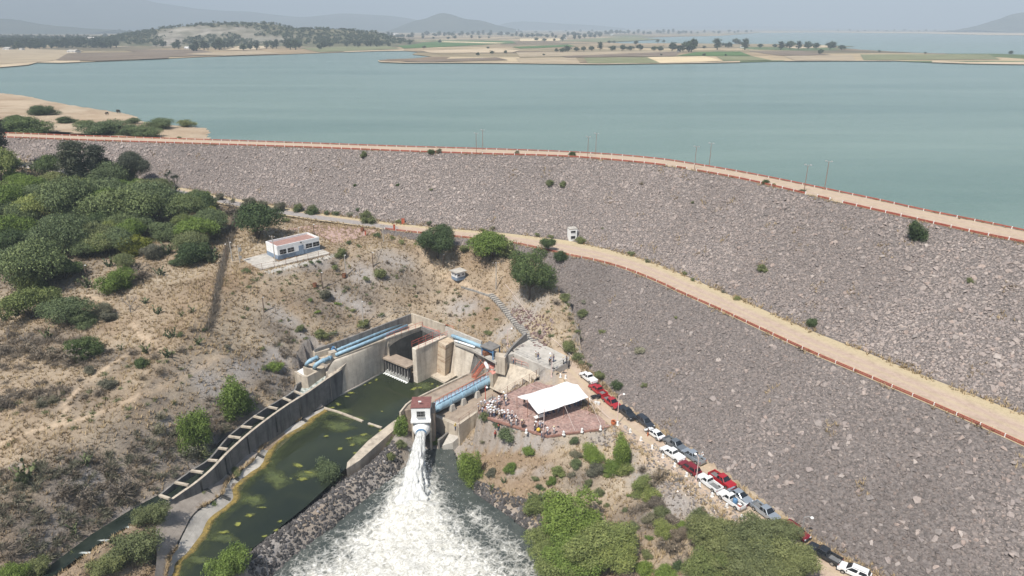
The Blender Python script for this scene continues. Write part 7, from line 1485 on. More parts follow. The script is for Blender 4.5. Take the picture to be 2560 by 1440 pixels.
# fences
def fence(label, px, step=2.4, h=1.9, mat='steel', wires=4, zs=None, r=.04, name='wire_fence', mesh=True):
    L = [G(*q) if zs is None else P(q[0], q[1], zs) for q in px]; n = max(2, int(plen([list(p) for p in L]) / step) + 1); q = resample([list(p) for p in L], n)
    for i in range(n):
        if zs is None: q[i, 2] = hz(q[i, 0], q[i, 1])
    t = thing(name, label, 'fence', q[0]); post = MB().tube([(0, 0, -.2), (0, 0, h)], r, 5).mesh('post', M[mat])
    for p in q: o = link('post', post); o.location = p; inv(o, t)
    for k in range(wires): ww = q.copy(); ww[:, 2] += h * (k + 1) / wires - .04; part(MB().tube(ww, .014 if k < wires - 1 else .024, 4), 'wire', mat, t)
    return t
fence('grey chain-link fence along the back edge of the plaza', [(1358,936),(1320,957),(1250,997)], 1.9, 1.7, 'rust', 5, 0.0)
fence('grey fence behind the crowd at the left end of the plaza', [(1250,997),(1222,1012),(1197,1030)], 1.6, 1.7, 'rust', 5, 0.0)
fence('thin fence along the right edge of the trench wall', [(1196,1028),(1170,1048),(1148,1064)], 2.2, 1.4, 'rust', 3, -2.8)
fence('wire fence along the brow of the slope left of the works', [(955,622),(933,668),(900,678),(866,694),(807,724),(745,752),(700,775),(660,800)], 3.0, 1.6, 'wood', 3)
fence('wire fence below the white building pad', [(625,683),(700,668),(780,650),(850,640)], 2.5, 1.5, 'rust', 3)
fence('wire fence right of the white building', [(800,600),(812,610),(846,628)], 2.5, 1.5, 'rust', 3)
fence('wire fence along the footpath to the white hut', [(955,595),(1010,622),(1060,650),(1100,680)], 3.0, 1.3, 'wood', 3)
fence('fence posts above the right-hand back wall', [(1120,812),(1165,830),(1210,850)], 2.5, 1.2, 'steel', 2)
fence('fence above the dark retaining wall', [(790,868),(850,846),(950,808),(1020,784)], 3.0, 1.3, 'steel', 3)
railing('dark railing at the front edge of the concrete platform', [(1384,924,2.4),(1418,908,2.4),(1424,895,2.4)], 1.1, 1.8, 'steel')
railing('dark railing along the top of the masonry wall', [(1290,882,2.45),(1330,900,2.45),(1378,920,2.4)], 1.0, 2.4, 'steel', r=.025)
# brushwood fence running down the field
bl = [G(*q) for q in ((592,528),(580,590),(562,648),(547,715),(537,775),(517,832))]; bq = resample([list(p) for p in bl], 60); t = thing('brushwood_fence', 'long grey brushwood fence running down through the dry field', 'fence', bq[0]); nb = 9000
u_ = rng.uniform(0, 58.99, nb); i_ = u_.astype(int); p_ = bq[i_] + (bq[i_ + 1] - bq[i_]) * (u_ - i_)[:, None]; p_[:, :2] += rng.normal(0, .28, (nb, 2)); p_[:, 2] = bil(TZ, GX0, GY0, GS, p_[:, 0], p_[:, 1]) - .05; d_ = rng.normal(0, .5, (nb, 3)); d_[:, 2] = np.abs(d_[:, 2]) + .7; e_ = p_ + d_ * rng.uniform(.4, 1.1, (nb, 1)); s_ = rng.normal(0, .03, (nb, 3))
me = npmesh('brushwood', np.stack([p_ - s_, p_ + s_, e_], 1).reshape(-1, 3), np.arange(nb * 3).reshape(-1, 3), LM['dry']); setattr_col(me, 'leaf', np.repeat(np.repeat(np.clip(rng.normal(.62, .2, nb), 0, 1), 3)[:, None], 3, 1)); o = inv(link('brushwood', me), t); o['kind'] = 'stuff'
pm = MB().tube([(0, 0, -.2), (.05, 0, 1.7)], .07, 6).mesh('post', M['deadwood'])
for i in range(0, 60, 3): o = link('post', pm); o.location = (bq[i, 0], bq[i, 1], hz(bq[i, 0], bq[i, 1])); inv(o, t)

# ------------------------------------------------------------------ long stair, low walls, steps
sp_ = resample([list(G(q[0], q[1]) + Vector((0, 0, q[2]))) for q in ((1230,736,.2),(1248,754,.2),(1268,776,.2),(1296,810,.2),(1320,836,.3),(1344,858,.2))], 54)
stair = thing('concrete_stair', 'long concrete stair descending from the hut to the platform', 'stair', sp_[-1]); tm = MB().box((0, 0, -.22), (.30, 2.0, .5)).mesh('step', M['conc_grey']); sm_ = MB().box((0, 0, -.3), (.30, 2.0, .5)).mesh('step', M['conc_pale'])
for i in range(len(sp_) - 1):
    d = sp_[min(i + 3, len(sp_) - 1)] - sp_[max(i - 3, 0)]; o = link('step', tm if i % 2 else sm_); L = np.linalg.norm((sp_[i + 1] - sp_[i])[:2]) / .30; o.matrix_basis = Matrix.Translation(sp_[i]) @ Matrix.Rotation(math.atan2(d[1], d[0]), 4, 'Z') @ Matrix.Diagonal((L * 1.0, 1, 1, 1)); inv(o, stair)
part(MB().wall(off(sp_, 1.15 * (-1)) + np.array([0, 0, .15]), .3, sp_[:, 2] - .9), 'side_wall', 'conc_grey', stair)
wt = thing('retaining_wall', 'low stone retaining wall between the hut path and the stair head', 'wall', G(1160, 722)); q = resample([list(G(*p)) for p in ((1153,722),(1180,728),(1210,736),(1232,744))], 10); q[:, 2] += .25; part(MB().wall(q, .35, q[:, 2] - 1.2), 'wall_body', 'masonry', wt)
wt = thing('retaining_wall', 'curved low wall on the left side of the concrete platform', 'wall', P(1275, 873, 2.6)); part(MB().wall(crom(W((1262,892,2.6),(1275,872,3.0),(1290,856,3.3),(1316,831,4.2)), 14), .35, 1.0), 'wall_body', 'conc_grey', wt)
ss = thing('concrete_steps', 'short flight of pale steps beside the masonry wall', 'steps', P(1264, 901, .7)); a, b = P(1281, 877, 2.4), P(1265, 900, .8)
for k in range(10): c = a.lerp(b, k / 9); part(MB().box((c.x, c.y, c.z - .3), (.35, 1.0, .6), math.atan2((b - a).y, (b - a).x)), 'step', 'conc_pale', ss)
tag(MB().tube([G(*q) + Vector((0, 0, .25)) for q in ((1264,715),(1285,742),(1310,775),(1333,806),(1362,838),(1392,862),(1432,897))], .05, 6).build('hose', M['rope']), 'pale hose laid down the slope right of the long stair', 'hose')
# pink gravel yard behind the building
def drape(name, poly_px, mat, offz=.06, g=.8):
    pg = [G(*q) for q in poly_px]; xs = np.arange(min(p.x for p in pg), max(p.x for p in pg), g); ys = np.arange(min(p.y for p in pg), max(p.y for p in pg), g); X, Y = np.meshgrid(xs, ys); k = inpoly(X, Y, pg); Z = bil(TZ, GX0, GY0, GS, X, Y) + offz; I = np.arange(X.size).reshape(X.shape); F = np.stack([I[:-1, :-1], I[:-1, 1:], I[1:, 1:], I[1:, :-1]], -1).reshape(-1, 4); F = F[(k[:-1, :-1] & k[1:, 1:]).ravel()]
    tag(link(name, npmesh(name, np.stack([X, Y, Z], -1).reshape(-1, 3), F, mat, True)), kind='structure')
M['gravel'] = simple('pink_gravel', (.46, .32, .285), .95, .2, 1.6, bmp=.3, c2=(.34, .24, .20)); drape('footpath', [(655,681),(730,664),(845,637),(847,643),(735,670),(660,688)], M['conc_pale'], .07, .5); drape('gravel_yard', [(712,574),(790,562),(880,567),(945,576),(930,586),(880,600),(842,612),(812,600),(775,583)], M['gravel'])

# ------------------------------------------------------------------ buildings
M['bluegrey'] = simple('blue_grey_paint', (.20, .26, .34), .7, .15, 2.0); M['wallwhite'] = simple('white_wall', (.76, .76, .75), .8, .07, 1.5); M['roofred'] = simple('roof_brick', (.33, .20, .17), .9, .15, 2.0); M['glass'] = simple('dark_window_glass', (.03, .03, .035), .2, .2, 3.0)
A, B, C = P(696, 650, 13.05), P(801, 625, 13.05), P(671, 636, 13.05); ux = (B - A); Lb = ux.length; ux.normalize(); wy = Vector((-ux.y, ux.x, 0)); Db = max(4.5, (C - A).dot(wy)); Hb = 3.1
bld = thing('flat_roofed_building', 'long white flat-roofed building with blue-grey base band', 'building', A, math.atan2(ux.y, ux.x)); bp = lambda mb, nm, mt, pr=bld, **k: mb.build(nm, M[mt], pr, **k)
bp(MB().box((Lb / 2, Db / 2, .5), (Lb, Db, 1.0)), 'base_band', 'bluegrey'); bp(MB().box((Lb / 2, Db / 2, (1.0 + Hb - .45) / 2), (Lb - .02, Db - .02, Hb - 1.45)), 'wall', 'wallwhite'); rf = bp(MB().box((Lb / 2, Db / 2, Hb - .42), (Lb - .3, Db - .3, .06)), 'roof', 'roofred')
for c, s in (((Lb / 2, .1, Hb - .22), (Lb + .06, .2, .5)), ((Lb / 2, Db - .1, Hb - .22), (Lb + .06, .2, .5)), ((.1, Db / 2, Hb - .22), (.2, Db - .4, .5)), ((Lb - .1, Db / 2, Hb - .22), (.2, Db - .4, .5))): bp(MB().box(c, s), 'parapet_wall', 'wallwhite', rf)
for f0, f1 in ((.055, .2), (.235, .38), (.66, .81), (.835, .985)):
    w = bp(MB().box(((f0 + f1) / 2 * Lb, 0, 1.62), ((f1 - f0) * Lb, .06, 1.05)), 'window', 'glass'); bp(MB().box(((f0 + f1) / 2 * Lb, -.04, 1.62), ((f1 - f0) * Lb, .05, .06)), 'frame', 'steel', w); bp(MB().box(((f0 + f1) / 2 * Lb, -.04, 1.62), (.06, .05, 1.05)), 'frame', 'steel', w); bp(MB().box(((f0 + f1) / 2 * Lb, -.06, 1.07), ((f1 - f0) * Lb + .1, .14, .06)), 'sill', 'wallwhite', w)
dr = bp(MB().box((.548 * Lb, -.02, 1.08), (.115 * Lb, .08, 2.15)), 'door', 'bluegrey'); bp(MB().box((.50 * Lb + .9, -.08, 1.05), (.05, .06, .16)), 'handle', 'steel', dr)
bp(MB().lathe([(.16, 0), (.2, .1), (.05, .3)], (.55 * Lb, -.15, 2.75), 8), 'floodlight', 'black')
def booth(lb, name, base, rz, w, d, h, band, roof_over, mats, wins):
    t = thing(name, lb, 'hut', base, rz); MB().box((0, 0, h * band / 2), (w, d, h * band)).build('base_band', M[mats[1]], t); MB().box((0, 0, h * (1 + band) / 2), (w - .02, d - .02, h * (1 - band))).build('wall', M[mats[0]], t); MB().box((0, 0, h + .07), (w + roof_over, d + roof_over, .14)).build('roof', M[mats[2]], t)
    for x, y, z, sx, sy, sz in wins: o = MB().box((x, y, z), (sx, sy, sz)).build('window', M['glass'], t); MB().box((x, y, z - sz / 2 - .04), (sx + .08, sy + .08, .05)).build('sill', M['wallwhite'], o)
    return t
b = G(1146, 699); booth('small white hut with flat grey roof on the slope', 'gauge_hut', b, math.radians(40), 2.4, 2.2, 2.0, .38, .7, ('wallwhite', 'bluegrey', 'conc_pale'), [(-.6, -1.1, 1.35, .5, .06, .28), (.6, -1.1, 1.35, .5, .06, .28), (-1.2, .45, 1.35, .06, .45, .28), (-1.2, -.45, 1.35, .06, .45, .28)])
b = P(1430, 600, 12.05); t = booth('white two-storey guard tower at the foot of the upper dam face', 'guard_tower', b, .25, 1.9, 1.9, 3.0, .05, .12, ('wallwhite', 'wallwhite', 'conc_pale'), [(-.1, -.95, 2.35, 1.2, .06, .5), (-.1, -.95, .95, 1.1, .06, .7)])
MB().beam((.95, .4, 2.5), (2.2, .9, 1.6), .8, .1).build('side_ramp', M['wallwhite'], t); MB().tube([(.3, 0, 3.1), (.3, 0, 4.2)], .03, 5).build('mast', M['steel'], t)
# red posts and small items by the road
for lb, px, py, mt, s in (('red square post at the start of the berm rail', 986, 577, 'orange', (.5, .5, 1.5)), ('red signboard post by the stones of the dam', 1008, 560, 'orange', (.8, .3, 1.4)), ('short orange marker post at the gravel yard corner', 914, 588, 'orange', (.35, .35, 1.0))):
    t = thing('marker_post', lb, 'post', G(px, py), .3); MB().box((0, 0, s[2] / 2), s).build('post_body', M[mt], t, bevel=.04); MB().box((0, 0, s[2] + .04), (s[0] + .1, s[1] + .1, .08)).build('cap', M['redwall'], t)
for lb, px, py in (('rusty open drum at the foot of the pale pole', 861, 696), ('rusty open drum by the thin fence pole', 788, 721), ('dark maroon drum on the gravel yard', 906, 579)):
    t = thing('rusty_drum', lb, 'drum', G(px, py)); MB().lathe([(.45, 0), (.48, .3), (.45, .35), (.48, .7), (.45, .95), (.4, .95), (.4, .2), (0, .2)], (0, 0, 0), 14).build('drum_body', M['rust'], t)
# far buildings
FB = [(22,124,16,3,'white farm building at the far left shore'),(55,125,8,3,'small white shed on the far left shore'),(420,113,10,2.5,'long low white roof below the quarry'),(470,122,12,2.5,'white-roofed shed among the shore trees'),(650,112,14,2.2,'pale quarry shed near the shore trees'),(232,112,18,15,'tall pale green silo tower by the left wood'),(985,88,20,4,'white factory building behind the quarry hill'),(1412,98,7,3,'white house at the edge of the far village'),(1488,89,6,3,'white house in the far village'),(1530,88,5,3,'pale house right of the far village'),(1697,130,8,8,'pale farmhouse among the trees on the spit'),(1855,119,6,4,'white tent-like shed by the poplar on the spit'),(185,131,22,3,'long low shed under the left wood'),(1260,86,5,3,'white house behind the flat fields'),(1925,72,14,1.5,'white greenhouse roofs far across the lake')]
for x, y, w, h, lb in FB:
    b = P(x, y, ZF + .2); mpp = b.y / CP / FPX * .95; t = thing('far_building', lb, 'building', b, random.uniform(-.3, .3)); L, H = w * mpp, h * mpp; D = min(L, 12)
    MB().box((0, 0, H / 2), (L, D, H)).build('wall', M['wallwhite' if 'silo' not in lb else 'conc_pale'], t); MB().add([(-L / 2 - .3, -D / 2 - .4, H), (L / 2 + .3, -D / 2 - .4, H), (L / 2 + .3, D / 2 + .4, H), (-L / 2 - .3, D / 2 + .4, H), (-L / 2, 0, H + D * .18), (L / 2, 0, H + D * .18)], [(0, 1, 5, 4), (2, 3, 4, 5), (0, 4, 3), (1, 2, 5), (3, 2, 1, 0)]).build('roof', M['wallwhite' if 'roof' in lb else 'conc_pale'], t)
    for k in (-.25, .25): MB().box((k * L, -D / 2, H * .5), (L * .12, .1, H * .4)).build('window', M['glass'], t)
# ------------------------------------------------------------------ vehicles
def paint(name, c, metal=.2):
    m, n, l, b = nmat(name); r = ramp(n, [(.3, [x * .9 for x in c]), (.7, c)]); l.new(noise(n, l, wpos(n, l), 3.0, 4), r.inputs[0]); l.new(r.outputs[0], b.inputs['Base Color']); b.inputs['Roughness'].default_value = .28; b.inputs['Metallic'].default_value = metal; b.inputs['Coat Weight'].default_value = .5; return m
PAINT = {'white': paint('white_car_paint', (.78, .78, .77), 0), 'red': paint('red_car_paint', (.42, .018, .025), .1), 'black': paint('black_car_paint', (.025, .028, .033), .2), 'silver': paint('silver_car_paint', (.42, .46, .50), .5), 'grey': paint('grey_car_paint', (.22, .24, .26), .5), 'wine': paint('wine_red_paint', (.24, .015, .025), .2), 'dark': paint('dark_grey_paint', (.045, .052, .065), .3)}
M['tyre'] = simple('tyre_rubber', (.018, .018, .018), .9, .2, 6.0); M['rim'] = simple('alloy_rim', (.42, .42, .42), .35, .1, 6.0, metal=.7); M['lamp_clear'] = simple('headlamp_glass', (.75, .76, .78), .15, .05, 6.0); M['lamp_red'] = simple('tail_lamp', (.35, .01, .01), .2, .1, 6.0); M['carglass'] = simple('car_glass', (.015, .018, .022), .08, .1, 6.0, spec=.7); M['plastic'] = simple('black_trim', (.03, .03, .03), .6, .2, 6.0); M['bedliner'] = simple('bed_liner', (.16, .16, .16), .8, .2, 5.0); M['chrome'] = simple('bumper_chrome', (.5, .5, .5), .25, .1, 5.0, metal=.9)
def sect(mb, prof, y0, y1, inset=0.0):
    """extrude a side profile (x,z) from y0 to y1"""
    n = len(prof); mb.add([(x, y0, z) for x, z in prof] + [(x, y1, z) for x, z in prof], [tuple(range(n)), tuple(range(2 * n - 1, n - 1, -1))] + [(i, n + i, n + (i + 1) % n, (i + 1) % n) for i in range(n)]); return mb
def cabin(pts, w0, w1):
    """four side points (x,z): base rear, roof rear, roof front, base front -> tapered greenhouse"""
    (xa, za), (xb, zb), (xc, zc), (xd, zd) = pts; h0, h1 = w0 / 2, w1 / 2
    return [(xa, -h0, za), (xd, -h0, zd), (xd, h0, zd), (xa, h0, za), (xb, -h1, zb), (xc, -h1, zc), (xc, h1, zc), (xb, h1, zb)]
def panel(q, s=.86, out=.012, lo=.0):
    q = [Vector(p) for p in q]; c = sum(q, Vector()) / 4; n = (q[1] - q[0]).cross(q[2] - q[0]).normalized(); r = [c + (p - c) * s + n * out for p in q]; return r
TY = {}
def arch(x, r, z0=.42, k=5): return [(x + r * math.cos(a), max(z0, .36 + r * math.sin(a))) for a in np.linspace(0, math.pi, k)]
def build_vehicle(kind):
    P_ = []   # (name, mesh, parent index, paintslot)
    W2 = .93; pick = kind.startswith('pickup')
    if pick: L0, L1, hood, sill, belt = -2.7, 2.6, 1.05, .42, 1.12; wheels = (-1.75, 1.65); cab = [(-.75, 1.08), (-.60, 1.72), (.55, 1.74), (1.20, 1.08)] if kind != 'pickup_single' else [(-.25, 1.08), (-.12, 1.70), (.60, 1.72), (1.2, 1.08)]
    elif kind == 'sedan': L0, L1, hood, sill, belt = -2.3, 2.3, .86, .32, .92; wheels = (-1.4, 1.4); cab = [(-1.75, .95), (-.95, 1.42), (.25, 1.44), (1.1, .92)]
    else: L0, L1, hood, sill, belt = -2.35, 2.3, 1.0, .36, 1.05; wheels = (-1.4, 1.42); cab = [(-2.2, 1.05), (-1.85, 1.68), (.35, 1.70), (1.15, 1.05)]
    wr = .38 if pick else .33; ww = .24; half = W2 if pick else .88
    bot = [(L1, sill + .05)] + [(x, max(z, sill)) for x, z in sum([arch(wx, wr + .07) for wx in sorted(wheels, reverse=True)], [])] + [(L0, sill + .05)]
    if pick: top = [(L0, 1.10), (cab[0][0] - .02, 1.10), (cab[3][0], 1.12), (L1 - .25, hood), (L1, hood - .16)]
    elif kind == 'sedan': top = [(L0, .80), (L0 + .12, .95), (cab[0][0], .98), (cab[3][0], .94), (L1 - .3, .80), (L1, .62)]
    else: top = [(L0, .95), (L0 + .05, 1.06), (cab[3][0], 1.07), (L1 - .25, .95), (L1, .72)]
    prof = bot + top; mb = MB(); sect(mb, prof[::-1], -half, half)
    bed0, bed1 = L0 + .12, cab[0][0] - .1
    if pick and kind != 'pickup_cover':
        # hollow bed: rebuild the body as front block, bed sides and tailgate
        mb = MB(); fr_ = [(x, z) for x, z in bot if x > cab[0][0] - .1]; rr_ = [(x, z) for x, z in bot if x <= cab[0][0] - .1]; xs = cab[0][0] - .06
        sect(mb, (fr_ + [(xs, sill), (xs, 1.10), (cab[3][0], 1.12), (L1 - .25, hood), (L1, hood - .16)])[::-1], -half, half)
        for s in (-1, 1): sect(mb, ([(xs, sill)] + rr_ + [(L0, 1.10), (xs, 1.10)])[::-1], s * half, s * (half - .14))
        mb.box((L0 + .05, 0, .80), (.10, 2 * half - .28, .58)); mb.box(((L0 + xs) / 2, 0, .52), (xs - L0 - .1, 2 * half - .28, .12))
    body = mb.mesh('body', PAINT['white'], bevel=.035); P_.append(('body', body, -1, True))
    g = cabin(cab, 2 * half - .06, 2 * half - .42); gm = MB().hexa(g[:4], g[4:]).mesh('cabin', PAINT['white'], bevel=.05); P_.append(('cabin', gm, -1, True))
    fr, rr, sl, sr = [g[1], g[2], g[6], g[5]], [g[3], g[0], g[4], g[7]], [g[0], g[1], g[5], g[4]], [g[2], g[3], g[7], g[6]]
    glass = lambda q: MB().add(q, [(0, 1, 2, 3)]).mesh('glass', M['carglass'])
    P_.append(('windshield', glass(panel(fr, .9, .02)), -1, False)); P_.append(('rear_window', glass(panel(rr, .86, .02)), -1, False))
    for q in (sl, sr):
        q = [Vector(v) for v in q]; m0, m1 = (q[0] + q[1]) / 2, (q[2] + q[3]) / 2
        if kind == 'pickup_single': P_.append(('side_window', glass(panel(q, .8, .02)), -1, False))
        else:
            P_.append(('side_window', glass(panel([q[0], m0, m1, q[3]], .82, .02)), -1, False)); P_.append(('side_window', glass(panel([m0, q[1], q[2], m1], .82, .02)), -1, False))
    tm = MB().tube([(0, -ww / 2, 0), (0, ww / 2, 0)], wr, 18).mesh('tyre', M['tyre']); rm = MB().tube([(0, -ww / 2 - .015, 0), (0, ww / 2 + .015, 0)], wr * .62, 12).mesh('rim', M['rim'])
    extra = []
    for wx in wheels:
        for s in (-1, 1): extra.append(('wheel', (wx, s * (half - .10), wr), tm, rm))
    hl = MB().box((0, 0, 0), (.14, .34, .16)).mesh('headlight', M['lamp_clear']); tl = MB().box((0, 0, 0), (.10, .16, .34 if pick else .2)).mesh('taillight', M['lamp_red']); mi = MB().box((0, 0, 0), (.14, .2, .16)).mesh('mirror', M['plastic'], bevel=.02)
    loc = []
    for s in (-1, 1): loc += [('headlight', hl, (L1 - .07, s * (half - .2), hood - .26), False), ('taillight', tl, (L0 + .03, s * (half - .1), .82), False), ('mirror', mi, (cab[3][0] - .25, s * (half + .08), 1.15 if pick else .98), False)]
    loc += [('bumper', MB().box((0, 0, 0), (.14, 2 * half, .22)).mesh('bumper', M['chrome' if pick else 'plastic']), (L0 - .05, 0, .5), False), ('bumper', MB().box((0, 0, 0), (.14, 2 * half, .24)).mesh('bumper', M['plastic']), (L1 + .03, 0, .48), False), ('grille', MB().box((0, 0, 0), (.06, .9, .2)).mesh('grille', M['plastic']), (L1, 0, hood - .28), False)]
    if kind == 'pickup_cover': loc.append(('bed_cover', MB().box((0, 0, 0), (bed1 - bed0, 2 * half - .1, .06)).mesh('bed_cover', PAINT['white']), ((bed0 + bed1) / 2, 0, 1.13), True))
    elif pick: loc.append(('bed_floor', MB().box((0, 0, 0), (bed1 - bed0, 2 * half - .3, .03)).mesh('bed_floor', M['bedliner']), ((bed0 + bed1) / 2, 0, .60), False))
    if kind == 'suv': loc.append(('roof_rail', MB().beam((-1.6, -.6, 0), (.2, -.6, 0), .05, .05).beam((-1.6, .6, 0), (.2, .6, 0), .05, .05).mesh('roof_rail', M['plastic']), (0, 0, 1.73), False))
    return P_, extra, loc
def vehicle(kind, colr, px, py, face, label, cat, name, grp='vehicles parked along the dirt road', dz=.65):
    if kind not in TY: TY[kind] = build_vehicle(kind)
    P_, extra, loc = TY[kind]; j0 = P(px, py, .5); i = int(np.argmin(np.hypot(CROAD[:, 0] - j0.x, CROAD[:, 1] - j0.y))); zr = CROAD[i, 2] + .02; c = P(px, py, zr + dz); d = CROAD[min(i + 3, len(CROAD) - 1)] - CROAD[max(i - 3, 0)]
    rz = math.atan2(d[1], d[0]) + (0 if face > 0 else math.pi) + random.uniform(-.05, .05); t = thing(name, label, cat, (c.x, c.y, zr), rz, grp); t.scale = (.78, .78, .78)
    def put(nm, me, par, pos=None, pt=False):
        o = link(nm, me, par)
        if pos: o.location = pos
        if pt: o.material_slots[0].link = 'OBJECT'; o.material_slots[0].material = PAINT[colr]
        return o
    for nm, me, _, pt in P_: put(nm, me, t, None, pt)
    for nm, me, pos, pt in loc: put(nm, me, t, pos, pt)
    for nm, pos, tm, rm in extra: w = empty('wheel', pos); w.parent = t; put('tyre', tm, w); put('rim', rm, w)
    return t
V_ = [('pickup_cover', 'white', 1471, 942, -1, 'white pickup with covered bed, farthest up the dirt road', 'pickup', 'pickup_truck'), ('pickup', 'red', 1495, 973, -1, 'red pickup parked behind the white one at the top of the road', 'pickup', 'pickup_truck'), ('pickup', 'red', 1529, 1004, 1, 'red pickup facing the camera right of the canopy', 'pickup', 'pickup_truck'), ('pickup_cover', 'black', 1567, 1030, 1, 'black pickup with covered bed beside the plaza corner', 'pickup', 'pickup_truck'), ('suv', 'dark', 1612, 1053, 1, 'dark grey minivan between the black pickup and white sedan', 'car', 'parked_car'), ('sedan', 'white', 1637, 1081, -1, 'white sedan just past the plaza corner', 'car', 'parked_car'), ('pickup', 'grey', 1688, 1109, 1, 'grey pickup facing the camera beside a white pickup', 'pickup', 'pickup_truck'),
      ('pickup_cover', 'white', 1681, 1132, -1, 'white pickup with covered bed on the left side of the road', 'pickup', 'pickup_truck'), ('pickup', 'silver', 1731, 1137, -1, 'silver pickup with open bed behind the lamp post', 'pickup', 'pickup_truck'), ('suv', 'wine', 1724, 1167, -1, 'dark red car parked beside the pink lamp post', 'car', 'parked_car'), ('pickup_single', 'white', 1773, 1204, -1, 'white single-cab pickup with empty grey bed', 'pickup', 'pickup_truck'), ('pickup', 'red', 1806, 1198, 1, 'bright red pickup beside the white single-cab', 'pickup', 'pickup_truck'), ('sedan', 'silver', 1850, 1236, 1, 'silver blue sedan beside the loaded white pickup', 'car', 'parked_car'), ('pickup_single', 'white', 1828, 1247, -1, 'white pickup with tank and cooler in its bed', 'pickup', 'pickup_truck'),
      ('pickup', 'silver', 1914, 1277, 1, 'silver pickup half hidden by the tree tops', 'pickup', 'pickup_truck'), ('suv', 'wine', 1990, 1326, 1, 'dark red car mostly hidden behind the trees', 'car', 'parked_car'), ('pickup', 'black', 2060, 1382, -1, 'black pickup with open bed near the bottom edge', 'pickup', 'pickup_truck'), ('suv', 'white', 2136, 1426, -1, 'white car cut off by the bottom edge of the picture', 'car', 'parked_car')]
VEH = [vehicle(*v) for v in V_]
# load in the bed of the white pickup
lt = VEH[13]; mw = Matrix.Translation(lt.location) @ Matrix.Rotation(lt.rotation_euler.z, 4, 'Z'); rz = lt.rotation_euler.z
t = thing('water_tank', 'blue tank standing in the white pickup bed', 'tank', mw @ Vector((-.68, 0, .49)), rz); t.scale = (.78,) * 3; MB().lathe([(.4, 0), (.42, .1), (.42, .75), (.3, .88), (.12, .9), (.12, 1.0)], (0, 0, 0), 14).build('tank_body', M['blue_dark'], t, smooth=True); MB().lathe([(.14, 1.0), (.14, 1.05), (0, 1.05)], (0, 0, 0), 10).build('tank_cap', M['black'], t)
t = thing('cooler', 'red cooler with white lid in the white pickup bed', 'cooler', mw @ Vector((-1.57, .1, .49)), rz); t.scale = (.78,) * 3; MB().box((0, 0, .22), (.6, .45, .44)).build('cooler_body', M['orange'], t, bevel=.03); MB().box((0, 0, .48), (.62, .47, .1)).build('lid', M['white'], t, bevel=.03)
# ------------------------------------------------------------------ people
def skin_mesh(name, verts, edges, rad, root=0, sub=1, mat=None):
    me = bpy.data.meshes.new(name); me.from_pydata(verts, edges, []); ob = bpy.data.objects.new(name + '_tmp', me); COL.objects.link(ob); ob.modifiers.new('s', 'SKIN'); sv = me.skin_vertices[0].data
    for i, r in enumerate(rad): sv[i].radius = (r, r) if not hasattr(r, '__len__') else r
    for v in sv: v.use_root = False
    sv[root].use_root = True; s = ob.modifiers.new('b', 'SUBSURF'); s.levels = sub; s.render_levels = sub
    dg = bpy.context.evaluated_depsgraph_get(); out = bpy.data.meshes.new_from_object(ob.evaluated_get(dg)); bpy.data.objects.remove(ob); bpy.data.meshes.remove(me); out.name = name; out.materials.clear()
    if mat: out.materials.append(mat)
    out.polygons.foreach_set('use_smooth', np.ones(len(out.polygons), bool)); return out
M['skin'] = simple('skin', (.36, .20, .13), .6, .08, 6.0); M['hair'] = simple('dark_hair', (.02, .015, .012), .7, .2, 6.0)
CL = {k: simple(k + '_cloth', c, .85, .12, 5.0) for k, c in {'white': (.74, .74, .74), 'paleblue': (.42, .52, .66), 'grey': (.30, .31, .33), 'black': (.022, .022, .025), 'navy': (.035, .05, .10), 'red': (.42, .03, .03), 'yellow': (.62, .47, .10), 'khaki': (.36, .30, .20), 'jeans': (.07, .11, .19), 'pink': (.58, .36, .36), 'straw': (.62, .52, .34), 'orange': (.60, .16, .04)}.items()}
def pose(kind):
    """joints of a 1.70 m figure facing -y; returns dict"""
    J = {'pel': (0, 0, .92), 'wai': (0, 0, 1.05), 'che': (0, 0, 1.28), 'nek': (0, 0, 1.46), 'hea': (0, -.01, 1.56), 'top': (0, 0, 1.66)}
    for s, n in ((-1, 'L'), (1, 'R')):
        J['sh' + n] = (s * .19, 0, 1.40); J['el' + n] = (s * .25, .02, 1.12); J['wr' + n] = (s * .26, -.06, .88); J['hp' + n] = (s * .095, 0, .88); J['kn' + n] = (s * .11, -.02, .48); J['an' + n] = (s * .11, .02, .09); J['to' + n] = (s * .13, -.14, .04)
    if kind == 1: J['elR'] = (.30, -.08, 1.15); J['wrR'] = (.16, -.24, 1.30); J['elL'] = (-.28, .08, 1.16); J['wrL'] = (-.16, -.12, 1.02)      # hand raised to face
    if kind == 2: J['knL'] = (-.10, -.20, .50); J['anL'] = (-.10, -.22, .10); J['toL'] = (-.11, -.38, .06); J['knR'] = (.10, .08, .48); J['anR'] = (.10, .30, .12); J['toR'] = (.11, .15, .04); J['wrL'] = (-.25, .12, .92); J['wrR'] = (.25, -.22, .95)   # stride
    if kind == 3: J['elL'] = (-.30, .05, 1.16); J['elR'] = (.30, .05, 1.16); J['wrL'] = (-.08, -.18, 1.14); J['wrR'] = (.08, -.20, 1.12)     # arms folded
    return J
PM = []
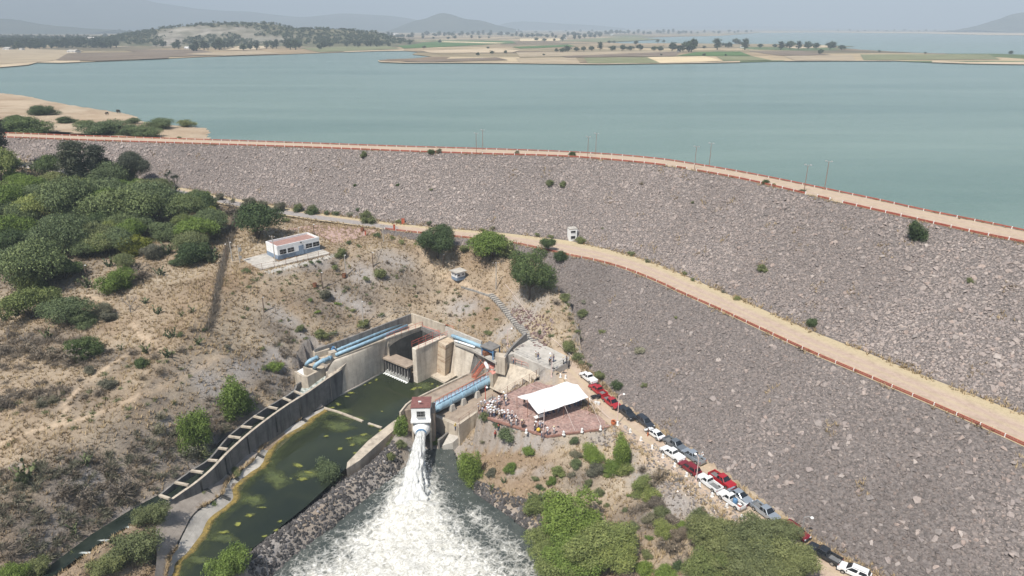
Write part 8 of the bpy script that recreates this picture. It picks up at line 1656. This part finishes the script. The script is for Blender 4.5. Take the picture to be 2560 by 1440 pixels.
for kd in range(4):
    J = pose(kd); names = list(J); ix = {n: i for i, n in enumerate(names)}; E = [('pel', 'wai'), ('wai', 'che'), ('che', 'nek'), ('nek', 'hea'), ('hea', 'top')]
    for n in 'LR': E += [('che', 'sh' + n), ('sh' + n, 'el' + n), ('el' + n, 'wr' + n), ('pel', 'hp' + n), ('hp' + n, 'kn' + n), ('kn' + n, 'an' + n), ('an' + n, 'to' + n)]
    R = {'pel': (.15, .11), 'wai': (.135, .10), 'che': (.16, .115), 'nek': .058, 'hea': (.078, .095), 'top': (.062, .075)}
    for n in 'LR': R.update({'sh' + n: .062, 'el' + n: .042, 'wr' + n: .032, 'hp' + n: .088, 'kn' + n: .058, 'an' + n: .042, 'to' + n: .034})
    e = [(ix[a], ix[b]) for a, b in E]; body = skin_mesh('body', [J[n] for n in names], e, [R[n] for n in names], ix['pel'], 1, M['skin'])
    # hands with five fingers, nose, ears joined on
    mb = MB()
    for n, s in (('L', -1), ('R', 1)):
        w = Vector(J['wr' + n]); d = (w - Vector(J['el' + n])).normalized(); a = d.cross(Vector((0, 1, .2))).normalized(); mb.beam(w, w + d * .085, .075, .032, a.cross(d))
        for k, (o_, L) in enumerate(((-.03, .062), (-.01, .075), (.01, .07), (.028, .055))): p = w + d * .08 + a * o_; mb.tube([p, p + d * L * .55, p + d * L * .9 + Vector((0, -.015, 0))], [.010, .009, .007], 5)
        p = w + d * .03 - a * .035 * s; mb.tube([p, p - a * .03 * s + d * .03, p - a * .035 * s + d * .055], [.011, .010, .008], 5)
    mb.tube([(0, -.095, 1.575), (0, -.125, 1.55), (0, -.1, 1.54)], [.008, .015, .01], 5)
    for s in (-1, 1): mb.box((s * .083, 0, 1.56), (.02, .045, .06))
    bm = bmesh.new(); bm.from_mesh(body); t_ = mb.mesh('x'); bm.from_mesh(t_); bm.to_mesh(body); bm.free(); bpy.data.meshes.remove(t_)
    def sub(ns, eds, k, nm, root):
        q = {n: i for i, n in enumerate(ns)}; rr = []
        for n in ns: r = R[n]; rr.append(tuple(x * k for x in r) if hasattr(r, '__len__') else r * k)
        return skin_mesh(nm, [J2[n] for n in ns], [(q[a], q[b]) for a, b in eds], rr, q[root], 1)
    J2 = dict(J); 
    for n in 'LR': J2['el' + n] = tuple(Vector(J['sh' + n]).lerp(Vector(J['el' + n]), .85))
    shirt = sub(['pel', 'wai', 'che', 'shL', 'elL', 'shR', 'elR'], [('pel', 'wai'), ('wai', 'che'), ('che', 'shL'), ('shL', 'elL'), ('che', 'shR'), ('shR', 'elR')], 1.16, 'shirt', 'che')
    J2 = dict(J); trous = sub(['wai', 'pel', 'hpL', 'knL', 'anL', 'hpR', 'knR', 'anR'], [('wai', 'pel'), ('pel', 'hpL'), ('hpL', 'knL'), ('knL', 'anL'), ('pel', 'hpR'), ('hpR', 'knR'), ('knR', 'anR')], 1.17, 'trousers', 'pel')
    sh = MB()
    for n in 'LR': a_, b_ = Vector(J['an' + n]), Vector(J['to' + n]); sh.beam(a_ + Vector((0, .06, -.035)), b_ + Vector((0, -.03, .0)), .10, .085)
    PM.append((body, shirt, trous, sh.mesh('shoes', M['black'], bevel=.015)))
HAT = MB().lathe([(.235, 0), (.24, .015), (.115, .03), (.105, .12), (.07, .145), (0, .15)], (0, 0, 1.64), 14).mesh('hat', CL['white'], True); CAP = MB().lathe([(.10, 0), (.10, .05), (.07, .10), (0, .115)], (0, .005, 1.63), 12).box((0, -.13, 1.645), (.14, .12, .015)).mesh('cap', CL['white'], True); HAIR = MB().lathe([(.095, -.08), (.105, 0), (.09, .07), (0, .10)], (0, .015, 1.63), 12).mesh('hair', M['hair'], True)
FACE = MB().box((-.035, -.096, 1.585), (.02, .01, .01)).box((.035, -.096, 1.585), (.02, .01, .01)).box((0, -.092, 1.515), (.045, .01, .01)).mesh('eyes_and_mouth', M['hair'])
def person(x, y, z, rz, shirt, trousers, head, label, grp=None, kd=None):
    t = thing('person', label, 'person', (x, y, z), rz, grp); kd = random.randrange(4) if kd is None else kd; b, s, tr, sh = PM[kd]; link('body', b, t); link('face', FACE, t); k = random.uniform(.86, .95); t.scale = (k, k, k)
    for nm, me, mt in (('shirt', s, CL[shirt]), ('trousers', tr, CL[trousers])):
        if not me.materials: me.materials.append(CL['white'])
        o = link(nm, me, t); o.material_slots[0].link = 'OBJECT'; o.material_slots[0].material = mt
    link('shoes', sh, t)
    if head == 'hair': link('hair', HAIR, t)
    else:
        hm, c = head.split('/'); o = link(hm, HAT if hm == 'hat' else CAP, t); o.material_slots[0].link = 'OBJECT'; o.material_slots[0].material = CL[c]
def crowd(ox, oy, sc, pts, z, lab, grp, face=None):
    pp = sorted([(x / sc + ox, y / sc + oy) for x, y in pts]); r_ = random.Random(len(pts) + int(ox)); cnt = {}; rows = []
    for px, py in pp:
        sh = r_.choice(['white'] * 6 + ['paleblue', 'paleblue', 'grey', 'navy']); tr = r_.choice(['jeans', 'jeans', 'khaki', 'navy', 'grey', 'black']); hd = r_.choice(['hat/white'] * 3 + ['cap/white', 'hat/straw', 'hair', 'hair']); rows.append((px, py, sh, tr, hd))
    TRW = {'jeans': 'blue jeans', 'khaki': 'khaki trousers', 'navy': 'navy trousers', 'grey': 'grey trousers', 'black': 'black trousers'}; HW = {'hat/white': 'white hat', 'cap/white': 'white cap', 'hat/straw': 'straw hat', 'hair': 'bare head'}; SW = {'paleblue': 'pale blue'}
    tot = {}
    for r in rows: tot[r[2:]] = tot.get(r[2:], 0) + 1
    for px, py, sh, tr, hd in rows:
        k = (sh, tr, hd); cnt[k] = cnt.get(k, 0) + 1; b = P(px, py, z) if z is not None else G(px, py); o_ = ', %s from left' % OR[cnt[k] - 1] if tot[k] > 1 else ''
        person(b.x, b.y, b.z, face + r_.uniform(-.6, .6) if face is not None else r_.uniform(0, 6.28), sh, tr, hd, '%s shirt, %s, %s, %s%s' % (SW.get(sh, sh), TRW[tr], HW[hd], lab, o_), grp)
J_ = 6.4
crowd(1180, 920, J_, [(105,690),(150,660),(165,740),(205,640),(240,740),(262,715),(290,690),(298,742),(285,650),(312,625),(325,745),(345,690),(338,770),(360,745),(372,700),(382,655),(375,610),(345,650),(395,745),(300,790),(352,790),(268,755),(318,710),(330,665)], 0.0, 'packed crowd by the fence', 'crowd at the fence end of the plaza', -1.0)
crowd(1180, 920, J_, [(430,610),(433,570),(520,520),(545,545),(545,605),(508,505),(436,812),(430,780),(455,770),(485,800),(508,770),(520,832),(575,800),(575,850),(605,885),(592,835),(628,935),(642,805),(690,860),(708,880),(706,925)], 0.0, 'loose row along the kerb', 'people along the left kerb of the plaza', -.6)
crowd(1180, 920, J_, [(800,960),(1000,1005),(1022,985),(1085,980),(1130,960),(1115,1115),(1150,1070),(1205,1085),(1310,1060)], 0.0, 'near the front point of the plaza', 'people at the front of the plaza')
crowd(1120, 820, 8.0, [(1755,588),(1802,635),(2050,700),(2112,680),(2305,720)], 2.4, 'on the concrete platform', 'people on the concrete platform')
crowd(1180, 920, J_, [(1180,775),(1260,730),(1380,720),(1700,610),(1745,600)], 0.0, 'in the shade of the canopy', 'people under the canopy')
def one(px, py, z, sh, tr, hd, lb, kd=0, rz=0.0): b = P(px, py, z) if z is not None else G(px, py); person(b.x, b.y, b.z, rz, sh, tr, hd, lb, None, kd)
one(1309, 1071, 0, 'black', 'black', 'hair', 'person all in black at the kerb near the plaza front', 3); one(1311, 1013, 0, 'black', 'black', 'hair', 'person in black standing by the left canopy pole', 0)
one(1249, 1030, 0, 'black', 'black', 'hair', 'person in black at the right edge of the packed crowd', 3)
one(1238, 1097, None, 'red', 'black', 'cap/red', 'person in red shirt standing in the grass below the plaza', 0, .5); one(1246, 1082, None, 'red', 'jeans', 'hair', 'person in red shirt half hidden beside the bush', 1, 2.0)
one(1138.5, 1076, -4.0, 'yellow', 'jeans', 'cap/yellow', 'person in yellow shirt at the corner of the weir wall', 1, 1.0); one(1393.5, 1253, None, 'white', 'black', 'hat/white', 'lone person in white walking on the bank above the pool', 2, -1.2)
one(1619, 1093, None, 'black', 'orange', 'hair', 'person in black and orange beside the white sedan', 1, .8); one(1754, 1152, None, 'white', 'jeans', 'cap/white', 'person in white at the tail of the silver pickup', 0, 2.2)
one(1374, 913, 2.4, 'black', 'black', 'hair', 'person in black near the platform lamp post', 0, .5); one(1416, 908, 2.4, 'navy', 'black', 'hair', 'person in navy at the platform railing corner', 0, 2.0); one(1284, 909, .65, 'white', 'jeans', 'hair', 'person crouched on the walkway below the masonry wall', 1, 1.0)
# cattle on the grassy spit
M['hide'] = simple('dark_hide', (.035, .026, .022), .9, .2, 3.0)
def cow_mesh():
    V = [(0, .65, 1.12), (0, .2, 1.05), (0, -.4, 1.08), (0, -.75, 1.15), (0, -1.05, 1.0), (0, -1.3, .82), (0, .95, 1.15), (0, 1.0, .6)]; E = [(0, 1), (1, 2), (2, 3), (3, 4), (4, 5), (0, 6), (6, 7)]; R = [.27, .30, .29, .18, .13, .09, .06, .03]; 
    for sx in (-1, 1):
        for y, par, kn in ((.62, 0, .10), (-.5, 2, -.05)): b = len(V); V += [(sx * .2, y, .78), (sx * .2, y + kn, .45), (sx * .2, y, .04)]; E += [(par, b), (b, b + 1), (b + 1, b + 2)]; R += [.13, .07, .06]
    return skin_mesh('body', V, E, R, 1, 1, M['hide'])
CM = cow_mesh()
for px, py, lb in ((268, 288, 'dark cow grazing on the spit, left of the pair'), (295, 281.5, 'dark cow grazing on the spit near the water'), (297, 283, 'dark cow standing beside another on the spit')):
    b = P(px, py, ZL + 1.2); z = shz(b.x, b.y); b = P(px, py, z); t = thing('cow', lb, 'cow', b, random.uniform(0, 6.28), 'cattle on the spit'); link('body', CM, t); MB().tube([(-.12, -1.12, 1.08), (-.22, -1.1, 1.2)], .025, 5).tube([(.12, -1.12, 1.08), (.22, -1.1, 1.2)], .025, 5).build('horns', M['steel'], t)
